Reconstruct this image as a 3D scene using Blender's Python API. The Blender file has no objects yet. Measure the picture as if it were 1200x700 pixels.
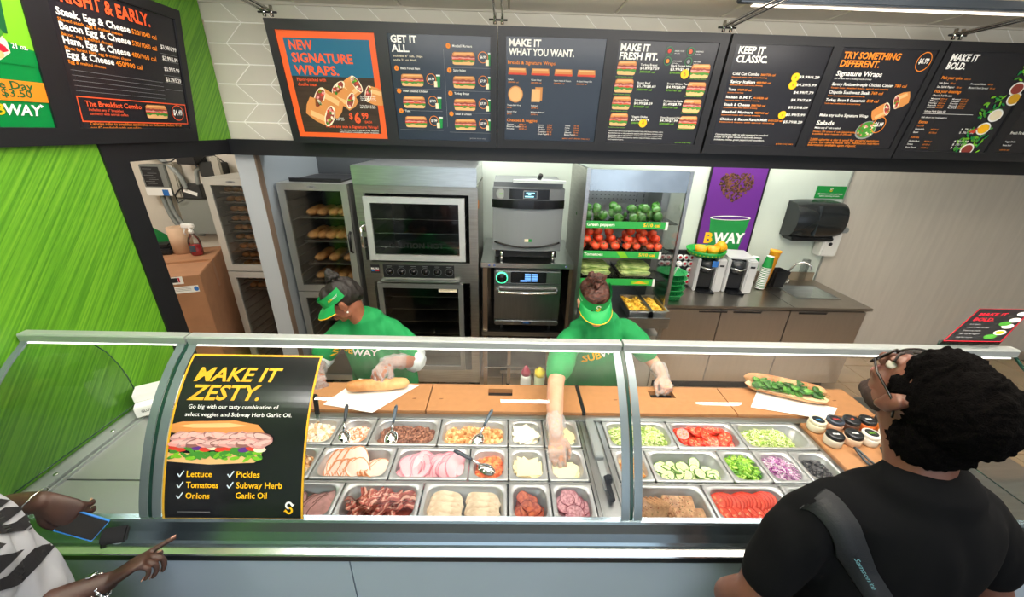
import bpy, bmesh, math, random
from mathutils import Vector, Matrix, noise
PI = math.pi
R = math.radians
random.seed(7)
scene = bpy.context.scene
COL = scene.collection

# ------------------------------------------------------------------ camera
cd = bpy.data.cameras.new('camera'); cam = bpy.data.objects.new('camera', cd); COL.objects.link(cam)
cd.sensor_width = 36; cd.lens = 450 / 1200 * 36; cd.clip_start = 0.02; cd.clip_end = 60
_p, _y, _r = R(23.5), R(1.3), R(1.6)
_f = Vector((math.sin(_y) * math.cos(_p), math.cos(_y) * math.cos(_p), -math.sin(_p)))
_rt = Vector((math.cos(_y), -math.sin(_y), 0)); _d = _f.cross(_rt)
_r2 = _rt * math.cos(_r) - _d * math.sin(_r); _d2 = _rt * math.sin(_r) + _d * math.cos(_r)
cam.matrix_world = Matrix(((_r2.x, -_d2.x, -_f.x, 0), (_r2.y, -_d2.y, -_f.y, 0), (_r2.z, -_d2.z, -_f.z, 2.2), (0, 0, 0, 1)))
scene.camera = cam

# ------------------------------------------------------------------ light and exposure
scene.view_settings.view_transform = 'Standard'; scene.view_settings.look = 'None'
scene.view_settings.gamma = 1; scene.view_settings.use_curve_mapping = False
scene.view_settings.exposure = 0.10
world = bpy.data.worlds.new('world'); scene.world = world; world.use_nodes = True
world.node_tree.nodes['Background'].inputs[0].default_value = (0.80, 0.88, 1.0, 1)
world.node_tree.nodes['Background'].inputs[1].default_value = 0.8

def area(name, loc, size, power, col=(1, 1, 1), rot=(0, 0, 0)):
    l = bpy.data.lights.new(name, 'AREA'); l.shape = 'RECTANGLE'; l.size, l.size_y = size
    l.energy = power; l.color = col
    o = bpy.data.objects.new(name, l); o.location = loc; o.rotation_euler = rot; COL.objects.link(o)
    return o
for _x in (-1.55, .2, 1.9): area('ceiling_tube_light', (_x, -.22, 2.85), (.42, .13), 13, (1, .97, .93))
for _x in (-1.0, 1.3): area('ceiling_panel_light', (_x, 1.55, 2.85), (1.2, .5), 17, (1, .96, .91))
area('added_board_wash', (0.6, 2.0, 2.853), (4.6, 0.10), 30, (1, .87, .74))  # unseen fill lamp, added to brighten the bulkhead tiles above the boards
area('kitchen_panel_light', (-0.6, 3.15, 2.78), (1.6, 0.4), 26, (1, .98, .94))
area('kitchen_panel_light', (1.9, 3.15, 2.78), (1.6, 0.4), 24, (1, .96, .90))
area('closet_light', (-2.9, 2.4, 2.78), (0.6, 0.6), 20, (1, .93, .84))
area('added_uplight', (0.8, 0.9, 2.47), (3.6, 0.25), 110, (1, .93, .84), (PI, 0, 0))  # no pendant hangs here: lamp added out of frame to lift the ceiling
area('shopfront_daylight', (0.0, -3.6, 1.6), (6.0, 2.2), 46, (.80, .90, 1), (R(90), 0, 0))

# ------------------------------------------------------------------ materials
def srgb(h):
    h = h.lstrip('#'); c = [int(h[i:i + 2], 16) / 255 for i in (0, 2, 4)]
    return tuple((x / 12.92 if x <= .04045 else ((x + .055) / 1.055) ** 2.4) for x in c) + (1,)
MATS = {}
def mat(name, col, rough=.5, metal=0, var=0, vscale=20, bump=0, bscale=60, stretch=None, emit=0, ecol=None, spec=.5, sss=0, col2=None, coat=0):
    if name in MATS: return MATS[name]
    m = bpy.data.materials.new(name); m.use_nodes = True; nt = m.node_tree; N = nt.nodes; L = nt.links
    b = N['Principled BSDF']; c = srgb(col)
    b.inputs['Base Color'].default_value = c; b.inputs['Roughness'].default_value = rough
    b.inputs['Metallic'].default_value = metal; b.inputs['Specular IOR Level'].default_value = spec
    if sss: b.inputs['Subsurface Weight'].default_value = sss; b.inputs['Subsurface Scale'].default_value = .01
    if coat: b.inputs['Coat Weight'].default_value = coat; b.inputs['Coat Roughness'].default_value = .1
    if emit: b.inputs['Emission Color'].default_value = srgb(ecol or col); b.inputs['Emission Strength'].default_value = emit
    tc = None
    def coords():
        nonlocal tc
        if tc is None:
            tc = N.new('ShaderNodeTexCoord'); mp = N.new('ShaderNodeMapping'); L.new(tc.outputs['Object'], mp.inputs[0])
            if stretch: mp.inputs['Scale'].default_value = stretch
            tc = mp
        return tc.outputs[0]
    if var or col2:
        n = N.new('ShaderNodeTexNoise'); n.inputs['Scale'].default_value = vscale; n.inputs['Detail'].default_value = 4
        L.new(coords(), n.inputs['Vector'])
        mx = N.new('ShaderNodeMix'); mx.data_type = 'RGBA'
        r = N.new('ShaderNodeValToRGB'); r.color_ramp.elements[0].position = .38; r.color_ramp.elements[1].position = .62
        L.new(n.outputs['Fac'], r.inputs[0]); L.new(r.outputs[0], mx.inputs[0])
        a = tuple(x * (1 - var) for x in c[:3]) + (1,)
        bb = srgb(col2) if col2 else tuple(min(1, x * (1 + var)) for x in c[:3]) + (1,)
        mx.inputs[6].default_value = a; mx.inputs[7].default_value = bb
        L.new(mx.outputs[2], b.inputs['Base Color'])
    if bump:
        n = N.new('ShaderNodeTexNoise'); n.inputs['Scale'].default_value = bscale; n.inputs['Detail'].default_value = 3
        L.new(coords(), n.inputs['Vector']); bp = N.new('ShaderNodeBump'); bp.inputs['Strength'].default_value = bump
        bp.inputs['Distance'].default_value = .004; L.new(n.outputs['Fac'], bp.inputs['Height']); L.new(bp.outputs[0], b.inputs['Normal'])
    MATS[name] = m
    return m
def glass(name, tint=(1, 1, 1), refl=1.0, rough=.02, base=.03):
    """thin clear sheet: transparent with a Fresnel reflection"""
    if name in MATS: return MATS[name]
    m = bpy.data.materials.new(name); m.use_nodes = True; nt = m.node_tree; N = nt.nodes; L = nt.links
    N.remove(N['Principled BSDF']); out = N['Material Output']
    t = N.new('ShaderNodeBsdfTransparent'); t.inputs[0].default_value = (*tint, 1)
    g = N.new('ShaderNodeBsdfGlossy'); g.inputs['Roughness'].default_value = rough
    fr = N.new('ShaderNodeFresnel'); fr.inputs[0].default_value = 1.45
    ma = N.new('ShaderNodeMath'); ma.operation = 'MULTIPLY_ADD'; ma.inputs[1].default_value = refl; ma.inputs[2].default_value = base
    L.new(fr.outputs[0], ma.inputs[0]); mx = N.new('ShaderNodeMixShader')
    L.new(ma.outputs[0], mx.inputs[0]); L.new(t.outputs[0], mx.inputs[1]); L.new(g.outputs[0], mx.inputs[2]); L.new(mx.outputs[0], out.inputs[0])
    MATS[name] = m
    return m

STEEL = mat('steel', '#b9bcbc', .28, 1, .06, 8, stretch=(1, 1, 18))
STEELH = mat('steel_brushed_horizontal', '#c3c6c6', .30, 1, .05, 6, stretch=(1, 12, 12))
STEELD = mat('steel_dark', '#a3a19c', .36, 1, .08, 6, stretch=(1, 1, 16))
STEELF = mat('steel_counter_front', '#a39d96', .36, 1, .06, 5, stretch=(10, 1, 1))
CHROME = mat('chrome', '#dadada', .10, 1)
ALU = mat('aluminium', '#c6cbcd', .35, .9)
RAIL = mat('rail_aluminium', '#b9c0c0', .34, .5)
GLZBAR = mat('glazing_band', '#7d8b93', .35, .5)
BLACK = mat('black_paint', '#15161a', .45)
BLACKG = mat('black_gloss_plastic', '#101114', .18)
RUBBER = mat('black_rubber', '#1b1b1b', .8)
FRAME = mat('menu_frame', '#1b1c20', .42)
DARKIN = mat('oven_interior', '#262626', .5, .3)
WHITE = mat('white_paint', '#f2f2f0', .5)
PWHITE = mat('white_plastic', '#e9e9e6', .35)
GREYP = mat('grey_plastic', '#8f9492', .45)
PG = glass('clear_glass', (.97, .99, .98), .75, .02, .0)
DOORG = glass('door_glass', (.86, .87, .86), .5, .03, .02)
ACRY = glass('clear_acrylic', (.93, .95, .95), 1.0, .03, .05)

# ------------------------------------------------------------------ mesh collecting
class MB:
    def __init__(s): s.v = []; s.f = []; s.m = []; s.mats = []; s.mi = 0; s.sm = []
    def use(s, m):
        if m not in s.mats: s.mats.append(m)
        s.mi = s.mats.index(m); return s
    def add(s, vs, fs, M=None, smooth=False):
        n = len(s.v)
        if M is not None: vs = [M @ Vector(v) for v in vs]
        s.v += [tuple(v) for v in vs]
        for f in fs: s.f.append(tuple(i + n for i in f)); s.m.append(s.mi); s.sm.append(smooth)
        return s
    def box(s, x0, x1, y0, y1, z0, z1, M=None, c=0):
        if x0 > x1: x0, x1 = x1, x0
        if y0 > y1: y0, y1 = y1, y0
        if z0 > z1: z0, z1 = z1, z0
        if c <= 0:
            vs = [(x, y, z) for x in (x0, x1) for y in (y0, y1) for z in (z0, z1)]
            fs = [(0, 1, 3, 2), (4, 6, 7, 5), (0, 4, 5, 1), (2, 3, 7, 6), (0, 2, 6, 4), (1, 5, 7, 3)]
            return s.add(vs, fs, M)
        bm = bmesh.new(); bmesh.ops.create_cube(bm, size=1)
        for v in bm.verts: v.co = Vector(((x0 + x1) / 2 + v.co.x * (x1 - x0), (y0 + y1) / 2 + v.co.y * (y1 - y0), (z0 + z1) / 2 + v.co.z * (z1 - z0)))
        bmesh.ops.bevel(bm, geom=bm.edges[:], offset=c, segments=2, affect='EDGES', clamp_overlap=True)
        return s.bm(bm, M, False)
    def bm(s, bm, M=None, smooth=True):
        bm.verts.index_update()
        s.add([v.co.copy() for v in bm.verts], [[v.index for v in f.verts] for f in bm.faces], M, smooth); bm.free(); return s
    def lathe(s, prof, n=20, M=None, smooth=True, cap=True, a0=0, a1=2 * PI):
        """prof: list of (r, z)"""
        full = abs(a1 - a0 - 2 * PI) < 1e-4; k = n if full else n + 1
        vs = []
        for r, z in prof:
            for i in range(k): a = a0 + (a1 - a0) * i / n; vs.append((r * math.cos(a), r * math.sin(a), z))
        fs = []
        for j in range(len(prof) - 1):
            for i in range(n):
                i2 = (i + 1) % k
                fs.append((j * k + i, j * k + i2, (j + 1) * k + i2, (j + 1) * k + i))
        if cap and full:
            if prof[0][0] > 1e-5: fs.append(tuple(range(k))[::-1])
            if prof[-1][0] > 1e-5: fs.append(tuple(range((len(prof) - 1) * k, len(prof) * k)))
        return s.add(vs, fs, M, smooth)
    def cyl(s, p, q, r, n=12, r2=None, smooth=True):
        p, q = Vector(p), Vector(q); d = q - p; M = Matrix.Translation(p) @ d.to_track_quat('Z', 'Y').to_matrix().to_4x4()
        return s.lathe([(r, 0), (r if r2 is None else r2, d.length)], n, M, smooth)
    def tube(s, pts, r, n=8, closed=False, rs=None):
        pts = [Vector(p) for p in pts]; k = len(pts); vs = []; fs = []; up = None
        for i, p in enumerate(pts):
            if closed: d = pts[(i + 1) % k] - pts[i - 1]
            else: d = pts[min(i + 1, k - 1)] - pts[max(i - 1, 0)]
            d.normalize()
            if up is None: up = d.orthogonal().normalized()
            up = (up - d * up.dot(d)).normalized(); w = d.cross(up); rr = rs[i] if rs else r
            for j in range(n): a = 2 * PI * j / n; vs.append(p + (up * math.cos(a) + w * math.sin(a)) * rr)
        for i in range(k if closed else k - 1):
            for j in range(n): fs.append((i * n + j, i * n + (j + 1) % n, ((i + 1) % k) * n + (j + 1) % n, ((i + 1) % k) * n + j))
        if not closed: fs.append(tuple(range(n))[::-1]); fs.append(tuple(range((k - 1) * n, k * n)))
        return s.add(vs, fs, None, True)
    def prism(s, pts, z0, z1, M=None):
        n = len(pts); vs = [(x, y, z0) for x, y in pts] + [(x, y, z1) for x, y in pts]
        fs = [tuple(range(n))[::-1], tuple(range(n, 2 * n))] + [(i, (i + 1) % n, n + (i + 1) % n, n + i) for i in range(n)]
        return s.add(vs, fs, M)
    def ball(s, c, r, M=None, sub=2):
        bm = bmesh.new(); bmesh.ops.create_icosphere(bm, subdivisions=sub, radius=1)
        rr = r if hasattr(r, '__len__') else (r, r, r)
        for v in bm.verts: v.co = Vector((c[0] + v.co.x * rr[0], c[1] + v.co.y * rr[1], c[2] + v.co.z * rr[2]))
        return s.bm(bm, M)
    def grid(s, fn, nu, nv, smooth=True, wrap=False):
        vs = [fn(i / nu, j / nv) for j in range(nv + 1) for i in range(nu + 1)]
        fs = [(j * (nu + 1) + i, j * (nu + 1) + i + 1, (j + 1) * (nu + 1) + i + 1, (j + 1) * (nu + 1) + i) for j in range(nv) for i in range(nu)]
        return s.add(vs, fs, None, smooth)
    def mesh(s, name):
        me = bpy.data.meshes.new(name); me.from_pydata(s.v, [], s.f)
        for m in s.mats: me.materials.append(m)
        me.polygons.foreach_set('material_index', s.m); me.polygons.foreach_set('use_smooth', s.sm); me.update()
        return me
    def build(s, name, parent=None, m=None, **k):
        if m is not None and not s.mats: s.mats = [m]
        o = bpy.data.objects.new(name, s.mesh(name)); COL.objects.link(o)
        if parent is not None: o.parent = parent
        return tag(o, **k)
def tag(o, label=None, cat=None, group=None, kind=None):
    if label: o['label'] = label
    if cat: o['category'] = cat
    if group: o['group'] = group
    if kind: o['kind'] = kind
    return o
def thing(name, label, cat, loc=(0, 0, 0), rotz=0, group=None):
    o = bpy.data.objects.new(name, None); COL.objects.link(o); o.location = loc; o.rotation_euler = (0, 0, rotz); o.empty_display_size = .05
    return tag(o, label, cat, group)
def kids(o): return [c for c in bpy.data.objects if c.parent == o]
def dup(root, loc, rot=None, label=None, group=None, parent=None):
    r = root.copy(); COL.objects.link(r); r.location = loc
    if rot is not None: r.rotation_euler = rot if hasattr(rot, '__len__') else (0, 0, rot)
    if parent is not None: r.parent = parent
    if label: r['label'] = label
    if group: r['group'] = group
    for ch in kids(root):
        c = ch.copy(); COL.objects.link(c); c.parent = r
        for g in kids(ch):
            d = g.copy(); COL.objects.link(d); d.parent = c
    return r
def inst(name, me, loc, rot=(0, 0, 0), parent=None, scale=None, **k):
    o = bpy.data.objects.new(name, me); COL.objects.link(o); o.location = loc; o.rotation_euler = rot
    if scale: o.scale = scale if hasattr(scale, '__len__') else (scale,) * 3
    if parent is not None: o.parent = parent
    return tag(o, **k)
def T(x, y, z): return Matrix.Translation((x, y, z))
def RX(a): return Matrix.Rotation(a, 4, 'X')
def RY(a): return Matrix.Rotation(a, 4, 'Y')
def RZ(a): return Matrix.Rotation(a, 4, 'Z')

# ------------------------------------------------------------------ flat print: lettering and pictures on sheets
_TX = {}
def text_mesh(s, bold=0.0, italic=0.0):
    k = (s, bold, italic)
    if k not in _TX:
        c = bpy.data.curves.new('t', 'FONT'); c.body = s; c.size = 1; c.offset = bold; c.shear = italic; c.resolution_u = 2; c.fill_mode = 'FRONT'
        o = bpy.data.objects.new('t', c); me = bpy.data.meshes.new_from_object(o)
        vs = [tuple(v.co) for v in me.vertices]; fs = [tuple(p.vertices) for p in me.polygons]
        bpy.data.objects.remove(o); bpy.data.curves.remove(c); bpy.data.meshes.remove(me)
        x0 = min((v[0] for v in vs), default=0); x1 = max((v[0] for v in vs), default=1)
        _TX[k] = ([(v[0] - x0, v[1]) for v in vs], fs, x1 - x0)
    return _TX[k]
class Sheet(MB):
    """print on a surface: fn(u, v, h) -> point; u right, v down, h off the surface (metres)"""
    def __init__(s, fn): super().__init__(); s.fn = fn; s.h = .0012
    def pts(s, P, m, h=None):
        h = s.h if h is None else h; s.use(m)
        s.add([s.fn(u, v, h) for u, v in P], [tuple(range(len(P)))[::-1]])
    def rect(s, u0, v0, u1, v1, m, h=None, nu=1, nv=1):
        h = s.h if h is None else h; s.use(m)
        for i in range(nu):
            for j in range(nv):
                a, b = u0 + (u1 - u0) * i / nu, u0 + (u1 - u0) * (i + 1) / nu; c, d = v0 + (v1 - v0) * j / nv, v0 + (v1 - v0) * (j + 1) / nv
                s.add([s.fn(a, d, h), s.fn(b, d, h), s.fn(b, c, h), s.fn(a, c, h)], [(0, 1, 2, 3)])
    def ell(s, cu, cv, ru, rv, m, h=None, n=18, rot=0, wob=0, seed=0):
        P = []
        for i in range(n):
            a = 2 * PI * i / n; w = 1 + wob * math.sin(a * 3 + seed) + wob * .7 * math.sin(a * 7 + seed * 2)
            x, y = ru * math.cos(a) * w, rv * math.sin(a) * w
            P.append((cu + x * math.cos(rot) - y * math.sin(rot), cv + x * math.sin(rot) + y * math.cos(rot)))
        s.pts(P, m, h)
    def ring(s, cu, cv, ru, rv, w, m, h=None, n=28):
        h = s.h if h is None else h; s.use(m); vs = []; fs = []
        for i in range(n):
            a = 2 * PI * i / n
            vs += [s.fn(cu + ru * math.cos(a), cv + rv * math.sin(a), h), s.fn(cu + (ru - w) * math.cos(a), cv + (rv - w) * math.sin(a), h)]
            j = (i + 1) % n; fs.append((2 * i, 2 * i + 1, 2 * j + 1, 2 * j))
        s.add(vs, fs)
    def frame(s, u0, v0, u1, v1, w, m, h=None, nv=1):
        s.rect(u0, v0, u1, v0 + w, m, h); s.rect(u0, v1 - w, u1, v1, m, h)
        s.rect(u0, v0 + w, u0 + w, v1 - w, m, h, 1, nv); s.rect(u1 - w, v0 + w, u1, v1 - w, m, h, 1, nv)
    def line(s, u0, v0, u1, v1, w, m, h=None):
        d = Vector((u1 - u0, v1 - v0)).normalized(); n = Vector((-d.y, d.x)) * w / 2
        s.pts([(u0 + n.x, v0 + n.y), (u0 - n.x, v0 - n.y), (u1 - n.x, v1 - n.y), (u1 + n.x, v1 + n.y)][::-1], m, h)
    def text(s, t, u, v, size, m, bold=.0, italic=0, width=None, align='l', h=None, rot=0, stretch=None):
        """baseline-left at (u, v); size = cap height; width squeezes to that width"""
        h = s.h if h is None else h; bold = round(bold * (.55 if size < .03 else .8), 4); vs, fs, w = text_mesh(t, bold, italic); k = size / .72
        kx = (width / w) if width and w > 0 else k * (stretch or .92)
        x0 = {'l': 0, 'c': -w * kx / 2, 'r': -w * kx}[align]
        cr, sr = math.cos(rot), math.sin(rot); P = []
        for x, y in vs:
            a, b = x0 + x * kx, -y * k
            P.append(s.fn(u + a * cr - b * sr, v + a * sr + b * cr, h))
        s.use(m); s.add(P, fs)
def flat(O, U, V):
    O, U, V = Vector(O), Vector(U), Vector(V); Nn = (V.cross(U)).normalized()
    # U right, V down, normal towards the reader
    return lambda u, v, h: O + U * u + V * v + Nn * h
INK = {k: mat('print_' + k, v, .5) for k, v in dict(white='#f4f4f0', orange='#f28a1c', red='#f0592a', yellow='#ffc20a', gold='#d9a520', green='#00893f', lime='#76bd22', bread='#d08a48', breadl='#e9b77c', pink='#e39a94', meat='#8e3a30', teal='#1a5f78', dteal='#123c50',
        dark='#1d1e22', navy='#2a3340', wood='#4a342a', grey='#8d8f92', purple='#5b2a86', brown='#5a3520', leaf='#3d8a2a', tomato='#d23a26', cream='#efe3c6', blue='#2b6fc0', black='#0c0c0e', dgreen='#005a2c', crimson='#c8102e', skyw='#d7e8f2').items()}
def sub_pic(s, u, v, w, h, a=0, seed=0, meat='meat'):
    """small picture of a filled roll, top-left (u, v)"""
    rr = random.Random(seed)
    def q(x, y): return (u + (x * math.cos(a) - y * math.sin(a)) * w, v + (x * math.sin(a) * w + y * h * math.cos(a)))
    s.pts([q(x, y) for x, y in ((.02, .35), (.03, .12), (.1, .02), (.9, 0), (.97, .1), (.99, .36))], INK['bread'])
    s.pts([q(x, y) for x, y in ((.08, .2), (.12, .08), (.88, .06), (.92, .16))], INK['breadl'], s.h + .0004)
    n = 12
    def rag(y0, y1, m, hh):
        top = [(i / n, y0 + rr.uniform(-.04, .04)) for i in range(n + 1)]; bot = [(i / n, y1 + rr.uniform(-.06, .06)) for i in range(n + 1)]
        s.pts([q(*p) for p in top + bot[::-1]], INK[m], s.h + hh)
    rag(.30, .48, meat, .0003); rag(.44, .56, 'pink', .0005); rag(.52, .66, 'tomato', .0007); rag(.60, .76, 'leaf', .0009)
    s.pts([q(x, y) for x, y in ((.02, .7), (.98, .7), (.97, .92), (.9, 1), (.1, 1), (.03, .93))], INK['breadl'], s.h + .0002)
def wrap_pic(s, u, v, L, w, a, seed=0):
    rr = random.Random(seed); ca, sa = math.cos(a), math.sin(a)
    def q(x, y): return (u + x * ca - y * sa, v + x * sa + y * ca)
    s.pts([q(x, y) for x, y in ((0, -w), (L * .5, -w * 1.05), (L, -w * .8), (L * 1.06, 0), (L, w * .8), (L * .5, w * 1.05), (0, w))], INK['bread'])
    s.pts([q(x, y) for x, y in ((0, -w * .7), (L * .8, -w * .75), (L * .85, -w * .3), (0, -w * .2))], INK['breadl'], s.h + .0003)
    s.ell(*q(0, 0), w * .45, w, INK['cream'], s.h + .0005, rot=a)
    s.ell(*q(0, 0), w * .36, w * .85, INK['meat'], s.h + .0007, rot=a, wob=.08, seed=seed)
    for i in range(9):
        s.ell(*q(rr.uniform(-.25, .25) * w, rr.uniform(-.7, .7) * w), w * .12, w * .18, INK[('leaf', 'tomato', 'cream', 'pink', 'lime')[i % 5]], s.h + .001, rot=rr.random() * 3, n=8)
def emblem(s, u, v, k, c1, c2, h=None):
    """the small S mark of two hooked arrows; (u, v) centre, k half height"""
    h = s.h if h is None else h
    def arc(sy, m):
        P = []; n = 10; ro, ri = .55, .27; cy = -.36 * sy
        A = [(-10 - 260 * i / n) for i in range(n + 1)]
        o = [(ro * math.cos(R(t)), ro * math.sin(R(t))) for t in A]; i_ = [(ri * math.cos(R(t)), ri * math.sin(R(t))) for t in A]
        for a in range(n):
            P = [o[a], o[a + 1], i_[a + 1], i_[a]]
            s.pts([(u + sy * x * k, v + cy * k + sy * y * k) for x, y in P], m, h)
        t = [(.15, -.18), (.80, -.18), (.46, .22)]
        s.pts([(u + sy * x * k, v + cy * k + sy * y * k) for x, y in t], m, h + .0002)
    arc(1, c1); arc(-1, c2)
def wordmark(s, u, v, size, a=None, b=None, align='l', h=None):
    """the chain's bold slanted name, first half in a, second in b, with arrow tips on the end letters"""
    a = a or INK['yellow']; b = b or INK['white']
    k = size / .72 * 1.0
    w1 = text_mesh('SUB', .035, .18)[2] * k; w2 = text_mesh('WAY', .035, .18)[2] * k
    if align == 'c': u -= (w1 + w2) / 2
    s.text('SUB', u, v, size, a, .035, .18, width=w1, h=h); s.text('WAY', u + w1 * 1.0, v, size, b, .035, .18, width=w2, h=h)
    hh = (s.h if h is None else h) + .0003
    s.pts([(u - size * .28, v - size * .12), (u + size * .02, v - size * .30), (u + size * .02, v + size * .08)], a, hh)
    e = u + w1 + w2
    s.pts([(e - size * .12, v - size * 1.12), (e + size * .22, v - size * .92), (e - size * .10, v - size * .74)], b, hh)
    return w1 + w2
# ================================================================== the room
# ---- materials with their own patterns
def green_wall_mat():
    m = mat('green_brushed_panel', '#71c41c', .42); nt = m.node_tree; N = nt.nodes; L = nt.links; b = N['Principled BSDF']
    tc = N.new('ShaderNodeTexCoord'); mp0 = N.new('ShaderNodeMapping'); mp0.inputs['Rotation'].default_value = (R(42), 0, 0)
    mp = N.new('ShaderNodeMapping'); mp.inputs['Scale'].default_value = (1, 60, 1.0)
    n = N.new('ShaderNodeTexNoise'); n.inputs['Scale'].default_value = 2.0; n.inputs['Detail'].default_value = 5
    L.new(tc.outputs['Object'], mp0.inputs[0]); L.new(mp0.outputs[0], mp.inputs[0]); L.new(mp.outputs[0], n.inputs['Vector'])
    r = N.new('ShaderNodeValToRGB'); e = r.color_ramp.elements; e[0].position = .36; e[0].color = srgb('#4b8a1c'); e[1].position = .66; e[1].color = srgb('#70ad2b')
    e2 = r.color_ramp.elements.new(.5); e2.color = srgb('#5f9f24')
    L.new(n.outputs['Fac'], r.inputs[0]); L.new(r.outputs[0], b.inputs['Base Color'])
    return m
GREENW = green_wall_mat()
FRP = mat('pale_green_panel', '#d3ded4', .42, var=.02, vscale=3)
BEIGE = mat('beige_streaked_panel', '#cfc9be', .5, var=.035, vscale=2.2, stretch=(10, 1, .7))
DARKP = mat('charcoal_panel', '#45494d', .45, .2)
CLOSETW = mat('closet_cream_wall', '#ded6c9', .7, var=.03, vscale=6)
TILEW = mat('bulkhead_tile', '#d6d1c4', .35, var=.03, vscale=3)
GROUTW = mat('white_grout', '#fbf9f2', .7)
CEILT = mat('ceiling_tile', '#efe8da', .9, bump=.15, bscale=200)
GRIDW = mat('ceiling_grid', '#cfc8ba', .6)
FLOORT = mat('floor_tile', '#bda183', .35, var=.08, vscale=4)
FLOORG = mat('floor_grout', '#5d5148', .8)
GREYJ = mat('grey_metal_jamb', '#b4bcc2', .45, .2)

def struct(name, x0, x1, y0, y1, z0, z1, m, parent=None):
    o = MB().box(x0, x1, y0, y1, z0, z1).build(name, parent, m)
    if parent is None: o['kind'] = 'structure'
    return o
floor = struct('floor', -3.6, 6.2, -4.0, 3.8, -.1, -.006, FLOORG)
tile_me = {}
def bev_tile(w, d, h, m, name='tile'):
    k = (round(w, 4), round(d, 4), round(h, 4), m.name)
    if k not in tile_me:
        b = MB().use(m); c = .003
        b.add([(-w / 2, -d / 2, 0), (w / 2, -d / 2, 0), (w / 2, d / 2, 0), (-w / 2, d / 2, 0), (-w / 2 + c, -d / 2 + c, h), (w / 2 - c, -d / 2 + c, h), (w / 2 - c, d / 2 - c, h), (-w / 2 + c, d / 2 - c, h)],
              [(4, 5, 6, 7), (0, 1, 5, 4), (1, 2, 6, 5), (2, 3, 7, 6), (3, 0, 4, 7)])
        tile_me[k] = b.mesh(name)
    return tile_me[k]
for i in range(29):
    for j in range(8):
        x, y = -2.9 + i * .305, 1.45 + j * .305
        inst('floor_tile', bev_tile(.299, .299, .006, FLOORT, 'floor_tile'), (x, y, -.006), parent=floor)

ceiling = struct('ceiling', -3.6, 6.2, -4.0, 3.8, 2.862, 2.95, GRIDW)
for i in range(-3, 6):
    for j in range(2):
        x = .62 + .625 * (i + .5); y = 2.74 - .61 - 1.23 * j
        if x - .3 < -1.8 : continue
        o = inst('ceiling_tile', bev_tile(.612, 1.215, .01, CEILT, 'ceiling_tile'), (x, y, 2.862), (PI, 0, 0), parent=ceiling)

wl = struct('wall_left', -1.91, -1.81, -4.0, 1.85, 0, 2.86, GREENW)
MB().use(GREENW).box(-1.91, -1.81, 1.85, 2.75, 2.105, 2.86).build('wall_panel', wl)
struct('wall_back', -.25, 3.14, 3.62, 3.72, 0, 2.86, FRP)
struct('wall_back_right', 3.146, 6.2, 3.617, 3.72, 0, 2.86, BEIGE)
struct('wall_back_left', -1.68, -.25, 3.62, 3.72, 0, 2.86, DARKP)
struct('trim_1', 3.138, 3.15, 3.606, 3.62, 0, 2.86, mat('seam_strip', '#a9aca6', .4, .5))
struct('baseboard_back', 3.2, 6.2, 3.60, 3.617, 0, .10, mat('base_tile', '#a79a8b', .4))
struct('wall_right', 6.1, 6.2, -4.0, 3.72, 0, 2.86, BEIGE)
struct('wall_closet_back', -3.6, -1.81, 3.62, 3.72, 0, 2.86, CLOSETW)
struct('wall_closet_left', -3.6, -3.5, 1.6, 3.62, 0, 2.86, CLOSETW)
struct('wall_closet_front', -3.5, -1.91, 1.6, 1.7, 0, 2.86, CLOSETW)
p = struct('wall_partition', -1.81, -1.68, 2.78, 3.62, 0, 2.86, mat('partition_side', '#8b949b', .4, .3))
MB().use(GREYJ).box(-1.812, -1.678, 2.745, 2.78, 0, 2.02).build('jamb_panel', p)
MB().use(mat('trim_brown', '#6c5b4d', .5)).box(-1.685, -1.674, 2.742, 2.79, 0, 2.02).build('edge_strip', p)
bk = struct('wall_bulkhead', -1.81, 6.1, 2.765, 2.86, 2.02, 2.86, GROUTW)
# slanted tiles, row by row leaning the other way
for r in range(7):
    z0 = 2.105 + r * .108; s = .11 if r % 2 else -.11
    for i in range(31):
        w, h, g, t = .215, .108, .006, .0015
        x = -2.135 + i * w; off = 0 if r % 2 else .11
        key = 'slant%d' % (r % 2)
        if key not in tile_me:
            q = [(g / 2, g / 2), (w - g / 2, g / 2), (w - g / 2 + s, h - g / 2), (g / 2 + s, h - g / 2)]
            b = MB().use(TILEW); cx, cy = w / 2 + s / 2, h / 2
            vs = [(a, 0, b_) for a, b_ in q] + [(a + (cx - a) * .02, -t, b_ + (cy - b_) * .04) for a, b_ in q]
            b.add(vs, [(4, 5, 6, 7), (0, 1, 5, 4), (1, 2, 6, 5), (2, 3, 7, 6), (3, 0, 4, 7)]); tile_me[key] = b.mesh('wall_tile')
        if x + off + w + max(0, s) < -1.80: continue
        if z0 + h > 2.865: continue
        inst('wall_tile', tile_me[key], (x + off, 2.765, z0), parent=bk)
struct('trim_2', -1.83, 6.1, 2.70, 2.765, 2.015, 2.11, BLACK)                 # black beam under the menu boards
struct('trim_3', -1.91, -1.80, 1.845, 2.765, 2.02, 2.105, BLACK)               # beam over the closet opening
struct('trim_4', -1.93, -1.80, 1.845, 1.965, 0, 2.02, BLACK)                  # post at the closet opening
struct('trim_5', -1.81, 6.1, 2.752, 2.764, 2.845, 2.862, GRIDW)
struct('ceiling_soffit', -1.68, 6.1, 2.87, 3.6, 2.83, 2.86, CEILT)

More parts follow.
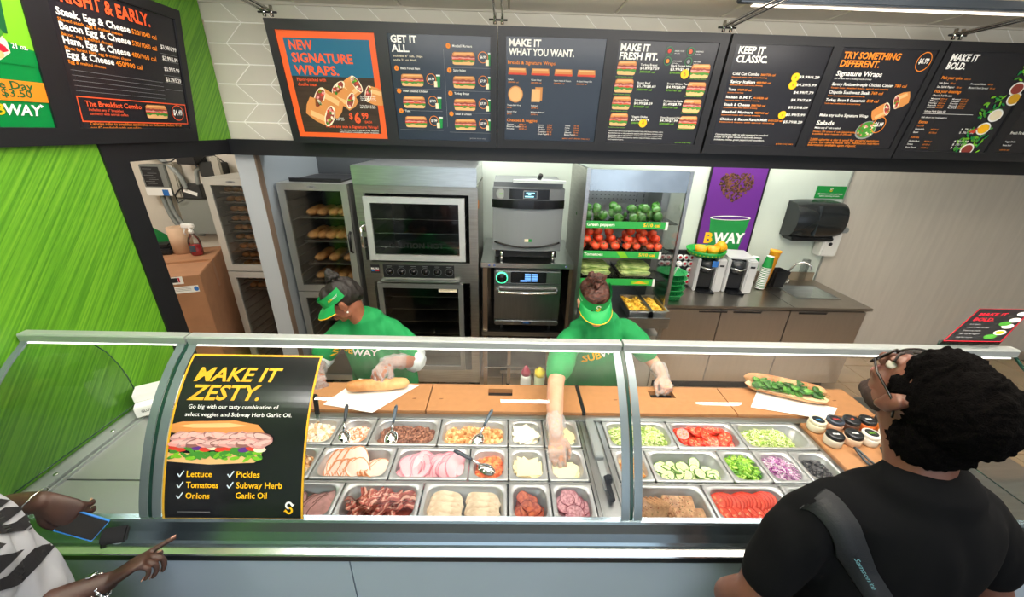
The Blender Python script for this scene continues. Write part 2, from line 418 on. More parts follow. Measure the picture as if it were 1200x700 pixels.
# ================================================================== menu boards
def board(label, fn, W, Hh, panels, bg, n=None):
    """fn maps (u right, v down, h out) of the whole unit"""
    t = thing('menu_board', label, 'menu board', tuple(fn(W / 2, Hh, 0)), 0, None)
    inv = T(*t.location).inverted()
    f = lambda u, v, h: inv @ fn(u, v, h)
    b = MB().use(FRAME)
    def slab(u0, v0, u1, v1, h0, h1):
        P = [f(u, v, h) for u in (u0, u1) for v in (v0, v1) for h in (h0, h1)]
        b.add(P, [(0, 2, 3, 1), (4, 5, 7, 6), (0, 1, 5, 4), (2, 6, 7, 3), (0, 4, 6, 2), (1, 3, 7, 5)])
    slab(0, 0, W, Hh, -.045, -.004)
    us = [0] + [x for p in panels for x in (p[0], p[2])] + [W]
    v0 = panels[0][1]; v1 = panels[0][3]
    slab(0, 0, W, v0, -.004, .006); slab(0, v1, W, Hh, -.004, .006)
    for i in range(0, len(us), 2): slab(us[i], v0, us[i + 1], v1, -.004, .006)
    b.build('frame', t)
    out = []
    for i, (u0, v0, u1, v1) in enumerate(panels):
        s = Sheet(lambda u, v, h: f(u, v, h)); s.rect(u0 - .002, v0 - .002, u1 + .002, v1 + .002, bg[i], -.002)
        p = s.build('poster', t)
        pw, ph = u1 - u0, v1 - v0
        g = (lambda u0, v0: (lambda u, v, h: f(u0 + u, v0 + v, h)))(u0, v0)
        out.append((p, g, pw, ph))
    return t, out
NAVYP = mat('poster_navy_print', '#27313f', .25)
DARKPOST = mat('poster_dark_print', '#232328', .25)
DKWOOD = mat('poster_dark_wood_print', '#3b2c26', .3, var=.2, vscale=6, stretch=(1, 1, 12))
tilt = math.atan2(.085, .62); HB = .63
def backfn(x0): return flat((x0, 2.515, 2.728), (1, 0, 0), (0, math.sin(tilt), -math.cos(tilt)))
I = INK
def emit(p, pic, let):
    if pic.f: pic.build('picture', p)
    if let.f: let.build('lettering', p)

# --- unit A: new wraps / get it all
tA, (a1, a2) = board('hanging menu board unit with the orange bordered wraps poster, leftmost on the back wall', backfn(-1.325), 1.26, HB, [(.045, .05, .585, .595), (.655, .05, 1.222, .595)], [mat('poster_orange_print', '#f2612c', .3), NAVYP])
p, g, W, Hh = a1; s = Sheet(g); L_ = Sheet(g); L_.h = .003
bw = .035
s.rect(bw, bw, W - bw, Hh * .40, mat('poster_teal_print', '#1e6384', .3), .0004); s.rect(bw, Hh * .40, W - bw, Hh - bw * .8, DKWOOD, .0004)
for i, (tt, vv) in enumerate((('NEW', .165), ('SIGNATURE', .275), ('WRAPS.', .385))): L_.text(tt, .06, vv * Hh, .046, I['red'], .035, width=(.13, .34, .25)[i])
L_.text('Flavor-packed with', .062, .445 * Hh, .017, I['red'], .02); L_.text('double meat', .062, .49 * Hh, .017, I['red'], .02)
for k, a in enumerate(((.40, .46, .10, .048, 2.6), (.46, .55, .09, .045, .3), (.29, .50, .12, .05, .9), (.35, .62, .10, .046, -2.7), (.17, .60, .13, .062, .55), (.21, .78, .13, .062, 3.6))):
    s.h = .0012 + k * .0007; wrap_pic(s, a[0], a[1] * Hh, a[2], a[3], a[4], k)
s.h = .0012
L_.text('$', .325, .80 * Hh, .032, I['red'], .03); L_.text('6', .355, .84 * Hh, .058, I['red'], .04); L_.text('99', .40, .795 * Hh, .032, I['red'], .04); L_.text('EACH', .415, .84 * Hh, .013, I['red'], .03)
L_.text('Make any sub a Signature Wrap!', .175, .895 * Hh, .016, I['red'], .02, width=.315)
for i, (tt, uu, vv) in enumerate((('Savory Rotisserie-style', .41, .58), ('Chicken Caesar', .41, .60), ('780 cal', .41, .62), ('Turkey, Bacon & Guac', .40, .67), ('820 cal', .40, .69), ('Chipotle Southwest', .20, .80), ('Steak 760 cal', .20, .82))): L_.text(tt, uu, vv * Hh, .007, I['white'], .01, width=.09)
L_.text('Double meat based on average of sub. Nutrition', .26, .925 * Hh, .0075, I['white'], .01, width=.23); L_.text('information available upon request.', .25, .945 * Hh, .0075, I['white'], .01, width=.24)
emit(p, s, L_)
p, g, W, Hh = a2; s = Sheet(g); L_ = Sheet(g)
L_.text('GET IT', .015, .075 * Hh, .034, I['white'], .04, width=.145); L_.text('ALL.', .015, .155 * Hh, .034, I['white'], .04, width=.10)
L_.text('Includes 6" sub, chips', .02, .20 * Hh, .0105, I['cream'], .01, width=.165); L_.text('and a 21 oz drink', .02, .235 * Hh, .0105, I['cream'], .01, width=.13)
combos = [(1, 'Meatball Marinara', 1, .10, '6'), (2, 'Black Forest Ham', 0, .31, '6'), (3, 'Spicy Italian', 1, .315, '7'), (4, 'Oven Roasted Chicken', 0, .52, '7'), (5, 'Turkey Breast', 1, .53, '7'), (6, 'Tuna', 0, .715, '7'), (7, 'Steak & Cheese', 1, .73, '7')]
for n, nm, cl, v, pr_ in combos:
    u = .02 + cl * .30; v *= Hh
    s.ell(u + .012, v - .005, .013, .013, I['orange']); L_.text(str(n), u + .012, v - .0005, .010, I['dark'], .03, align='c', h=.002)
    L_.text(nm, u + .035, v, .012, I['white'], .02); sub_pic(s, u + .03, v + .022, .13, .062, seed=n)
    s.ring(u + .205, v + .045, .028, .028, .003, I['orange']); L_.text('$' + pr_ + '.99', u + .205, v + .05, .013, I['white'], .03, align='c', width=.036)
    s.pts([(u + .235, v + .03), (u + .257, v + .03), (u + .253, v + .085), (u + .238, v + .085)], I['green'], .0015); s.rect(u + .220, v + .055, u + .238, v + .085, I['cream'], .002); s.rect(u + .234, v + .022, u + .258, v + .030, I['white'], .0016)
    s.line(u - .005, v + .098, u + .26, v + .098, .0012, I['grey'])
s.line(.305, .12 * Hh, .305, .86 * Hh, .0012, I['grey']); L_.text('prices may vary', .44, .975 * Hh, .008, I['grey'], width=.10)
emit(p, s, L_)

# --- unit B: make it what you want / make it fresh fit
tB, (b1, b2) = board('hanging menu board unit with the breads and cheeses panel, second from left on back wall', backfn(-.06), 1.285, HB, [(.045, .045, .605, .58), (.675, .05, 1.238, .585)], [NAVYP, DARKPOST])
p, g, W, Hh = b1; s = Sheet(g); L_ = Sheet(g)
L_.text('MAKE IT', .015, .085 * Hh, .034, I['white'], .04, width=.18); L_.text('WHAT YOU WANT.', .015, .165 * Hh, .034, I['white'], .04, width=.37)
L_.text('Breads & Signature Wraps', .012, .245 * Hh, .018, I['orange'], .02, width=.27)
for i in range(4):
    u = .015 + i * .133; s.pts([(u, .34 * Hh), (u + .003, .28 * Hh), (u + .10, .28 * Hh), (u + .105, .34 * Hh), (u + .10, .345 * Hh)], I['bread']); s.rect(u + .01, .285 * Hh, u + .095, .30 * Hh, I['breadl'], .002)
    s.rect(u + .002, .325 * Hh, u + .103, .343 * Hh, I['tomato'], .0016)
    L_.text(('Italian', '9-Grain Wheat', 'Italian Herbs & Cheese', '9-Grain Honey Oat')[i], u, .395 * Hh, .008, I['white'], .01, width=(.03, .06, .10, .09)[i]); L_.text('200/400 cal', u, .42 * Hh, .0075, I['orange'], .01, width=.06)
s.ell(.06, .53 * Hh, .044, .044 * 1.0, I['bread']); s.ell(.06, .53 * Hh, .038, .038, I['breadl'], .0016)
s.rect(.155, .475 * Hh, .205, .60 * Hh, I['breadl']); s.rect(.175, .455 * Hh, .218, .585 * Hh, I['bread'], .0009)
for i, (u, a_, b_) in enumerate(((.012, 'Tomato Basil Wrap', '300 cal'), (.155, 'Flatbread', '220/440 cal'))):
    for q in range(2): L_.text(a_ if q == 0 else ('Spinach Wrap', 'Multigrain Flatbread')[i], u, (.645 + q * .065) * Hh, .008, I['white'], .01); L_.text(b_, u, (.668 + q * .065) * Hh, .0075, I['orange'], .01)
L_.text('Cheeses & veggies', .012, .805 * Hh, .017, I['orange'], .02, width=.185)
for c, (u, ws) in enumerate(((.012, ('American 40/80 cal', 'Monterey Cheddar 50/100 cal', 'Provolone 50/100 cal')), (.205, ('Lettuce 0/5 cal', 'Spinach 0/5 cal', 'Tomatoes 5/10 cal', 'Cucumbers 0/5 cal', 'Green Peppers 0/5 cal')), (.37, ('Onions 0/5 cal', 'Pickles 0/5 cal', 'Olives 5/10 cal', 'Jalapenos 0/5 cal', 'Banana Peppers 0/5 cal')))):
    for k, w in enumerate(ws):
        a_, b_ = w.rsplit(' ', 2)[0], ' '.join(w.rsplit(' ', 2)[1:]); L_.text(a_, u, (.84 + k * .024) * Hh, .0085, I['white'], .01); L_.text(b_, u + .055 + .02 * (c == 0), (.84 + k * .024) * Hh, .0085, I['orange'], .01)
L_.text('prices and calories may vary', .36, .975 * Hh, .008, I['orange'], width=.17)
emit(p, s, L_)
p, g, W, Hh = b2; s = Sheet(g); L_ = Sheet(g)
L_.text('MAKE IT', .012, .085 * Hh, .034, I['white'], .04, width=.165); L_.text('FRESH FIT.', .012, .16 * Hh, .034, I['white'], .04, width=.22)
for i in range(4):
    u, v = .29 + (i % 2) * .12, (.075 + .09 * (i // 2)) * Hh; s.ring(u, v, .021, .021, .0025, I['green']); s.ell(u, v, .010, .010, I[('tomato', 'red', 'orange', 'grey')[i]])
    L_.text(('UNDER 6 G FAT', 'VEGETABLES', 'LOW CALORIE', 'DAILY FIBER')[i], u + .03, v + .002, .006, I['white'], .01); L_.text('see in store', u + .03, v + .012, .005, I['white'], .01)
items = [('Turkey Breast', '280/560 cal', '$4.89/$7.59'), ('Roast Beef', '320/640 cal', '$5.79/$8.69'), ('Subway Club', '310/620 cal', '$4.99/$8.29'), ('Veggie Delite', '230/460 cal', '$3.99/$5.79'), ('Black Forest Ham', '290/580 cal', '$3.99/$5.49'), ('Sweet Onion Teriyaki', '370/740 cal', '$4.99/$8.09'), ('Rotisserie-Style Chicken', '350/700 cal', '$5.49/$8.79'), ('Oven Roasted Chicken', '320/640 cal', '$4.79/$7.99')]
for i, (nm, cal, pr_) in enumerate(items):
    c, r = divmod(i, 4); v = (.23 + r * .168) * Hh
    if c == 0: sub_pic(s, .008, v - .03, .11, .07, seed=20 + i); tu = .14
    else: sub_pic(s, .435, v - .025, .11, .07, seed=20 + i); tu = .315
    L_.text(nm, tu, v - .008, .011, I['white'], .02, width=.012 * len(nm) * .62); L_.text(pr_, tu, v + .010, .013, I['white'], .03, width=.11); L_.text(cal, tu, v + .026, .010, I['lime'], .02, width=.09)
    L_.text('Fresh favorite choice', .008 if c == 0 else .435, v + .052, .006, I['lime'], .01, width=.10)
for u, v in ((.405, .28), (.215, .775)): s.ell(u, v * Hh, .024, .024, I['yellow'], .0018); L_.text('5' if v < .5 else '4', u, v * Hh + .01, .022, I['red'], .03, align='c', h=.0026)
for k in range(5): L_.text('Nutrition facts refer to subs prepared to standard recipe with lettuce, tomatoes, onions,', .012, (.87 + k * .023) * Hh, .0075, I['white'], .01, width=.34 if k < 4 else .1)
L_.text('prices may vary', .44, .975 * Hh, .008, I['lime'], width=.10)
emit(p, s, L_)

# --- unit C: keep it classic / try something different
tC, (c1, c2) = board('hanging menu board unit with the classic subs price list, third from left on back wall', backfn(1.24), 1.225, HB, [(.035, .045, .585, .575), (.64, .05, 1.19, .58)], [DARKPOST, DARKPOST])
p, g, W, Hh = c1; s = Sheet(g); L_ = Sheet(g)
L_.text('KEEP IT', .02, .085 * Hh, .034, I['white'], .04, width=.15); L_.text('CLASSIC.', .02, .165 * Hh, .034, I['white'], .04, width=.18)
rows = [('Cold Cut Combo', '360/720 cal', '$3.99/6.29', 1), ('Spicy Italian', '480/960 cal', '$4.29/5.99', 1), ('Tuna', '470/940 cal', '$4.99/7.79', 0), ('Italian B.M.T.', '410/820 cal', '$4.79/7.69', 0), ('Steak & Cheese', '380/760 cal', '$5.29/8.09', 0), ('Meatball Marinara', '480/960 cal', '$3.99/5.99', 1), ('Chicken & Bacon Ranch Melt', '610/1220 cal', '$5.79/8.29', 0)]
for i, (a_, b_, c_, st) in enumerate(rows):
    v = (.285 + i * .075) * Hh; wa = .0122 * len(a_) * .92
    L_.text(a_, .022, v, .0145, I['white'], .03, width=wa); L_.text(b_, .03 + wa, v, .011, I['orange'], .02, width=.085); L_.text('Seasoned meats with savory dressing', .022, v + .013, .007, I['orange'], .01, width=wa + .05)
    L_.text(c_, .535, v + .006, .0135, I['white'], .03, width=.12, align='r')
    if st: s.ell(.395, v + .002, .024, .022, I['yellow']); L_.text('4', .395, v + .009, .015, I['red'], .02, align='c', h=.002)
for k, tt in enumerate(('Calories shown refer to subs prepared to standard', 'recipe on 9 grain wheat bread with lettuce,', 'tomatoes, onions, green peppers and cucumbers.')): L_.text(tt, .02, (.895 + k * .028) * Hh, .0105, I['white'], .01, width=(.33, .30, .32)[k])
L_.text('prices may vary', .42, .98 * Hh, .009, I['orange'], .01, width=.11)
emit(p, s, L_)
p, g, W, Hh = c2; s = Sheet(g); L_ = Sheet(g)
L_.text('TRY SOMETHING', .02, .09 * Hh, .032, I['orange'], .04, width=.33); L_.text('DIFFERENT.', .02, .165 * Hh, .032, I['orange'], .04, width=.23)
L_.text('Signature Wraps', .02, .25 * Hh, .025, I['white'], .03, width=.27); L_.text('Full of flavor with a footlong worth of meat', .02, .285 * Hh, .008, I['white'], .01, width=.22)
for i, (a_, b_) in enumerate((('Savory Rotisserie-style Chicken Caesar', '780 cal'), ('Chipotle Southwest Steak', '760 cal'), ('Turkey, Bacon & Guacamole', '810 cal'))):
    v = (.345 + i * .078) * Hh; wa = (.365, .245, .24)[i]; L_.text(a_, .02, v, .016, I['white'], .03, width=wa); L_.text(b_, .03 + wa, v, .015, I['orange'], .02, width=.07); L_.text('Tender meat, shredded cheese, spinach and dressing', .02, v + .015, .0075, I['orange'], .01, width=wa - .02)
L_.text('Make any sub a Signature Wrap', .02, .655 * Hh, .016, I['white'], .03, width=.30); L_.text('Salads', .02, .745 * Hh, .024, I['white'], .03, width=.11); L_.text('Make any 6" sub a salad', .02, .785 * Hh, .011, I['white'], .02, width=.16)
L_.text('Deduct 170 cal per 6" sub. Salad dressing', .02, .825 * Hh, .010, I['orange'], .01, width=.27); L_.text('is available upon request (0-290 cal).', .02, .85 * Hh, .010, I['orange'], .01, width=.25)
for k, tt in enumerate(('2,000 calories a day is used for general nutrition', 'advice, but calorie needs vary. Additional nutrition', 'information available upon request.')): L_.text(tt, .02, (.915 + k * .030) * Hh, .014, I['orange'], .01, width=(.44, .45, .31)[k])
s.ring(.495, .10 * Hh, .042, .048, .004, I['orange']); L_.text('$6.99', .495, .115 * Hh, .026, I['white'], .04, align='c', width=.055)
s.ring(.41, .73 * Hh, .040, .046, .004, I['orange']); L_.text('$6.99', .41, .745 * Hh, .024, I['white'], .04, align='c', width=.052)
wrap_pic(s, .45, .49 * Hh, .07, .04, -.4, 3); s.h = .0032; wrap_pic(s, .41, .56 * Hh, .08, .038, 2.6, 4); s.h = .0012
s.ell(.345, .79 * Hh, .062, .052, I['grey'], .0006, rot=-.2); s.ell(.345, .785 * Hh, .055, .045, I['leaf'], .0009, rot=-.2)
rr = random.Random(5)
for i in range(34): s.ell(.345 + rr.uniform(-.042, .042), .785 * Hh + rr.uniform(-.033, .033), .007, .005, I[('cream', 'pink', 'leaf', 'meat', 'lime')[i % 5]], .0012 + i * 1e-5, n=7)
emit(p, s, L_)

# --- unit D: make it bold (+ a cropped panel)
tD, (d1, d2) = board('hanging menu board unit with sauces and herbs artwork, rightmost on the back wall', backfn(2.475), 1.26, HB, [(.035, .045, .585, .58), (.65, .05, 1.21, .585)], [DARKPOST, DARKPOST])
p, g, W, Hh = d1; s = Sheet(g); L_ = Sheet(g)
L_.text('MAKE IT', .012, .09 * Hh, .034, I['white'], .04, width=.16); L_.text('BOLD.', .012, .165 * Hh, .034, I['white'], .04, width=.11)
L_.text('Pick your spice', .018, .26 * Hh, .016, I['orange'], .03, width=.125); L_.text('added cal', .155, .26 * Hh, .008, I['orange'], .01)
for k, (a_, b_) in enumerate((('Sub Spice', 'Provencal Herbs'), ('Sea Salt & Pepper', 'Mustard Seed Spread'))):
    for c, x in enumerate((a_, b_)): L_.text(x, .018 + .19 * c, (.305 + .037 * k) * Hh, .010, I['white'], .015, width=.0062 * len(x)); L_.text('0/0 cal', .03 + .19 * c + .0062 * len(x), (.305 + .037 * k) * Hh, .009, I['orange'], .01)
L_.text('Pick your dressings', .018, .39 * Hh, .016, I['orange'], .03, width=.16); L_.text('Classic Sub Sauces', .018, .425 * Hh, .010, I['white'], .01, width=.12)
for k in range(5):
    for c in range(2): L_.text(('Mustard', 'Mayo', 'Honey', 'Ranch', 'Oil')[k], .02 + .13 * c, (.455 + k * .022) * Hh, .0075, I['white'], .01, width=.05); L_.text('10/15 cal', .078 + .13 * c, (.455 + k * .022) * Hh, .0075, I['orange'], .01, width=.04)
L_.text('Subway Herb Garlic Oil', .02, .585 * Hh, .011, I['white'], .02, width=.13); s.line(.02, .60 * Hh, .33, .60 * Hh, .002, I['white']); L_.text('Ask about our local options', .02, .645 * Hh, .009, I['white'], .01, width=.16)
L_.text('Extras', .02, .70 * Hh, .016, I['orange'], .03, width=.055); L_.text('Top it off', .02, .735 * Hh, .009, I['orange'], .01)
for k, (a_, b_) in enumerate((('Guacamole', .77), ('Bacon', .805), ('Double Meat', .90), ('Deluxe', .935), ('Extra Cheese', .97))):
    L_.text(a_, .02, b_ * Hh, .010, I['white'], .01); L_.text('60/120 cal', .12, b_ * Hh, .009, I['orange'], .01); L_.text('$ .75/ 1.50', .31, b_ * Hh - .004, .011, I['white'], .03, width=.09, align='l')
L_.text('Add-ons', .02, .86 * Hh, .012, I['orange'], .02)
rr = random.Random(9)
for u, v, r, m in ((.50, .22, .05, 'leaf'), (.42, .52, .06, 'leaf'), (.43, .86, .07, 'leaf'), (.38, .93, .05, 'leaf')):
    for i in range(26): s.ell(u + rr.uniform(-r, r), v * Hh + rr.uniform(-r, r), .015, .006, I[('leaf', 'lime', 'green')[i % 3]], .001 + i * 2e-5, rot=rr.random() * 3, n=7)
for u, v, m in ((.50, .33, 'meat'), (.52, .43, 'gold'), (.445, .74, 'yellow'), (.47, .60, 'cream'), (.42, .97, 'meat')):
    s.ell(u, v * Hh, .042, .036, I['white'], .002); s.ell(u, v * Hh, .034, .028, I[m], .0026)
s.pts([(.36, .78 * Hh), (.42, .72 * Hh), (.40, .79 * Hh)], I['tomato'], .002)
emit(p, s, L_)
p, g, W, Hh = d2; s = Sheet(g); L_ = Sheet(g)
L_.text('GET IT', .012, .09 * Hh, .034, I['white'], .04, width=.15)
for k, (a_, v) in enumerate((('Tuna', .38), ('Chicken', .50), ('Fresh Fit for Kids', .78), ('Veggie Delite', .87), ('Roast Beef', .91))): L_.text(a_, .02, v * Hh, .016 if k < 3 else .010, I['white'], .03)
L_.text('calories vary', .02, .96 * Hh, .010, I['orange'], .01)
emit(p, s, L_)

# --- the side unit along the green wall
def sidefn(y0): return flat((-1.705, y0, 2.728), (0, 1, 0), (-math.sin(tilt), 0, -math.cos(tilt)))
tS, (s1, s2) = board('large menu board unit over the green side wall with breakfast list and combo box', sidefn(.98), 1.445, HB, [(.03, .045, .70, .565), (.79, .045, 1.405, .565)], [mat('poster_green_print', '#00823c', .3), DARKPOST])
p, g, W, Hh = s2; s = Sheet(g); L_ = Sheet(g)
L_.text('BRIGHT & EARLY.', .02, .13 * Hh, .050, I['red'], .04, width=.44)
for i, (a_, b_, c_, d_) in enumerate((('Steak, Egg & Cheese', '520/1040 cal', 'Shaved steak, egg & melted cheese', '$3.99/6.99'), ('Bacon Egg & Cheese', '530/1060 cal', 'Bacon, egg & melted cheese', '$3.99/6.99'), ('Ham, Egg & Cheese', '480/960 cal', 'Black forest ham, egg & melted cheese', '$3.99/5.99'), ('Egg & Cheese', '450/900 cal', 'Egg & melted cheese', '$3.29/5.29'))):
    v = (.225 + i * .092) * Hh; wa = (.315, .305, .29, .20)[i]
    L_.text(a_, .025, v, .026, I['white'], .05, width=wa); L_.text(b_, .033 + wa, v, .020, I['orange'], .03, width=.135); L_.text(c_, .025, v + .020, .012, I['orange'], .015, width=(.27, .21, .29, .155)[i])
    L_.text(d_, .597, v + .034, .019, I['white'], .03, width=.098, align='r')
for i in range(5): s.rect(.025, (.585 + i * .036) * Hh - .001, .475, (.585 + i * .036) * Hh, I['grey'])
for i in range(6): s.rect(.49, (.33 + i * .062) * Hh - .001, .60, (.33 + i * .062) * Hh, I['grey'])
s.frame(.02, .765 * Hh, .60, .945 * Hh + .005, .0045, I['red'])
L_.text('The Breakfast Combo', .05, .835 * Hh, .021, I['red'], .04, width=.27); L_.text('Includes any 6" breakfast', .06, .87 * Hh, .011, I['red'], .015, width=.16); L_.text('sandwich with a small coffee', .06, .90 * Hh, .011, I['red'], .015, width=.18)
sub_pic(s, .34, .79 * Hh, .13, .062, seed=77); s.ring(.54, .85 * Hh, .040, .038, .004, I['red']); L_.text('$4.49', .54, .87 * Hh, .026, I['white'], .05, align='c', width=.06)
L_.text('Calories refer to breakfast sandwiches on flatbread. Deduct 40 cal', .05, .978 * Hh, .0125, I['orange'], .015, width=.50)
L_.text('per 6" sandwich with egg white.', .05, 1.008 * Hh, .0125, I['orange'], .015, width=.25)
emit(p, s, L_)
p, g, W, Hh = s1; s = Sheet(g); L_ = Sheet(g)
s.rect(0, 0, W, .52 * Hh, mat('poster_lime_print', '#7cc42b', .3), .0003); s.pts([(0, .60 * Hh), (0, .40 * Hh), (W * .7, .42 * Hh), (W, .50 * Hh), (W, .60 * Hh)][::-1], mat('poster_green_print', '#00823c', .3), .0006)
s.rect(0, .70 * Hh, W, .83 * Hh, I['orange'], .0008)
s.pts([(.50, 0), (.62, 0), (.60, .42 * Hh), (.52, .42 * Hh)], I['dgreen'], .001); L_.text('SUB', .565, .38 * Hh, .04, I['yellow'], .04, rot=-PI / 2, h=.002); L_.text('WAY', .565, .20 * Hh, .04, I['white'], .04, rot=-PI / 2, h=.002)
s.ell(.44, .47 * Hh, .15, .09, I['cream'], .0012, wob=.05); s.ell(.48, .50 * Hh, .10, .035, I['crimson'], .0016, wob=.1); s.ell(.46, .44 * Hh, .12, .03, I['leaf'], .002, wob=.2, seed=3); s.ell(.46, .55 * Hh, .11, .028, I['breadl'], .0024)
L_.text('21 oz.', .60, .50 * Hh, .016, I['white'], .03)
L_.text('Sub of the Day', .36, .755 * Hh, .026, I['dgreen'], .04, width=.27); L_.text('for $3.50', .46, .805 * Hh, .026, I['dgreen'], .04, width=.16)
wordmark(L_, .43, .92 * Hh, .036)
emit(p, s, L_)
sup = tag(MB().use(BLACK).box(-1.81, -1.775, 1.0, 2.38, 2.3, 2.34).build('wall_bracket', m=BLACK), 'black bracket holding the side menu board to the green wall', 'bracket')

# ---- support rods over the boards, clamps, and the track light
for i, x in enumerate((-1.30, -.06, 1.20, 2.50)):
    t = thing('hanger_rod', ('pair of steel rods above the orange wraps board', 'pair of steel rods above the gap beside the breads panel', 'pair of steel rods above the classic subs board', 'pair of steel rods above the sauces board at right')[i], 'rod', (x, 2.52, 2.735))
    for dx in (-.018, .022):
        MB().use(CHROME).cyl((dx, .02, .025), (dx * 1.2, -1.9, .055), .007, 10).build('rod', t)
        MB().use(CHROME).cyl((dx, 0, 0), (dx, 0, .05), .009, 10).build('clamp', t)
    MB().use(BLACK).cyl((-.05, 0, .02), (.05, 0, .02), .005, 8).build('pin', t)
    MB().use(CHROME).cyl((0, -1.88, .055), (0, -1.88, .127), .006, 8).build('drop_rod', t)
t = thing('track_light', 'long grey linear light fitting hung under the ceiling at upper right', 'light', (1.65, 2.15, 2.79)); area('track_lamp', (1.85, 2.165, 2.762), (1.5, .02), 7, (1, .92, .82))
MB().use(mat('fitting_grey', '#3d4650', .4, .4)).box(-.60, 1.2, -.022, .022, -.02, .02, c=.006).build('housing', t)
MB().use(mat('led_diffuser', '#fff3e2', .5, emit=4, ecol='#fff0dc')).box(-.52, 1.0, .012, .034, -.024, -.0205).build('diffuser', t)
for x in (-.6, .9): MB().use(CHROME).cyl((x, 0, .03), (x, 0, .062), .006, 8).build('drop_rod', t)
# ================================================================== the service counter
LAM = mat('blue_grey_laminate', '#b2c1ce', .45, var=.02, vscale=3)
CT = thing('service_counter', 'long stainless service counter with blue grey front panels', 'counter', (.1, 1.3, 0))
def cpart(name, fn, m=STEELH, label=None):
    b = MB().use(m); fn(b); o = b.build(name, CT); o.location = (-.1, -1.3, 0)
    if label: o['label'] = label
    return o
XL, XR = -1.80, 2.35
for a, b_ in ((-1.80, -.52), (-.515, .86), (.865, 2.35)):
    cpart('front_panel', lambda b: b.box(a, b_, .862, .885, .10, .838), LAM)
cpart('toe_kick', lambda b: b.box(XL, XR, .90, .92, 0, .10), BLACK)
cpart('end_panel', lambda b: b.box(2.33, XR, .89, 1.72, .10, .86), STEEL)
cpart('back_panel', lambda b: b.box(XL, XR, 1.72, 1.745, .10, .865), STEEL)
def ledge(b):
    prof = [(.850, .862), (.850, .865), (.853, .869), (.882, .874), (.882, .862)]
    n = len(prof); vs = [(x, y, z) for x in (XL, XR) for y, z in prof]
    b.add(vs, [(i, (i + 1) % n, n + (i + 1) % n, n + i) for i in range(n)] + [tuple(range(n))[::-1], tuple(range(n, 2 * n))])
cpart('front_ledge', ledge, mat('ledge_steel', '#c8cccc', .22, 1))
def channel(b):
    prof = [(.876, .866), (.876, .888), (.882, .896), (.893, .925), (.901, .962), (.906, .968), (.925, .968), (.952, .888), (.952, .866)]
    n = len(prof); vs = [(x, y, z) for x in (XL, XR) for y, z in prof]
    b.add(vs, [(i, (i + 1) % n, n + (i + 1) % n, n + i) for i in range(n)] + [tuple(range(n))[::-1], tuple(range(n, 2 * n))])
cpart('ledge_edge', lambda b: b.box(XL, XR, .8505, .90, .839, .8615), mat('ledge_edge_steel', '#4e5357', .3, .8))
cpart('glass_channel', channel, mat('channel_steel', '#9fb0b9', .25, .95))
cpart('rear_rail', lambda b: (b.box(XL, XR, 1.505, 1.54, .862, .892), b.box(XL, XR, 1.5, 1.512, .892, .897)), STEELH)
cpart('well_base', lambda b: b.box(XL + .02, XR, .95, 1.72, .68, .70), STEELD)
cpart('rear_deck', lambda b: b.box(XL, XR, 1.54, 1.745, .862, .872), STEEL)
cpart('left_deck', lambda b: (b.box(XL, -1.12, .952, 1.13, .862, .884), b.box(XL, -1.12, 1.138, 1.505, .862, .884)), mat('deck_steel', '#b4b6b4', .42, .55))
cpart('wall_strip', lambda b: (b.box(-1.808, -1.74, .952, 1.75, .884, .905), b.box(-1.735, -1.725, .952, 1.75, .884, .895)), mat('strip_steel', '#9da3a0', .45, .25))
def scr(b):
    for y in (1.02, 1.14, 1.38, 1.62): b.lathe([(.009, 0), (.009, .002), (.005, .004)], 12, T(-1.765, y, .905))
cpart('screws', scr, CHROME, 'round screw heads on the wall strip')
cpart('divider', lambda b: (b.box(.372, .492, .952, 1.505, .862, .884), b.box(.385, .397, .952, 1.505, .884, .892), b.box(.466, .478, .952, 1.505, .884, .892)), STEEL)
cpart('hinge_bar', lambda b: (b.box(.412, .452, 1.26, 1.50, .884, .905, c=.004), b.box(.418, .446, 1.10, 1.25, .884, .893)), ALU)
cpart('latch', lambda b: (b.box(.425, .445, 1.04, 1.16, .893, .91, c=.004), b.box(.43, .452, 1.12, 1.15, .90, .925, c=.003)), BLACKG)
cpart('edge_trim', lambda b: (b.box(-1.12, -1.105, .952, 1.505, .862, .886), b.box(1.475, 1.49, .952, 1.505, .862, .886)), STEEL)
cpart('right_deck', lambda b: b.box(1.49, XR, .952, 1.505, .862, .875), STEELH)
for a, b_ in ((-1.105, .372), (.492, 1.475)):
    cpart('crossbar', lambda b: (b.box(a, b_, 1.132, 1.142, .862, .884), b.box(a, b_, 1.317, 1.327, .862, .884)), STEELH)

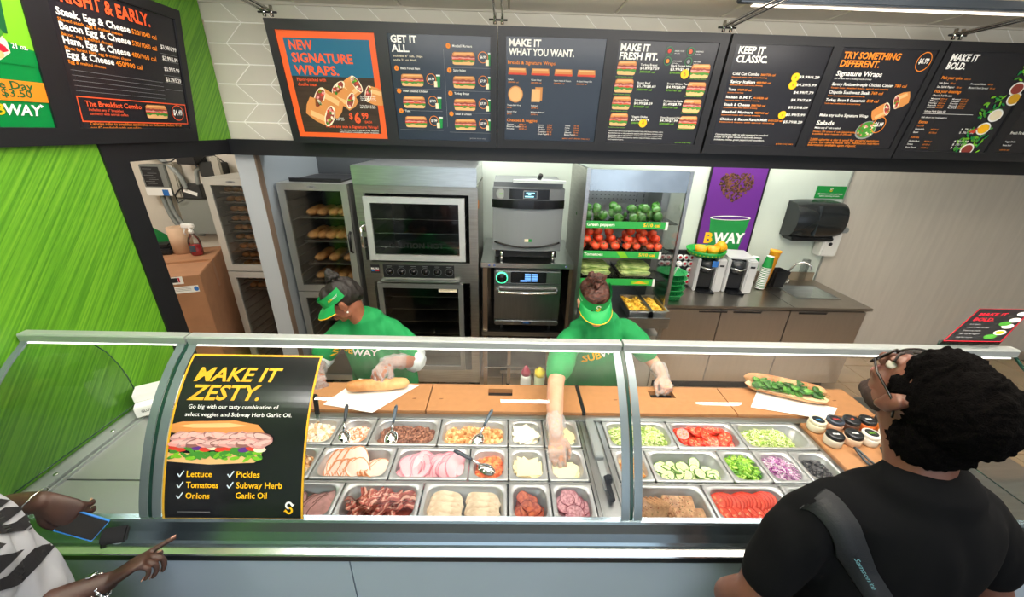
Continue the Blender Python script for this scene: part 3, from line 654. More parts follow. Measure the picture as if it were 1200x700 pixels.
# cutting boards
BOARD = mat('composite_board', '#b07c50', .55, var=.04, vscale=30)
BOARDD = mat('board_mark', '#7b4c2c', .6)
def cut_board(x0, x1, label, holes=(), marks=()):
    t = thing('cutting_board', label, 'cutting board', (x0, 1.545, .873)); w = x1 - x0
    bm = bmesh.new(); 
    b = MB().use(BOARD)
    # slab split round its hand holes
    xs = sorted([0, w] + [h for hh in holes for h in (hh[0] - x0, hh[1] - x0)]); y1 = .222
    for i in range(len(xs) - 1):
        if i % 2 == 0: b.box(xs[i], xs[i + 1], 0, y1, 0, .034)
        else: b.box(xs[i], xs[i + 1], 0, .125, 0, .034); b.box(xs[i], xs[i + 1], .185, y1, 0, .034)
    bm.free(); b.build('slab', t)
    for hh in holes:
        q = MB().use(BLACK); q.box(hh[0] - x0 - .001, hh[1] - x0 + .001, .122, .188, .0005, .006); q.build('hand_hole', t, label='dark recessed hand hole')
    for mx, my in marks:
        q = MB().use(BOARDD); q.box(mx - x0 - .009, mx - x0 + .009, my, my + .005, .0342, .0348); q.box(mx - x0 - .002, mx - x0 + .012, my + .003, my + .007, .0342, .0347); q.build('stamp', t)
    return t
cut_board(-1.15, -.385, 'tan cutting board under the bread roll, left of the first seam', (), ((-.46, .09 ),))
cut_board(-.379, .405, 'tan cutting board beside the first worker with a black hand hole', ((-.075, .055),), ((-.32, .09),))
cut_board(.425, 1.20, 'tan cutting board where the second worker rests a gloved fist', ((.80, .935),), ((.60, .10), (1.15, .09)))
cut_board(1.206, 1.925, 'tan cutting board under the open sandwich, furthest right', (), ((1.26, .09), (1.80, .12)))
t = thing('spacer_bar', 'black metal spacer standing in the gap between cutting boards', 'bar', (.415, 1.545, .873))
MB().use(BLACK).box(-.0075, .0075, 0, .225, 0, .036).build('bar', t)
t = thing('cutting_board', 'small tan side board holding the seasoning tubs', 'cutting board', (1.495, 1.17, .876))
MB().use(BOARD).box(0, .52, 0, .33, 0, .022, c=.003).build('slab', t)

# ================================================================== curved glass guard
SG = thing('sneeze_guard', 'curved clear glass guard with aluminium top rail along the counter', 'glass guard', (0, 1.0, .9))
SGI = T(0, -1.0, -.9)
PROF = [(1.283, 1.445), (1.254, 1.42), (1.198, 1.383), (1.119, 1.311), (1.055, 1.233), (.995, 1.138), (.944, 1.038), (.918, .973), (.910, .93)]
def prof(t, off=0.0):
    """smooth curve through PROF, t 0 (top) .. 1 (bottom); off = outward (towards the customers)"""
    n = len(PROF) - 1; f = max(0, min(.9999, t)) * n; i = int(f); a = f - i
    P = [Vector(PROF[max(0, min(n, k))]) for k in (i - 1, i, i + 1, i + 2)]
    q = .5 * ((2 * P[1]) + (P[2] - P[0]) * a + (2 * P[0] - 5 * P[1] + 4 * P[2] - P[3]) * a * a + (3 * P[1] - P[0] - 3 * P[2] + P[3]) * a ** 3)
    d = .5 * ((P[2] - P[0]) + 2 * (2 * P[0] - 5 * P[1] + 4 * P[2] - P[3]) * a + 3 * (3 * P[1] - P[0] - 3 * P[2] + P[3]) * a * a)
    d.normalize(); nn = Vector((d.y, -d.x))          # outward normal
    if nn.x > 0 and nn.y < 0: nn = -nn
    if nn.x > 0: nn = -nn
    return q + nn * off
def curved(x0, x1, o0, o1, m, name, label=None, t0=0, t1=1, nv=28):
    b = MB().use(m)
    for off, flip in ((o1, 0), (o0, 1)):
        g = MB(); g.grid(lambda u, v: (x0 + (x1 - x0) * (1 - u), prof(t0 + (t1 - t0) * v, off).x, prof(t0 + (t1 - t0) * v, off).y), 1, nv)
        b.add(g.v, [f[::-1] if flip else f for f in g.f], SGI, True)
    for x, fl in ((x0, 0), (x1, 1)):
        for j in range(nv):
            ta, tb = t0 + (t1 - t0) * j / nv, t0 + (t1 - t0) * (j + 1) / nv
            a, c, d, e = prof(ta, o0), prof(tb, o0), prof(tb, o1), prof(ta, o1)
            b.add([(x, a.x, a.y), (x, c.x, c.y), (x, d.x, d.y), (x, e.x, e.y)], [(0, 1, 2, 3) if fl else (3, 2, 1, 0)], SGI)
    return b.build(name, SG, label=label) if label else b.build(name, SG)
EDGE = mat('glass_edge_green', '#173a33', .2)
J1, J2 = -1.187, .458
XEND = 2.02
for a, b_ in ((-1.795, J1 - .006), (J1 + .006, J2 - .006), (J2 + .006, XEND)):
    bb = MB().use(PG)
    bb.grid(lambda u, v: tuple(SGI @ Vector((a + (b_ - a) * (1 - u), prof(v, 0).x, prof(v, 0).y))), 1, 40)
    bb.build('glass_pane', SG)
for j in (J1, J2):
    w = .028
    curved(j - .008 - w, j - .008, .001, .004, GLZBAR, 'glazing_band'); curved(j + .008, j + .008 + w, .001, .004, GLZBAR, 'glazing_band')
    curved(j - .0055, j + .0055, -.006, .003, EDGE, 'joint_seal')
curved(-1.797, -1.775, -.003, .004, GLZBAR, 'glazing_band'); curved(XEND - .004, XEND + .004, -.004, .004, EDGE, 'joint_seal')
# vertical end glass, curved edge
def endglass(x):
    b = MB().use(PG); P = [prof(i / 24) for i in range(25)]; pts = [(x, p.x, p.y) for p in P] + [(x, 1.555 , .93), (x, 1.56, 1.0), (x, 1.555, 1.08), (x, 1.54, 1.16), (x, 1.515, 1.24), (x, 1.475, 1.31), (x, 1.42, 1.37), (x, 1.36, 1.41), (x, 1.30, 1.435)]
    b.add(pts, [tuple(range(len(pts)))], SGI); b.build('end_pane', SG)
    e = MB().use(EDGE); e.tube([SGI @ Vector(p) for p in pts[24:] + [pts[0]]], .0025, 6); e.build('end_pane_edge', SG)
endglass(XEND + .006); endglass(-1.792)
for a, b_ in ((-1.80, J1 - .004), (J1 + .004, J2 - .004), (J2 + .004, XEND)):
    r = MB().use(RAIL)
    pr_ = [(1.268, 1.462), (1.268, 1.437), (1.272, 1.433), (1.302, 1.433), (1.306, 1.437), (1.306, 1.463), (1.303, 1.467), (1.272, 1.467)]
    n = len(pr_); vs = [SGI @ Vector((x, y, z)) for x in (a, b_) for y, z in pr_]
    r.add(vs, [((i + 1) % n, i, n + i, n + (i + 1) % n) for i in range(n)] + [tuple(range(n)), tuple(range(n, 2 * n))[::-1]])
    r.build('top_rail', SG)
    l = MB().use(mat('led_strip', '#ffffff', .5, emit=2.0, ecol='#fff8ee')).box(a + .02, b_ - .02, .269, .280, .5285, .5325); l.build('light_strip', SG)
    li = area('guard_strip_light', ((a + b_) / 2, 1.290, 1.424), ((b_ - a) - .1, .02), 1.3 * (b_ - a), (1, .98, .95))
# poster stuck on the curved glass
def bow(u, v, h):
    # u metres from left, v 0..1 down the curve
    q = prof(.167 + v * (.905 - .167), .006 + h)
    return SGI @ Vector((-1.143 + u, q.x, q.y))
PT = thing('glass_poster', 'black and gold sandwich poster stuck on the curved glass', 'poster', (-.9, 1.0, .9))
PTI = T(.9, -1.0, -.9)
LEN = 0.0; pp = prof(.167)
for i in range(1, 41): q = prof(.167 + (.905 - .167) * i / 40); LEN += (q - pp).length; pp = q
# arc-length table so print is not stretched
_tab = [0]; pp = prof(.167)
for i in range(1, 81): q = prof(.167 + (.905 - .167) * i / 80); _tab.append(_tab[-1] + (q - pp).length); pp = q
def bow2(u, v, h):
    import bisect
    v = max(0, min(_tab[-1] - 1e-6, v)); i = max(1, bisect.bisect_left(_tab, v)); f = (i - 1 + (v - _tab[i - 1]) / (_tab[i] - _tab[i - 1])) / 80
    return T(0, 0, 0) @ (T(.9, 0, 0) @ bow(u, f, h))
PW, PH = .472, _tab[-1]
s = Sheet(bow2); s.rect(0, 0, PW, PH, mat('poster_black_print', '#1a1b1f', .22), -.001, 1, 30); sh = s.build('sheet', PT)
s = Sheet(bow2); L_ = Sheet(bow2); s.frame(0, 0, PW, PH, .0075, I['gold'], .0005, nv=30); L_.h = .0014
L_.text('MAKE IT', .040, .100, .050, I['gold'], .03, .22, width=.305); L_.text('ZESTY.', .036, .165, .052, I['gold'], .03, .22, width=.250)
L_.text('Go big with our tasty combination of', .050, .194, .0135, I['white'], .005, width=.31); L_.text('select veggies and Subway Herb Garlic Oil.', .045, .220, .0135, I['white'], .005, width=.365)
# sandwich picture
def band(pts, m, h): s.pts(pts, m, h)
V0 = .236
band([(.008, V0 + 0.038), (.008, V0 + 0.010), (.04, V0 + 0.002), (.22, V0 - 0.003), (.30, V0 + 0.010), (.325, V0 + 0.034), (.31, V0 + 0.047), (.2, V0 + 0.043), (.1, V0 + 0.044)], I['bread'], .001)
band([(.03, V0 + 0.017), (.08, V0 + 0.009), (.20, V0 + 0.005), (.27, V0 + 0.014), (.2, V0 + 0.020), (.08, V0 + 0.022)], I['breadl'], .0014)
band([(.008, V0 + 0.132), (.008, V0 + 0.102), (.10, V0 + 0.106), (.25, V0 + 0.100), (.322, V0 + 0.098), (.325, V0 + 0.119), (.30, V0 + 0.134), (.15, V0 + 0.141)], I['breadl'], .001)
rr = random.Random(3)
for i in range(46): s.ell(.02 + rr.random() * .30, V0 + 0.100 + rr.uniform(-.006, .022), .018, .006, I[('leaf', 'lime', 'leaf')[i % 3]], .0016 + i * 2e-5, rot=rr.uniform(-.7, .7), n=8)
for i in range(12): s.ell(.03 + i * .026, V0 + 0.088 + rr.uniform(-.004, .004), .022, .009, I[('tomato', 'tomato', 'leaf', 'purple', 'tomato', 'cream')[i % 6]], .0026 + i * 2e-5, rot=rr.uniform(-.2, .2), n=10)
pk = mat('print_turkey', '#bd8c88', .5); pk2 = mat('print_turkey_shadow', '#8d5d58', .5)
for i in range(22):
    u, v, r_ = .043 + (i % 11) * .028, V0 + 0.049 + (i // 11) * .022, rr.uniform(-.4, .4)
    s.ell(u, v, .036, .014, (pk, pk2, I['pink'])[i % 3], .0032 + i * 3e-5, rot=r_, n=12, wob=.08, seed=i); s.ell(u, v - .003, .030, .006, (mat('print_turkey_light', '#d8b2ab', .5)), .00322 + i * 3e-5, rot=r_, n=10)
for i, (tt, u, v, w) in enumerate((('Lettuce', .078, .530, .085), ('Tomatoes', .078, .567, .108), ('Onions', .078, .604, .080), ('Pickles', .245, .530, .078), ('Subway Herb', .245, .567, .155), ('Garlic Oil', .245, .602, .105))):
    v = .418 + (v - .530) * .97
    L_.text(tt, u, v, .0205, I['yellow'], .03, width=w)
    if i < 5: s.line(u - .030, v - .010, u - .023, v, .004, I['skyw'], .0014); s.line(u - .023, v, u - .010, v - .020, .004, I['skyw'], .0014)
s.rect(.05, PH - .030, .16, PH - .0285, I['grey'], .001)
emblem(s, .425, PH - .045, .024, I['white'], I['yellow'], .0015)
s.build('picture', sh); L_.build('lettering', sh)

# small card on the right of the guard
c0, c1, c2, c3 = Vector((1.60, 1.24, 1.478)), Vector((2.083, 1.5, 1.541)), Vector((2.34, 1.5, 1.546)), Vector((1.90, 1.30, 1.458))
t = thing('counter_card', 'black card with red border standing on the guard behind the customer', 'sign', (1.74, 1.30, 1.46))
c0 = Vector((1.731, 1.30, 1.486)); U = Vector((.235, 0, 0)); Vv = c0 - c1
Vv.x = c0.x - c1.x; ti = T(-1.74, -1.30, -1.46)
fn = lambda u, v, h: ti @ (c1 + U * u + Vv * v + Vector((-.2, -.35, .9)).normalized() * h)
s = Sheet(fn); s.rect(0, 0, 1, 1, mat('card_black_print', '#1b1c20', .35), 0); card = s.build('card', t)
b = MB().use(ACRY); b.add([fn(u, v, h) for u in (-.01, 1.01) for v in (-.01, 1.06) for h in (-.004, -.001)], [(0, 2, 3, 1), (4, 5, 7, 6), (0, 1, 5, 4), (2, 6, 7, 3), (0, 4, 6, 2), (1, 3, 7, 5)]); b.build('holder', t)
MB().use(ACRY).box(.0, .16, -.02, .02, -.001, .022).build('holder_foot', t)
s = Sheet(fn); s.rect(0, 0, 1, .012, I['crimson'], .001); s.rect(0, 0, .018, 1, I['crimson'], .001); s.rect(.982, 0, 1, 1, I['crimson'], .001); s.rect(0, .985, 1, 1, I['crimson'], .001)
s.text('MAKE IT', .12, .24, .10, I['crimson'], .02, width=.52, h=.0015); s.text('BOLD.', .12, .40, .10, I['crimson'], .02, width=.38, h=.0015)
for i in range(5): s.text(('Sub Spice', 'Mustard Seed Spread', 'Provencal Herbs', 'Sea Salt & Pepper', 'Ask for more')[i], .14, .52 + i * .095, .035, I['grey'], .02, width=(.2, .4, .32, .36, .28)[i], h=.0015)
for i, (u, v, m) in enumerate(((.92, .16, 'white'), (.88, .36, 'cream'), (.85, .55, 'white'), (.82, .74, 'yellow'), (.72, .86, 'leaf'), (.76, .48, 'leaf'))): s.ell(u, v, .11, .07, I['white' if m != 'leaf' else 'leaf'], .0015 + i * 1e-4); s.ell(u, v, .08, .05, I[m], .0017 + i * 1e-4)
s.build('lettering', card)

# box of gloves in the corner of the counter
t = thing('glove_box', 'two white cardboard boxes worth of gloves lying by the green wall', 'box', (-1.735, 1.54, .906), R(33)); t.scale = (1.25, 1.5, 1.6)
t['label'] = 'white glove dispenser box lying at the green wall end of the counter'
MB().use(WHITE).box(-.03, .25, -.045, .045, 0, .035, c=.002).build('carton', t)
o = MB().use(PWHITE).box(-.03, .25, -.015, .045, .036, .062, c=.002).build('lid_tray', t)
s = Sheet(flat((-.032, .04, .052), (0, -1, 0), (0, 0, -1))); s = Sheet(flat((-.03, -.046, .030), (1, 0, 0), (0, 0, -1)))
s.text('GLOVES', .02, .014, .009, I['dark'], .03, h=.001); s.text('M 100', .09, .024, .012, I['dark'], .04, h=.001); s.rect(.15, .008, .24, .010, I['grey'], .001); s.rect(.15, .014, .22, .016, I['grey'], .001); s.build('lettering', t)
# ================================================================== kitchen behind the counter
RACKM = mat('rack_frame', '#a4a6a2', .38, .7)
RACKW = mat('rack_frame_pale', '#c9c8c2', .4, .4)
BREAD = mat('baked_bread', '#d08440', .55, var=.2, vscale=14, col2='#f0b878', bump=.2)
BREADL = mat('pale_bread', '#d9a063', .6, var=.2, vscale=12, col2='#efc894', bump=.2)
def loaf_mesh(L=.30, w=.075, h=.055, m=BREAD, n=14, seed=0):
    b = MB().use(m); rr = random.Random(seed)
    def f(u, v):
        t = u * 2 - 1; k = max(0, 1 - abs(t) ** 5) ** .5 if abs(t) < 1 else 0
        a = PI * v * 2; c = .5 + .5 * math.sin(a)
        x = t * L / 2; y = math.cos(a) * w / 2 * k; z = h / 2 + math.sin(a) * h / 2 * (k if math.sin(a) > 0 else k * .95)
        q = .0025 * noise.noise(Vector((x * 30 + seed, y * 40, z * 40))); return (x, y + q, z + q)
    b.grid(f, n, 12); return b.mesh('loaf')
LOAF = [loaf_mesh(.30, .085, .06, BREAD, 12, k) for k in range(2)]
ROLL = loaf_mesh(.13, .10, .07, BREAD, 8, 5)
LOAFW = [loaf_mesh(.30, .09, .065, BREADL, 12, k) for k in (3, 4)]

def cabinet(label, x0, x1, y, z0, z1, zdiv, depth, fm, hinge_right=True):
    t = thing('proofer_cabinet', label, 'bread cabinet', (x0, y, 0)); w = x1 - x0; ti = T(0, 0, 0)
    b = MB().use(fm)
    b.box(0, .02, 0, depth, z0, z1); b.box(w - .02, w, 0, depth, z0, z1); b.box(.02, w - .02, depth - .02, depth, z0, z1); b.box(.02, w - .02, 0, depth, z1 - .02, z1); b.box(.02, w - .02, 0, depth, z0, z0 + .02); b.box(.02, w - .02, .02, depth, zdiv - .015, zdiv + .015)
    b.build('body', t)
    MB().use(DARKIN).box(.021, w - .021, depth - .03, depth - .021, z0 + .02, z1 - .02).build('back_liner', t)
    f = .05
    for a, c in ((z0 + .02, zdiv - .004), (zdiv + .004, z1)):
        d = MB().use(fm).box(0, w, -.035, -.005, a, a + f).box(0, w, -.035, -.005, c - f, c).box(0, f, -.035, -.005, a + f, c - f).box(w - f, w, -.035, -.005, a + f, c - f)
        dd = d.build('door', t)
        MB().use(DOORG).box(f, w - f, -.022, -.018, a + f, c - f).build('glass_pane', dd)
        MB().use(BLACK).box(f - .004, w - f + .004, -.016, -.012, a + f - .004, a + f).box(f - .004, w - f + .004, -.016, -.012, c - f, c - f + .004).build('gasket', dd)
        MB().use(BLACKG).tube([(w - .02, -.036, (a + c) / 2 - .09), (w - .02, -.065, (a + c) / 2 - .07), (w - .02, -.065, (a + c) / 2 + .05), (w - .02, -.036, (a + c) / 2 + .07)], .010, 8).build('door_handle', dd)
    s = Sheet(flat((w / 2 - .05, -.0355, z1 - .012), (1, 0, 0), (0, 0, -1))); s.ell(.05, .012, .035, .008, I['grey']); s.text('BREAD', .05, .015, .007, I['dark'], .03, align='c', h=.0015); s.build('badge', t)
    for x in (.022, w - .032):
        r = MB().use(RACKM)
        for k in range(int((z1 - z0 - .12) / .072)): r.box(x, x + .010, .03, depth - .06, z0 + .06 + k * .072, z0 + .066 + k * .072)
        r.build('tray_rail', t)
    for x in (.05, w - .05): 
        MB().use(RUBBER).cyl((x, .06, .04), (x, .09, .04), .04, 14).build('caster', t)
    return t
TRAYM = mat('tray_metal', '#8d8a86', .4, .8)
def rack_trays(x0, x1, y, zs, per, mesh, rot, group, lbl, sc=1, tlabel=None, tg=None):
    for k, z in enumerate(zs):
        t = tag(MB().use(TRAYM).box(x0, x1, y, y + .34, z, z + .004).box(x0, x1, y, y + .004, z, z + .014).box(x0, x0 + .004, y, y + .34, z, z + .012).box(x1 - .004, x1, y, y + .34, z, z + .012).build('bread_tray', m=TRAYM), tlabel, 'tray', tg)
        n = per[k] if hasattr(per, '__len__') else per
        for i in range(n):
            xx = x0 + (x1 - x0) * (i + .5) / n + random.uniform(-.006, .006)
            inst('bread_loaf', random.choice(mesh), (xx, y + (.19 if sc > .6 else .07), z + .0045), (0, 0, rot + random.uniform(-.06, .06)), scale=sc * 1.12 * random.uniform(.94, 1.04), label=lbl, cat='bread', group=group)
# narrow cabinet in the closet
cabinet('narrow tall glass-door bread cabinet behind the cardboard box in the closet', -2.24, -1.83, 3.0, .10, 1.83, 1.105, .58, RACKW)
rack_trays(-2.185, -1.88, 3.04, [1.71 - .075 * k for k in range(9)][::-1], 5, [ROLL], PI / 2, 'rolls on trays in the narrow closet cabinet', 'golden roll on a wire tray inside the narrow closet cabinet', .50, 'thin metal tray of rolls inside the narrow closet cabinet', 'trays in the narrow closet cabinet')
rack_trays(-2.185, -1.88, 3.04, [.99, .915], 5, [ROLL], PI / 2, 'rolls on trays in the narrow closet cabinet', 'golden roll on a wire tray inside the narrow closet cabinet', .50, 'thin metal tray of rolls inside the narrow closet cabinet', 'trays in the narrow closet cabinet')
# wide cabinet beside the oven
cabinet('wide glass-door bread cabinet between the partition and the tall oven', -1.66, -1.155, 2.92, .10, 1.82, .975, .62, RACKM)
rack_trays(-1.58, -1.225, 2.97, [1.545, 1.36, 1.175, 1.02], [4, 5, 3, 4], LOAF, PI / 2, 'loaves on trays in the wide bread cabinet', 'baked loaf lying on a tray in the wide bread cabinet', .95, 'metal tray of loaves in the wide bread cabinet', 'trays in the wide bread cabinet')
rack_trays(-1.58, -1.225, 2.97, [.83, .67, .50, .34], [0, 0, 0, 0], LOAF, PI / 2, '', '', 1, 'empty dark tray low in the wide bread cabinet', 'empty trays in the wide bread cabinet')
tag(MB().use(BLACK).box(-1.60, -1.22, 2.96, 3.4, 1.822, 1.832).box(-1.60, -1.22, 2.96, 2.972, 1.832, 1.848).build('baking_tray', m=BLACK), 'black baking tray lying on top of the wide bread cabinet', 'tray')

# tall oven
t = thing('tall_oven', 'tall stainless double oven with two glass doors and a row of knobs', 'oven', (-.66, 2.9, 0)); W2 = .452
MB().use(STEELD).box(-W2, -.385, 0, .68, .10, 1.82).box(.385, W2, 0, .68, .10, 1.82).box(-.385, .385, .66, .68, .10, 1.82).box(-.385, .385, 0, .66, 1.76, 1.82).box(-.385, .385, 0, .66, 1.065, 1.235).box(-.385, .385, 0, .66, .10, .235).box(-.385, -.38, .02, .66, .235, 1.76).build('body', t)
MB().use(STEEL).box(-W2 + .005, W2 - .005, -.03, .66, 1.822, 1.955, c=.006).build('hood', t)
def odoor(x0, x1, z0, z1, f, m, y=-.03):
    d = MB().use(m).box(x0, x1, y, -.003, z0, z0 + f).box(x0, x1, y, -.003, z1 - f, z1).box(x0, x0 + f, y, -.003, z0 + f, z1 - f).box(x1 - f, x1, y, -.003, z0 + f, z1 - f).build('door', t)
    MB().use(DOORG).box(x0 + f, x1 - f, y + .012, y + .016, z0 + f, z1 - f).build('glass_pane', d)
    return d
d1_ = odoor(-.385, .355, 1.255, 1.74, .045, mat('door_frame_pale', '#c9cdce', .35, .5))
s = Sheet(flat((-.29, -.019, 1.40), (1, 0, 0), (0, 0, -1))); s.text('CAUTION HOT', .06, .045, .042, I['black'], .03, width=.42, h=.0015); s.build('lettering', d1_, label='black lettering printed on the door glass')
MB().use(CHROME).tube([(-.40, -.03, 1.36), (-.41, -.075, 1.37), (-.41, -.075, 1.52), (-.40, -.03, 1.53)], .009, 8).box(-.425, -.385, -.035, -.01, 1.48, 1.56, c=.004).build('door_handle', d1_)
MB().use(BLACK).box(-.42, -.402, -.012, 0, 1.25, 1.43).build('latch_slot', t)
d2_ = odoor(-.355, .33, .25, 1.065, .04, mat('door_frame_steel', '#8d9090', .35, .7))
s = Sheet(flat((.10, -.019, 1.02), (1, 0, 0), (0, 0, -1))); s.rect(.03, 0, .18, .028, I['cream'], .001); s.rect(.04, .008, .15, .010, I['dark'], .0015); s.rect(.04, .016, .12, .018, I['dark'], .0015); s.build('sticker', d2_, label='small white sticker on the lower door')
for k in range(3): MB().use(CHROME).box(-.375, .34, .05, .60, 1.34 + k * .11, 1.344 + k * .11).build('rack', t)
for k in range(6): MB().use(STEELD).box(-.345, .32, .05, .60, .34 + k * .115, .344 + k * .115).build('rack', t)
MB().use(DARKIN).box(-.38, .38, .655, .659, .235, 1.76).build('back_liner', t)
o = MB().use(mat('control_panel_black', '#17181b', .3)).box(-.30, .26, -.012, -.001, 1.108, 1.215).build('control_panel', t)
for k in range(6):
    x = -.25 + k * .094
    kn = MB().use(BLACKG).lathe([(.024, 0), (.024, .006), (.016, .008), (.014, .026), (.0, .026)], 16, T(x, -.012, 1.16) @ RX(PI / 2)).box(x - .003, x + .003, -.044, -.03, 1.147, 1.175)
    q = kn.build('knob', o)
    s = Sheet(flat((x, -.0122, 1.16), (1, 0, 0), (0, 0, -1))); s.ring(0, 0, .033, .033, .0015, I['grey'], .0004, 20); s.rect(-.02, -.045, .02, -.042, I['grey'], .0004); s.build('dial_marks', o)
s = Sheet(flat((-.365, -.0005, 1.19), (1, 0, 0), (0, 0, -1))); s.rect(-.035, -.02, .035, .05, I['dark'], .001); s.text('NU-VU', -.030, .02, .016, I['white'], .05, width=.058, h=.002); s.rect(-.03, .026, 0, .032, I['blue'], .002); s.rect(0, .026, .03, .032, I['crimson'], .002); s.build('badge', t)
MB().use(STEEL).box(-.32, .30, -.045, 0, 1.078, 1.092, c=.003).build('drip_ledge', t)
for x in (-.40, .40): MB().use(RUBBER).cyl((x, .05, .05), (x, .09, .05), .05, 14).build('caster', t)
tag(MB().use(mat('amber', '#d98a2b', .4)).box(-.207, -.203, 2.93, 2.96, 1.66, 1.72).build('tag_label', m=MATS['amber']), 'small amber tag stuck high on the tall oven side', 'tag')

# oven stand with two small ovens
t = thing('oven_stand', 'wheeled steel stand holding two compact ovens one above the other', 'stand', (.18, 2.85, 0)); TSt = t
MB().use(STEEL).box(-.365, .385, 0, .74, 1.25, 1.262).box(-.365, .385, -.012, .0, 1.225, 1.262).box(-.365, -.353, 0, .74, 1.225, 1.25).box(.373, .385, 0, .74, 1.225, 1.25).build('top_shelf', t)
MB().use(STEEL).box(-.36, .38, 0, .70, .645, .657).box(-.36, .38, -.01, 0, .62, .657).build('middle_shelf', t)
MB().use(STEELD).box(-.34, .36, 0.02, .68, .28, .29).build('lower_shelf', t)
for x in (-.35, .335):
    for y in (.02, .66): MB().use(mat('leg_bronze', '#8b7765', .35, .8)).box(x, x + .035, y, y + .035, .09, 1.225).build('leg', t)
for x in (-.14, .20): MB().use(MATS['leg_bronze']).box(x, x + .03, .05, .08, .09, .62).build('inner_post', t)
for x in (-.33, -.13, .22, .35): MB().use(RUBBER).lathe([(.045, -.014), (.045, .014)], 14, T(x, .05, .045) @ RY(PI / 2)).build('caster', t)
MB().use(STEELD).box(-.20, .25, .10, .14, .17, .20).build('cross_bar', t)
MB().use(mat('stand_back', '#1d1d1e', .6)).box(-.36, .38, .70, .71, .29, 1.225).box(-.362, -.352, .10, .70, .66, 1.22).box(.372, .382, .10, .70, .66, 1.22).build('back_panel', t)
for x in (-.30, -.26, .30): MB().use(mat('bolt_blue', '#5f6fae', .4)).cyl((x, -.012, 1.244), (x, -.016, 1.244), .009, 10).build('bolt', t)
# upper oven: dark grey with a bowed front
GREYOV = mat('oven_grey_shell', '#6e7377', .42, .2)
t = thing('rapid_oven', 'dark grey compact oven with bowed door and round green badge dial', 'oven', (.165, 2.86, 1.262))
t['label'] = 'dark grey compact oven standing on top of the stand'
def bowed(x0, x1, z0, z1, dep, bow_, m, name, y0=0.0, c=.02, par=None):
    b = MB().use(m); n = 14
    pts = [(x0 + (x1 - x0) * i / n, y0 - bow_ * (1 - (2 * i / n - 1) ** 2)) for i in range(n + 1)] + [(x1, dep), (x0, dep)]
    b.prism(pts, z0, z1); return b.build(name, par or t)
bowed(-.26, .26, .10, .44, .55, .0, GREYOV, 'body')
bowed(-.262, .262, .44, .565, .55, .03, GREYOV, 'head', par=t)
bowed(-.255, .255, .565, .60, .50, .0, GREYOV, 'top_cover', y0=.06)
dr = bowed(-.258, .258, .105, .43, 0, .035, mat('oven_door_grey', '#858b90', .4, .3), 'door')
bowed(-.265, .265, .425, .485, 0, .055, BLACKG, 'door_handle', par=dr)
b = MB().use(BLACKG); b.tube([(-.245 + .49 * i / 16, -.03 - .030 * (1 - (i / 8 - 1) ** 2), .175 - .035 * (1 - (i / 8 - 1) ** 2)) for i in range(17)], .008, 6); b.build('door_seam', dr)
cp = bowed(-.14, .15, .49, .562, 0, .012, mat('control_black', '#101216', .25), 'control_panel', y0=-.022)
s = Sheet(flat((-.04, -.0365, .552), (1, 0, 0), (0, 0, -1))); s.rect(0, 0, .10, .055, I['grey'], .0005); s.rect(.004, .004, .096, .051, mat('screen_dark', '#12303f', .2, emit=.4, ecol='#15303c'), .001)
scr_ = mat('screen_text', '#8fdcee', .3, emit=1.2, ecol='#9fe4f2')
s.rect(.02, .012, .08, .018, scr_, .0015); s.rect(.035, .024, .055, .029, scr_, .0015); s.rect(.012, .036, .075, .044, scr_, .0015); s.build('screen', cp)
s = Sheet(flat((-.20, -.013, .525), (1, 0, 0), (0, 0, -1))); s.ell(0, 0, .037, .037, I['grey'], .002, 24); s.ell(0, 0, .031, .031, mat('badge_grey', '#9aa3a0', .4), .0028, 24); s.text('GO', 0, .006, .012, I['lime'], .04, align='c', h=.0035); s.build('badge', t)
s = Sheet(flat((-.02, -.0365, .20), (1, 0, 0), (0, 0, -1))); s.rect(0, 0, .03, .022, I['cream'], .001); s.rect(.03, 0, .055, .022, I['green'], .001); s.build('sticker', dr)
for x in (-.19, .21): MB().use(CHROME).cyl((x, .03, 0), (x, .03, .10), .014, 10).build('foot', t)
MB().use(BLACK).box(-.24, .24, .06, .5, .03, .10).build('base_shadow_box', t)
t = thing('bread_peel', 'white paddle with a black knob lying on top of the grey compact oven', 'paddle', (.24, 2.92, 1.863))
MB().use(mat('peel_white', '#cfd9dc', .4)).prism([(-.19, -.06), (.19, -.06), (.19, -.03), (.03, .05), (-.03, .05), (-.19, -.03)], 0, .02).build('blade', t)
MB().use(BLACKG).cyl((0, 0, .02), (0.01, -.03, .055), .016, 12).build('knob', t)
# lower oven: stainless
t = thing('speed_oven', 'stainless compact oven with glowing green dial on the shelf under the grey one', 'oven', (.185, 2.86, .657))
MB().use(STEEL).box(-.265, .265, .0, .55, .07, .55, c=.012).build('body', t)
dr = bowed(-.262, .262, .13, .435, -.001, .012, mat('oven_steel', '#a8adaf', .28, 1, .05, 6, stretch=(14, 1, 1)), 'door', y0=-.03, par=t)
MB().use(CHROME).tube([(-.235, -.04, .395), (-.225, -.082, .385), (0, -.092, .383), (.225, -.082, .385), (.235, -.04, .395)], .011, 10).build('door_handle', dr)
MB().use(MATS['oven_steel']).box(-.262, .262, -.04, -.001, .075, .122, c=.008).build('lower_trim', t)
MB().use(MATS['oven_steel']).box(-.262, .262, -.03, -.001, .44, .548, c=.008).build('upper_trim', t)
MB().use(BLACK).box(-.26, .26, -.02, -.001, .120, .132).build('seam', t)
cp = MB().use(MATS['control_black']).box(-.135, .145, -.038, -.03, .448, .54, c=.004).build('control_panel', t)
s = Sheet(flat((-.03, -.0385, .532), (1, 0, 0), (0, 0, -1))); sb = mat('screen_blue', '#5f97d8', .3, emit=.9, ecol='#6ea6ee')
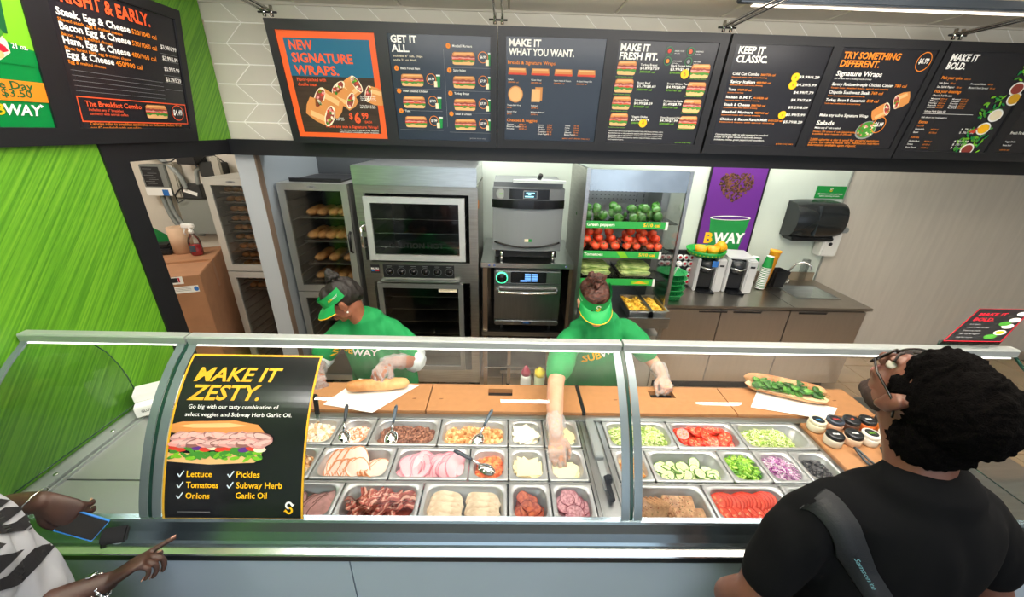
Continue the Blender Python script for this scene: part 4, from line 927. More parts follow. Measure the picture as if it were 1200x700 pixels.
for i in range(4):
    for j in range(2): s.rect(.005 + j * .052, .004 + i * .017, .052 + j * .052, .017 + i * .017, sb, .001)
s.rect(-.03, .056, .02, .070, sb, .0014); s.build('screen', cp)
kn = MB().use(BLACKG).lathe([(.040, 0), (.040, .012), (.032, .02), (0, .02)], 24, T(-.205, -.031, .49) @ RX(PI / 2)).build('dial', t)
MB().use(mat('green_glow', '#3fe09a', .3, emit=2.2, ecol='#48e6a0')).lathe([(.038, .0125), (.045, .0125), (.045, .004), (.046, 0)], 28, T(-.205, -.0305, .49) @ RX(PI / 2), cap=False).build('light_ring', kn, label='glowing green ring round the dial')
s = Sheet(flat((-.05, -.0405, .112), (1, 0, 0), (0, 0, -1))); s.rect(.01, 0, .09, .024, I['dark'], .001); s.text('TURBO', .05, .018, .012, I['blue'], .04, align='c', h=.002); s.build('badge', t)
for x in (-.2, .2): MB().use(BLACK).cyl((x, .05, 0), (x, .05, .07), .015, 10).build('foot', t)

# refrigerated vegetable display
t = thing('vegetable_display', 'open steel vegetable display case with slanting glass side and green price strips', 'display case', (.90, 2.70, 0))
MB().use(STEELD).box(-.36, -.342, 0, .62, .10, 1.98).build('left_side', t)
MB().use(STEEL).box(-.36, -.335, -.02, .0, .10, 1.99).build('left_post', t)
MB().use(STEEL).box(.335, .36, -.02, .0, .10, 1.985).build('right_post', t)
MB().use(mat('header_steel', '#b6c0c6', .25, 1, .1, 4)).box(-.335, .335, -.02, .58, 1.845, 1.985, c=.004).build('header', t)
b = MB().use(mat('liner_steel', '#a8acac', .35, .8)); b.box(-.34, .36, .60, .62, .10, 1.845); b.box(.30, .36, .30, .60, .10, 1.845); b.build('back_liner', t)
holes = MB().use(DARKIN)
for i in range(14):
    for j in range(4): holes.box(-.28 + i * .035, -.27 + i * .035, .598, .6005, 1.70 + j * .03, 1.705 + j * .03)
for x in (.20, .26):
    for j in range(10): holes.box(x, x + .006, .298 if x > .29 else .597, .6, 1.40 + j * .04, 1.425 + j * .04)
holes.build('vent_slots', t)
MB().use(PG).box(.343, .349, 0, .60, .80, 1.84).build('glass_side', t)
MB().use(mat('display_base', '#b4b1ab', .4, .6)).box(-.34, .36, 0, .60, .10, .72).build('base', t)
PSTRIP = mat('price_strip_green', '#2aa047', .4)
for k, (z, nm, m2) in enumerate(((1.615, 'Green peppers', '5/10 cal'), (1.395, 'Tomatoes', '5/10 cal'), (1.18, '', ''))):
    sh_ = MB().use(ACRY).box(-.335, .335, .02, .44, z, z + .006).build('shelf', t)
    ps = MB().use(PSTRIP).box(-.325, .245 - .01 * k, .012, .018, z - .032, z + .018).build('price_strip', sh_)
    q = MB().use(PWHITE).box(.245 - .01 * k, .262 - .01 * k, .011, .018, z - .036, z + .02); q.build('strip_end', sh_)
    s = Sheet(flat((-.325, .012, z + .018), (1, 0, 0), (0, 0, -1)))
    if nm: s.text(nm, .005, .034, .022, I['white'], .03, width=.20 if k == 0 else .14, h=.001); s.text(m2, .41, .034, .024, I['yellow'], .04, width=.12, h=.001)
    else: s.rect(.39, .012, .52, .038, I['lime'], .001); s.pts([(.40, .035), (.45, .010), (.51, .035)], I['gold'], .0015)
    if k == 1: s.pts([(.28, .05), (.24, 0), (.30, 0), (.34, .05)], I['lime'], .001)
    if s.f: s.build('lettering', sh_)
MB().use(STEEL).box(-.335, .335, -.13, .60, .90, .905).box(-.335, .345, -.14, -.13, .86, .945).build('deck', t)
dl = area('display_light', (.90, 2.86, 1.838), (.55, .08), 1.6, (1, .98, .94))
def tub(name, label, x0, x1, y0, y1, z0, z1, m=ACRY, th=.003, rim=.008, flare=.012):
    b = MB().use(m)
    a = [(x0 + flare, y0 + flare, z0), (x1 - flare, y0 + flare, z0), (x1 - flare, y1 - flare, z0), (x0 + flare, y1 - flare, z0)]
    c = [(x0, y0, z1), (x1, y0, z1), (x1, y1, z1), (x0, y1, z1)]
    d = [(x0 - rim, y0 - rim, z1), (x1 + rim, y0 - rim, z1), (x1 + rim, y1 + rim, z1), (x0 - rim, y1 + rim, z1)]
    b.add(a + c + d, [(3, 2, 1, 0)[::-1]] + [(i, 4 + i, 4 + (i + 1) % 4, (i + 1) % 4) for i in range(4)] + [(4 + i, 8 + i, 8 + (i + 1) % 4, 4 + (i + 1) % 4) for i in range(4)])
    return tag(b.build(name), label, 'tub')
GPEP = mat('green_pepper_skin', '#356b22', .4, var=.2, vscale=12); TOMR = mat('tomato_skin', '#dd3b22', .22, var=.12, vscale=10, col2='#f0663c'); CUC = mat('cucumber_skin', '#7fa648', .35, var=.3, vscale=18, stretch=(1, 6, 6), col2='#c7d98c'); STEMG = mat('stem_green', '#2c5a1c', .6)
tub('clear_tub', 'clear tub of green peppers on the top shelf, left', .57, .84, 2.76, 3.08, 1.625, 1.70)
tub('clear_tub', 'clear tub of green peppers on the top shelf, right', .885, 1.16, 2.76, 3.08, 1.625, 1.70)
tub('clear_tub', 'clear tub of whole tomatoes on the middle shelf, left', .56, .85, 2.76, 3.06, 1.405, 1.47)
tub('clear_tub', 'clear tub of whole tomatoes on the middle shelf, right', .885, 1.18, 2.76, 3.06, 1.405, 1.47)
tub('clear_tub', 'clear tub of cucumbers on the lower shelf, left', .56, .84, 2.76, 3.06, 1.19, 1.24)
tub('clear_tub', 'clear tub of cucumbers on the lower shelf, right', .875, 1.16, 2.76, 3.06, 1.19, 1.24)
def pepper_me():
    b = MB().use(GPEP)
    def f(u, v):
        a = u * 2 * PI; th = v * PI; r = .036 * (math.sin(th) ** .7) * (1 + .10 * math.cos(3 * a)) if v > 0 else 0
        return (r * math.cos(a), r * math.sin(a), .036 * math.cos(th) * (1 if v > .15 else .85) + .036)
    b.grid(f, 18, 10); b.use(STEMG).cyl((0, 0, .065), (.004, 0, .082), .005, 6); return b.mesh('pepper')
PEP = pepper_me()
b = MB().use(TOMR)
b.grid(lambda u, v: (.032 * math.sin(v * PI) * math.cos(u * 2 * PI), .032 * math.sin(v * PI) * math.sin(u * 2 * PI), .028 + .027 * math.cos(v * PI) - (.006 if v < .08 else 0)), 14, 8)
b.use(STEMG).lathe([(.009, .052), (.004, .055), (0, .056)], 5); TOM = b.mesh('tomato')
b = MB().use(CUC); b.grid(lambda u, v: ((v - .5) * .24, .022 * math.sqrt(max(0, 1 - abs(2 * v - 1) ** 6)) * math.cos(u * 2 * PI), .022 + .022 * math.sqrt(max(0, 1 - abs(2 * v - 1) ** 6)) * math.sin(u * 2 * PI)), 12, 12); CUCM = b.mesh('cucumber')
rr = random.Random(11)
for side, (x0, x1) in enumerate(((.60, .81), (.915, 1.13))):
    for i in range(12):
        ly = i // 6; k = i % 6
        inst('green_pepper', PEP, (x0 + (x1 - x0) * (k % 3) / 2 + rr.uniform(-.01, .01), 2.80 + (k // 3) * .10 + ly * .04 + rr.uniform(-.01, .01), 1.63 + ly * .045), (rr.uniform(-1.2, 1.2), rr.uniform(-1.2, 1.2), rr.random() * 6), scale=.9, label='green pepper heaped in the %s tub on the top shelf' % ('left', 'right')[side], cat='vegetable', group='green peppers in the %s tub' % ('left', 'right')[side])
for side, (x0, x1) in enumerate(((.59, .82), (.915, 1.15))):
    for i in range(26):
        ly = 0 if i < 12 else 1 if i < 21 else 2; n = (4, 3, 3)[ly]; k = i - (0, 12, 21)[ly]
        inst('tomato', TOM, (x0 + .02 * ly + (x1 - x0 - .04 * ly) * (k % n) / (n - 1) + rr.uniform(-.008, .008), 2.785 + (k // n) * .075 + ly * .03 + rr.uniform(-.008, .008), 1.408 + ly * .045 + rr.uniform(0, .006)), (rr.uniform(-.5, .5), rr.uniform(-.5, .5), rr.random() * 6), scale=rr.uniform(.9, 1.08), label='ripe tomato heaped in the %s tub on the middle shelf' % ('left', 'right')[side], cat='tomato', group='tomatoes in the %s tub' % ('left', 'right')[side])
for side, x in enumerate((.70, 1.015)):
    for i in range(7):
        ly = 0 if i < 4 else 1; k = i - 4 * ly
        inst('cucumber', CUCM, (x + rr.uniform(-.008, .008), 2.80 + k * .058 + ly * .03, 1.193 + ly * .038), (0, 0, rr.uniform(-.06, .06)), scale=(1, 1.15, 1.1), label='pale green cucumber in the %s tub on the lower shelf' % ('left', 'right')[side], cat='vegetable', group='cucumbers in the %s tub' % ('left', 'right')[side])
# mango-yellow tubs on the deck
YEL = mat('yellow_peppers', '#f0b51f', .45, var=.2, vscale=40, col2='#ffd95a')
for k, (x0, x1, lb) in enumerate(((.60, .80, ''), (.945, 1.10, 'steel pan of yellow strips in the middle of the display deck'), (1.125, 1.235, 'steel pan of yellow strips beside the display glass side'))):
    if k == 0: continue
    p_ = tub('steel_tub', lb, x0, x1, 2.60, 2.90, .91, .99, STEEL, rim=.012)
    b = MB().use(YEL)
    for i in range(110):
        x, y = rr.uniform(x0 + .02, x1 - .02), rr.uniform(2.625, 2.875); z = .968 + .012 * math.sin(x * 60) + rr.uniform(-.004, .006); a = rr.random() * PI; l = .016
        b.tube([(x - l * math.cos(a), y - l * math.sin(a), z), (x, y, z + .006), (x + l * math.cos(a), y + l * math.sin(a), z)], .005, 5)
    b.box(x0 + .014, x1 - .014, 2.616, 2.884, .945, .966)
    tag(b.build('yellow_strips'), 'heap of bright yellow strips in the %s pan' % ('', 'middle steel', 'rightmost steel')[k], 'food', kind='stuff')

# ================================================================== back counter at right
t = thing('sink_cabinet', 'low stainless cabinet run with three doors and an inset sink', 'cabinet', (2.2, 3.2, 0))
CX0, CX1, CY0, CY1 = 1.30, 3.11, 2.93, 3.60
def cb(name, fn, m): b = MB().use(m); fn(b); o = b.build(name, t); o.location = (-2.2, -3.2, 0); return o
cb('carcass', lambda b: (b.box(CX0, CX1, CY0 + .03, CY1, .12, .70), b.box(CX0, CX1, CY0 + .03, CY0 + .05, .70, .87), b.box(CX0, CX0 + .02, CY0 + .03, CY1, .7, .87), b.box(CX1 - .02, CX1, CY0 + .03, CY1, .70, .87)), STEELF)
cb('toe_kick', lambda b: b.box(CX0 + .02, CX1 - .05, CY0 + .09, CY0 + .11, 0, .12), BLACK)
dm = mat('cabinet_door_bronze', '#b3aba2', .33, .9, .02, 5, stretch=(10, 1, 1))
for i, (a, b_) in enumerate(((CX0 + .01, 1.845), (1.855, 2.44), (2.45, CX1 - .005))):
    d = cb('door', lambda b: b.box(a, b_, CY0, CY0 + .025, .13, .855), dm)
    hx = a + (.35, .10, .07)[i]; h = MB().use(BLACK).box(hx, hx + .24, CY0 - .004, CY0 + .0, .832, .846); h.build('pull_slot', d); h2 = MB().use(CHROME).box(hx, hx + .24, CY0 - .010, CY0 - .001, .846, .852); h2.build('door_handle', d)
SX0, SX1, SY0, SY1 = 2.62, 3.0, 3.12, 3.42
def top(b):
    b.box(CX0, SX0, CY0 - .02, CY1, .875, .90); b.box(SX1, CX1 + .02, CY0 - .02, CY1, .875, .90); b.box(SX0, SX1, CY0 - .02, SY0, .875, .90); b.box(SX0, SX1, SY1, CY1, .875, .90)
cb('worktop', top, mat('worktop_steel', '#b3aea5', .30, 1, .04, 8))
cb('seam', lambda b: b.box(2.448, 2.452, CY0 - .02, CY1, .9002, .9012), DARKIN)
cb('backsplash', lambda b: b.box(2.38, 3.10, CY1 - .012, CY1, .90, .985), mat('splash_tan', '#a89a85', .4, .5))
def basin(b):
    x0, x1, y0, y1 = SX0, SX1, SY0, SY1
    b.box(x0 - .012, x1 + .012, y0 - .012, y0, .90, .904); b.box(x0 - .012, x1 + .012, y1, y1 + .012, .90, .904); b.box(x0 - .012, x0, y0, y1, .90, .904); b.box(x1, x1 + .012, y0, y1, .90, .904)
    a = [(x0, y0, .90), (x1, y0, .90), (x1, y1, .90), (x0, y1, .90)]; c = [(x0 + .03, y0 + .03, .75), (x1 - .03, y0 + .03, .75), (x1 - .03, y1 - .03, .75), (x0 + .03, y1 - .03, .75)]
    b.add(a + c, [(4, 5, 6, 7)] + [(i, (i + 1) % 4, 4 + (i + 1) % 4, 4 + i) for i in range(4)])
cb('sink_basin', basin, STEEL)
cb('drain', lambda b: b.lathe([(.03, .751), (.03, .754), (.01, .752)], 16, T(2.81, 3.27, 0)), CHROME)
cb('waste_hole', lambda b: b.lathe([(.04, 0), (.04, .003)], 20, T(2.58, 3.47, .90)), BLACK)
t = thing('tap', 'chrome gooseneck tap standing behind the inset sink', 'tap', (2.74, 3.50, .90))
MB().use(CHROME).lathe([(.035, 0), (.03, .015), (.018, .025), (.016, .06)], 16).box(-.06, .06, -.018, .018, 0, .012, c=.004).build('base', t)
MB().use(CHROME).tube([(0, 0, .05), (.02, -.01, .14), (.05, -.03, .21), (.10, -.06, .235), (.145, -.09, .215), (.155, -.10, .17)], .011, 10).build('spout', t)
for x in (-.05, .05): MB().use(CHROME).cyl((x, 0, .01), (x, 0, .035), .012, 10).box(x - .03, x + .01, -.006, .006, .035, .045, c=.002).build('tap_handle', t)
t = thing('soap_dispenser', 'white wall soap dispenser under the black towel dispenser', 'dispenser', (3.08, 3.55, 1.36))
MB().use(PWHITE).box(-.075, .085, -.055, .06, -.18, .05, c=.012).build('housing', t)
MB().use(mat('soap_cap', '#8f9696', .4)).box(-.06, .11, -.075, .06, .052, .10, c=.01).build('cap', t)
MB().use(BLACK).cyl((-.01, -.056, -.06), (-.01, -.060, -.06), .018, 14).build('lens', t)
b = MB().use(ACRY).box(-.13, -.07, .02, .06, -.48, -.24, c=.004); tag(b.build('squeeze_tube', t), 'clear tube')
t = thing('towel_dispenser', 'black rounded paper towel dispenser on the pale green wall', 'dispenser', (2.87, 3.62, 1.52))
def tw(u, v):
    a = PI * v; x = (u - .5) * .46; k = 1 - .10 * abs(2 * u - 1) ** 4
    return (x, -.005 - (.21 * math.sin(a) ** .55) * k, .175 * math.cos(a) * k)
b = MB().use(mat('smoky_black_plastic', '#1e2225', .2)); b.grid(tw, 12, 16); b.add([tw(0, i / 16) for i in range(17)], [tuple(range(17))]); b.add([tw(1, i / 16) for i in range(17)], [tuple(range(17))[::-1]]); b.build('cover', t)
MB().use(mat('dispenser_dark', '#121416', .35)).box(-.20, .20, -.15, -.0, -.19, -.15, c=.01).build('outlet', t)
MB().use(mat('dispenser_band', '#2c3236', .25)).box(-.06, -.05, -.214, -.02, -.13, .14, c=.002).build('rib', t)
t = thing('notice_sign', 'small green notice sign high on the pale green wall', 'sign', (3.0, 3.615, 1.76))
s = Sheet(flat((-.14, 0, .055), (1, 0, 0), (0, 0, -1))); s.rect(0, 0, .28, .11, mat('sign_green', '#13933f', .4), .002); s.rect(0, 0, .28, .11, WHITE, .0); q = s.build('plate', t)
s = Sheet(flat((-.14, 0, .055), (1, 0, 0), (0, 0, -1))); emblem(s, .14, .032, .02, I['white'], I['yellow'], .0035); s.text('All employees must wash hands', .14, .075, .013, I['white'], .03, align='c', width=.235, h=.0035); s.text('before returning to work', .14, .095, .013, I['white'], .03, align='c', width=.19, h=.0035); s.build('lettering', q)
# purple coffee poster
t = thing('coffee_poster', 'tall purple poster with a coffee bean heart and a green cup', 'poster', (2.11, 3.6, 1.5))
MB().use(BLACK).box(-.27, .262, 0, .015, -.40, .52).build('frame', t)
s = Sheet(flat((-.255, 0, .51), (1, 0, 0), (0, 0, -1))); s.rect(0, 0, .50, .90, mat('poster_purple_print', '#6a2c8f', .35), .001); p_ = s.build('print', t)
s = Sheet(s.fn)
rr = random.Random(2); bn = [mat('bean_a', '#5a3622', .5), mat('bean_b', '#3c2214', .5), mat('bean_c', '#7a4e33', .5)]
k = 0
while k < 260:
    x, y = rr.uniform(-1.2, 1.2), rr.uniform(-1.1, 1.3)
    if (x * x + y * y - 1) ** 3 - x * x * y ** 3 < 0:
        s.ell(.24 + x * .135, .24 - y * .115, .013, .008, bn[k % 3], .002 + k * 6e-6, rot=rr.random() * 3, n=7); k += 1
s.pts([(.075, .50), (.455, .50), (.40, .90), (.13, .90)], mat('cup_green_print', '#1e8a42', .4), .002)
s.ell(.265, .505, .195, .022, I['white'], .003, 28); s.ell(.265, .506, .175, .014, I['purple'], .0034, 28)
s.text('B', .06, .745, .10, I['yellow'], .05, width=.08, h=.0034); s.text('WAY', .145, .745, .10, I['white'], .05, width=.30, h=.0034)
s.build('picture', p_)

# coffee brewers
def brewer(label, x, y, rz):
    t = thing('coffee_brewer', label, 'coffee machine', (x, y, .90), rz)
    MB().use(BLACKG).box(-.10, .10, -.04, .24, 0, .30, c=.012).build('body', t)
    MB().use(mat('brewer_silver', '#c9cbcd', .35, .15)).box(.045, .125, -.10, .24, .0, .31, c=.01).box(-.125, -.095, -.10, .24, 0, .31, c=.008).box(-.12, .12, -.05, .24, .30, .318, c=.008).build('side_shell', t)
    MB().use(mat('brewer_head', '#25282c', .25)).lathe([(.065, .18), (.072, .24), (.066, .285), (.03, .295), (0, .295)], 18, T(-.03, -.05, 0)).build('brew_head', t)
    MB().use(CHROME).tube([(-.095, -.10, .235), (-.03, -.14, .225), (.035, -.10, .235)], .007, 8).build('head_lever', t)
    MB().use(BLACK).box(-.09, .04, -.055, -.045, .03, .20).build('recess', t)
    MB().use(BLACKG).box(-.09, .05, -.16, -.04, 0, .018, c=.004).build('drip_tray', t)
    s = Sheet(flat((.06, -.1005, .26), (1, 0, 0), (0, 0, -1))); s.rect(.005, 0, .045, .018, I['dark'], .001); s.build('badge', t)
    return t
b1_ = brewer('left silver and black single-cup coffee brewer with a blue sticker', 1.86, 3.33, -.12)
s = Sheet(flat((-.01, -.1225, .30), (1, 0, 0), (0, 0, -1))); s.rect(0, 0, .05, .055, I['blue'], .0005); s.build('sticker', b1_)
brewer('right silver and black single-cup coffee brewer beside the paper cups', 2.13, 3.31, -.18)
# tray of yellow cups on top
t = thing('green_tray', 'round green slotted tray on top of the left brewer', 'tray', (1.83, 3.36, 1.222))
MB().use(mat('tray_green', '#179a3c', .4)).lathe([(.0, 0), (.14, 0), (.165, .045), (.172, .045), (.15, -.002)], 24).build('dish', t)
b = MB().use(mat('slot_yellow', '#d7d12a', .5))
for i in range(30): a = 2 * PI * i / 30; b.box(-.004, .004, -.0015, .0015, .012, .034, T(.158 * math.cos(a), .158 * math.sin(a), 0) @ RZ(a + PI / 2))
b.build('rim_slots', t)
CUPY = mat('yellow_cup', '#f2a516', .45); b = MB().use(CUPY).lathe([(.0, 0), (.035, 0), (.042, .062), (.036, .062), (.03, .01)], 18); CY = b.mesh('yellow_cup')
for i, (x, y, z, r_) in enumerate(((1.77, 3.34, 1.236, (0, 0, 0)), (1.87, 3.32, 1.236, (0, 0, 0)), (1.93, 3.36, 1.27, (0, 1.2, .3)))):
    inst('sauce_cup', CY, (x, y, z), r_, scale=(1.3, 1.3, 1), label=('yellow cup standing at the left of the green tray', 'yellow cup standing in the middle of the green tray', 'yellow cup tipped over at the right of the green tray')[i], cat='cup')
# paper cup stacks
CG = mat('paper_cup_green', '#138a3d', .5)
def cup_stack(label, x, y, n, lean, z0=.90):
    t = thing('paper_cup_stack', label, 'cups', (x, y, z0)); t.rotation_euler = (0, lean, 0)
    me = MB().use(CG).lathe([(.038, -.055), (.033, 0)], 18, T(0, 0, .06)); me.use(WHITE).lathe([(.0385, 0), (.041, .002), (.041, .007), (.038, .009)], 18, cap=False); me2 = me.mesh('cup')
    for i in range(n): inst('paper_cup', me2, (0, 0, .01 + i * .0165), parent=t)
    last = n * .0165
    MB().use(CG).lathe([(.041, 0), (.030, .105)], 20, T(0, 0, last), cap=False).use(WHITE).lathe([(.030, .1), (.032, .107), (0, .107)], 20, T(0, 0, last)).build('top_cup', t)
cup_stack('stack of green paper cups with white rims, nearer the brewer', 2.30, 3.36, 12, .03)
cup_stack('stack of green paper cups with white rims, beside the yellow cups', 2.40, 3.33, 13, .06)
t = thing('yellow_cup_stack', 'leaning column of yellow cups beside the black bin', 'cups', (2.47, 3.40, .90)); t.rotation_euler = (0, .10, 0)
MB().use(CUPY).lathe([(.034, 0), (.044, .34), (.05, .345), (.048, .36), (.04, .36)], 20).build('stack', t)
MB().use(BLACK).tube([(-.05, -.03, 0), (-.05, -.03, .20), (.05, -.03, .20), (.05, -.03, 0)], .004, 6).tube([(-.05, -.035, .04), (.05, -.035, .04)], .004, 6).build('wire_holder', t)
t = thing('small_bin', 'small black square bin behind the yellow cups', 'bin', (2.60, 3.42, .902))
MB().use(BLACK).lathe([(.07, 0), (.10, .16), (.095, .16), (.065, .004), (0, .004)], 4, RZ(.9), smooth=False).build('bin', t)
# coffee pod board
t = thing('pod_rack', 'black rack of white and red coffee pods behind the green baskets', 'rack', (1.56, 3.40, .90))
MB().use(BLACK).box(-.22, .20, 0, .02, 0, .34).box(-.22, .16, -.08, .1, 0, .01).build('panel', t)
pod = MB().use(WHITE).lathe([(.024, 0), (.027, .012), (.027, .016), (0, .016)], 16, RX(PI / 2)); pod.use(I['crimson']).lathe([(.014, .0165), (.0, .0168)], 12, RX(PI / 2), cap=False); PODM = pod.mesh('coffee_pod')
for i in range(7):
    for j in range(5):
        if (i, j) in ((5, 2), (4, 1)): continue
        inst('coffee_pod', PODM, (1.40 + i * .055, 3.398, .935 + j * .06), (0, 0, 0), label='white coffee pod with a red spot standing in the black rack', cat='coffee pod', group='coffee pods in the black rack')
# green baskets
BSK = mat('basket_green', '#0f8a45', .45)
def basket_me():
    b = MB().use(BSK); b.lathe([(0, 0), (.075, 0), (.08, .004), (.10, .045), (.108, .048), (.108, .052), (.098, .052), (.074, .008)], 26)
    for i in range(26): a = 2 * PI * (i + .5) / 26; b.box(-.002, .002, -.002, .002, 0, .044, T(.088 * math.cos(a), .088 * math.sin(a), .003))
    return b.mesh('basket')
BM = basket_me()
for i in range(5): inst('food_basket', BM, (1.435 + (i % 2) * .006, 3.10 + (i % 3) * .004, .902 + i * .046), (0, 0, i), scale=(1.2, 1.2, 1), label=('bottom green round basket of the stack beside the display case', 'second green round basket from the bottom of the stack', 'middle green round basket of the stack', 'fourth green round basket up the stack', 'topmost green round basket of the stack')[i], cat='basket', group=None)
tag(MB().use(PWHITE).tube([(1.45, 3.09, 1.10), (1.47, 3.06, 1.21)], .006, 6).box(1.455, 1.485, 3.045, 3.07, 1.20, 1.225, c=.003).build('whisk_handle'), 'thin pale handle standing in the topmost green basket', 'utensil')

# ================================================================== the closet
CARD = mat('cardboard', '#a27453', .75, var=.06, vscale=8); TAPE = mat('parcel_tape', '#96623d', .4)
t = thing('cardboard_box', 'tall brown cardboard box standing in the closet', 'box', (-2.19, 2.62, 0), R(23))
MB().use(CARD).box(-.74, 0, 0, .80, 0, 1.20, c=.004).build('carton', t)
MB().use(TAPE).box(-.72, -.02, .34, .40, 1.2001, 1.2012).box(-.005, .0012, .34, .40, .98, 1.20).build('tape', t)
MB().use(mat('box_flap_edge', '#7d5233', .8)).box(-.73, -.01, .369, .372, 1.2013, 1.2018).build('flap_seam', t)
s = Sheet(flat((-.74, -.0005, 1.20), (1, 0, 0), (0, 0, -1))); s.rect(.55, .0, .64, .055, I['white'], .001); s.rect(.565, .008, .61, .042, I['dark'], .0015); s.rect(.612, .008, .622, .042, I['crimson'], .0015); s.rect(.55, .075, .715, .125, I['white'], .001); s.ell(.70, .10, .014, .018, I['blue'], .0015)
for k in range(3): s.rect(.58, .085 + .010 * k, .67, .088 + .010 * k, I['grey'], .0014)
s.build('label_sticker', t)
t = thing('spray_bottle', 'clear spray bottle with red liquid and white trigger on the cardboard box', 'spray bottle', (-2.53, 3.08, 1.203)); t.scale = (1.15,) * 3
MB().use(mat('red_liquid', '#b5162a', .15)).lathe([(0, 0), (.032, 0), (.034, .01), (.034, .075), (0, .075)], 18).build('liquid', t)
MB().use(ACRY).lathe([(.036, 0), (.038, .01), (.038, .10), (.03, .125), (.014, .145), (.014, .16)], 18, cap=False).build('bottle', t)
MB().use(mat('dark_label', '#31404f', .4)).lathe([(.0385, .03), (.0385, .075)], 10, RZ(-.1), cap=False, a0=-2.2, a1=-.9).build('label', t)
MB().use(WHITE).lathe([(.016, .155), (.016, .175), (.011, .18), (.011, .195)], 12).box(-.055, .03, -.011, .011, .192, .222, c=.004).tube([(-.035, 0, .19), (-.05, 0, .165), (-.045, 0, .14)], .005, 6).build('trigger_head', t)
t = thing('brown_paper_roll', 'upright beige paper roll on the cardboard box beside the spray bottle', 'paper roll', (-2.69, 3.15, 1.203))
MB().use(mat('kraft_roll', '#c9a98d', .8)).lathe([(.0, 0), (.075, 0), (.075, .21), (.02, .21), (.02, .02), (0, .02)], 22).build('roll', t)
t = thing('folded_bag', 'black folded bag lying at the back of the cardboard box', 'bag', (-2.87, 3.10, 1.203), R(23))
MB().use(BLACK).box(-.15, .12, -.09, .09, 0, .045, c=.012).box(-.12, .10, -.05, .08, .04, .075, c=.012).build('bag', t)
t = thing('green_folder', 'green folder leaning behind the black folded bag', 'folder', (-2.90, 3.26, 1.203), R(15)); 
MB().use(mat('folder_green', '#0b7a3a', .5)).prism([(-.10, 0), (.16, 0), (.02, .10), (-.10, .20)], -.004, .004, RX(PI / 2)).build('folder', t)
# electrical boxes on the closet back wall (Y = 3.62)
GB = mat('grey_box_paint', '#7c807d', .5); DARKB = mat('dark_unit', '#2b2d2e', .5)
KX = 3.60 / 3.2
def ebox(name, label, x0, x1, z0, z1, d, m): 
    t = thing(name, label, 'electrical box', ((x0 + x1) / 2, 3.62, z0)); w = (x1 - x0) / 2
    MB().use(m).box(-w, w, -d, 0, 0, z1 - z0, c=.006).build('housing', t); return t
t = ebox('control_box', 'grey electrical control box with blue and white label on the closet wall', -3.17, -2.95, 1.60, 1.86, .10, GB)
s = Sheet(flat((-.11, -.1005, .26), (.88, 0, 0), (0, 0, -.866))); s.rect(.02, .02, .19, .21, I['dark'], .001); s.rect(0, .22, .25, .30, I['white'], .001); s.rect(.16, .24, .22, .30, I['blue'], .0015)
for k in range(8): s.rect(.03 + .02 * (k % 3), .04 + .02 * k, .12 + .02 * (k % 3), .043 + .02 * k, I['grey'], .0014)
s.build('cover_label', t); MB().use(mat('pale_conduit_box', '#b3aea2', .5)).box(.11, .18, -.09, 0, -.02, .28, c=.01).build('side_cover', t)
t = ebox('junction_box', 'small dark meter box above the narrow cabinet', -2.66, -2.46, 1.77, 1.89, .10, DARKB)
MB().use(mat('pale_conduit_box', '#b3aea2', .5)).box(.04, .11, -.13, -.10, -.02, .17, c=.008).build('valve', t)
t = ebox('electrical_panel', 'large flat grey electrical panel behind the paper roll', -2.96, -2.60, 1.25, 1.57, .07, mat('panel_grey', '#8e928c', .45))
t = ebox('router_box', 'black router with a white label above the grey electrical panel', -2.87, -2.70, 1.575, 1.70, .09, DARKB)
s = Sheet(flat((-.08, -.0905, .10), (1, .0, -.35), (-.35, 0, -1))); s.rect(.02, 0, .13, .03, I['white'], .002); s.build('sticker', t)
t = ebox('mount_box', 'black camera box hanging under the beam in the closet', -2.80, -2.64, 1.87, 1.965, .14, BLACK)
for lb, pts, r_ in (('grey conduit curving down from the control box to the panel', [(-3.08, 3.56, 1.60), (-3.06, 3.56, 1.42), (-3.0, 3.56, 1.30), (-2.90, 3.57, 1.25), (-2.82, 3.58, 1.24)], .018), ('grey conduit curving beside the control box', [(-3.03, 3.56, 1.60), (-3.02, 3.56, 1.45), (-2.97, 3.56, 1.34), (-2.90, 3.57, 1.29)], .018), ('thick grey conduit arching from the wall top to the router', [(-3.30, 3.57, 1.955), (-3.15, 3.56, 1.965), (-2.98, 3.55, 1.90), (-2.86, 3.54, 1.78), (-2.82, 3.53, 1.66)], .02), ('grey conduit bending from the junction box to the panel', [(-2.62, 3.56, 1.84), (-2.70, 3.55, 1.82), (-2.72, 3.55, 1.70)], .018)):
    P = [Vector(p) for p in pts]; Q = []
    for i in range(len(P) - 1):
        a, b_, c_, d_ = P[max(i - 1, 0)], P[i], P[i + 1], P[min(i + 2, len(P) - 1)]
        for k in range(6): u = k / 6; Q.append(.5 * ((2 * b_) + (c_ - a) * u + (2 * a - 5 * b_ + 4 * c_ - d_) * u * u + (3 * b_ - a - 3 * c_ + d_) * u ** 3))
    Q.append(P[-1]); tag(MB().use(GREYP).tube(Q, r_, 8).build('conduit'), lb, 'conduit')
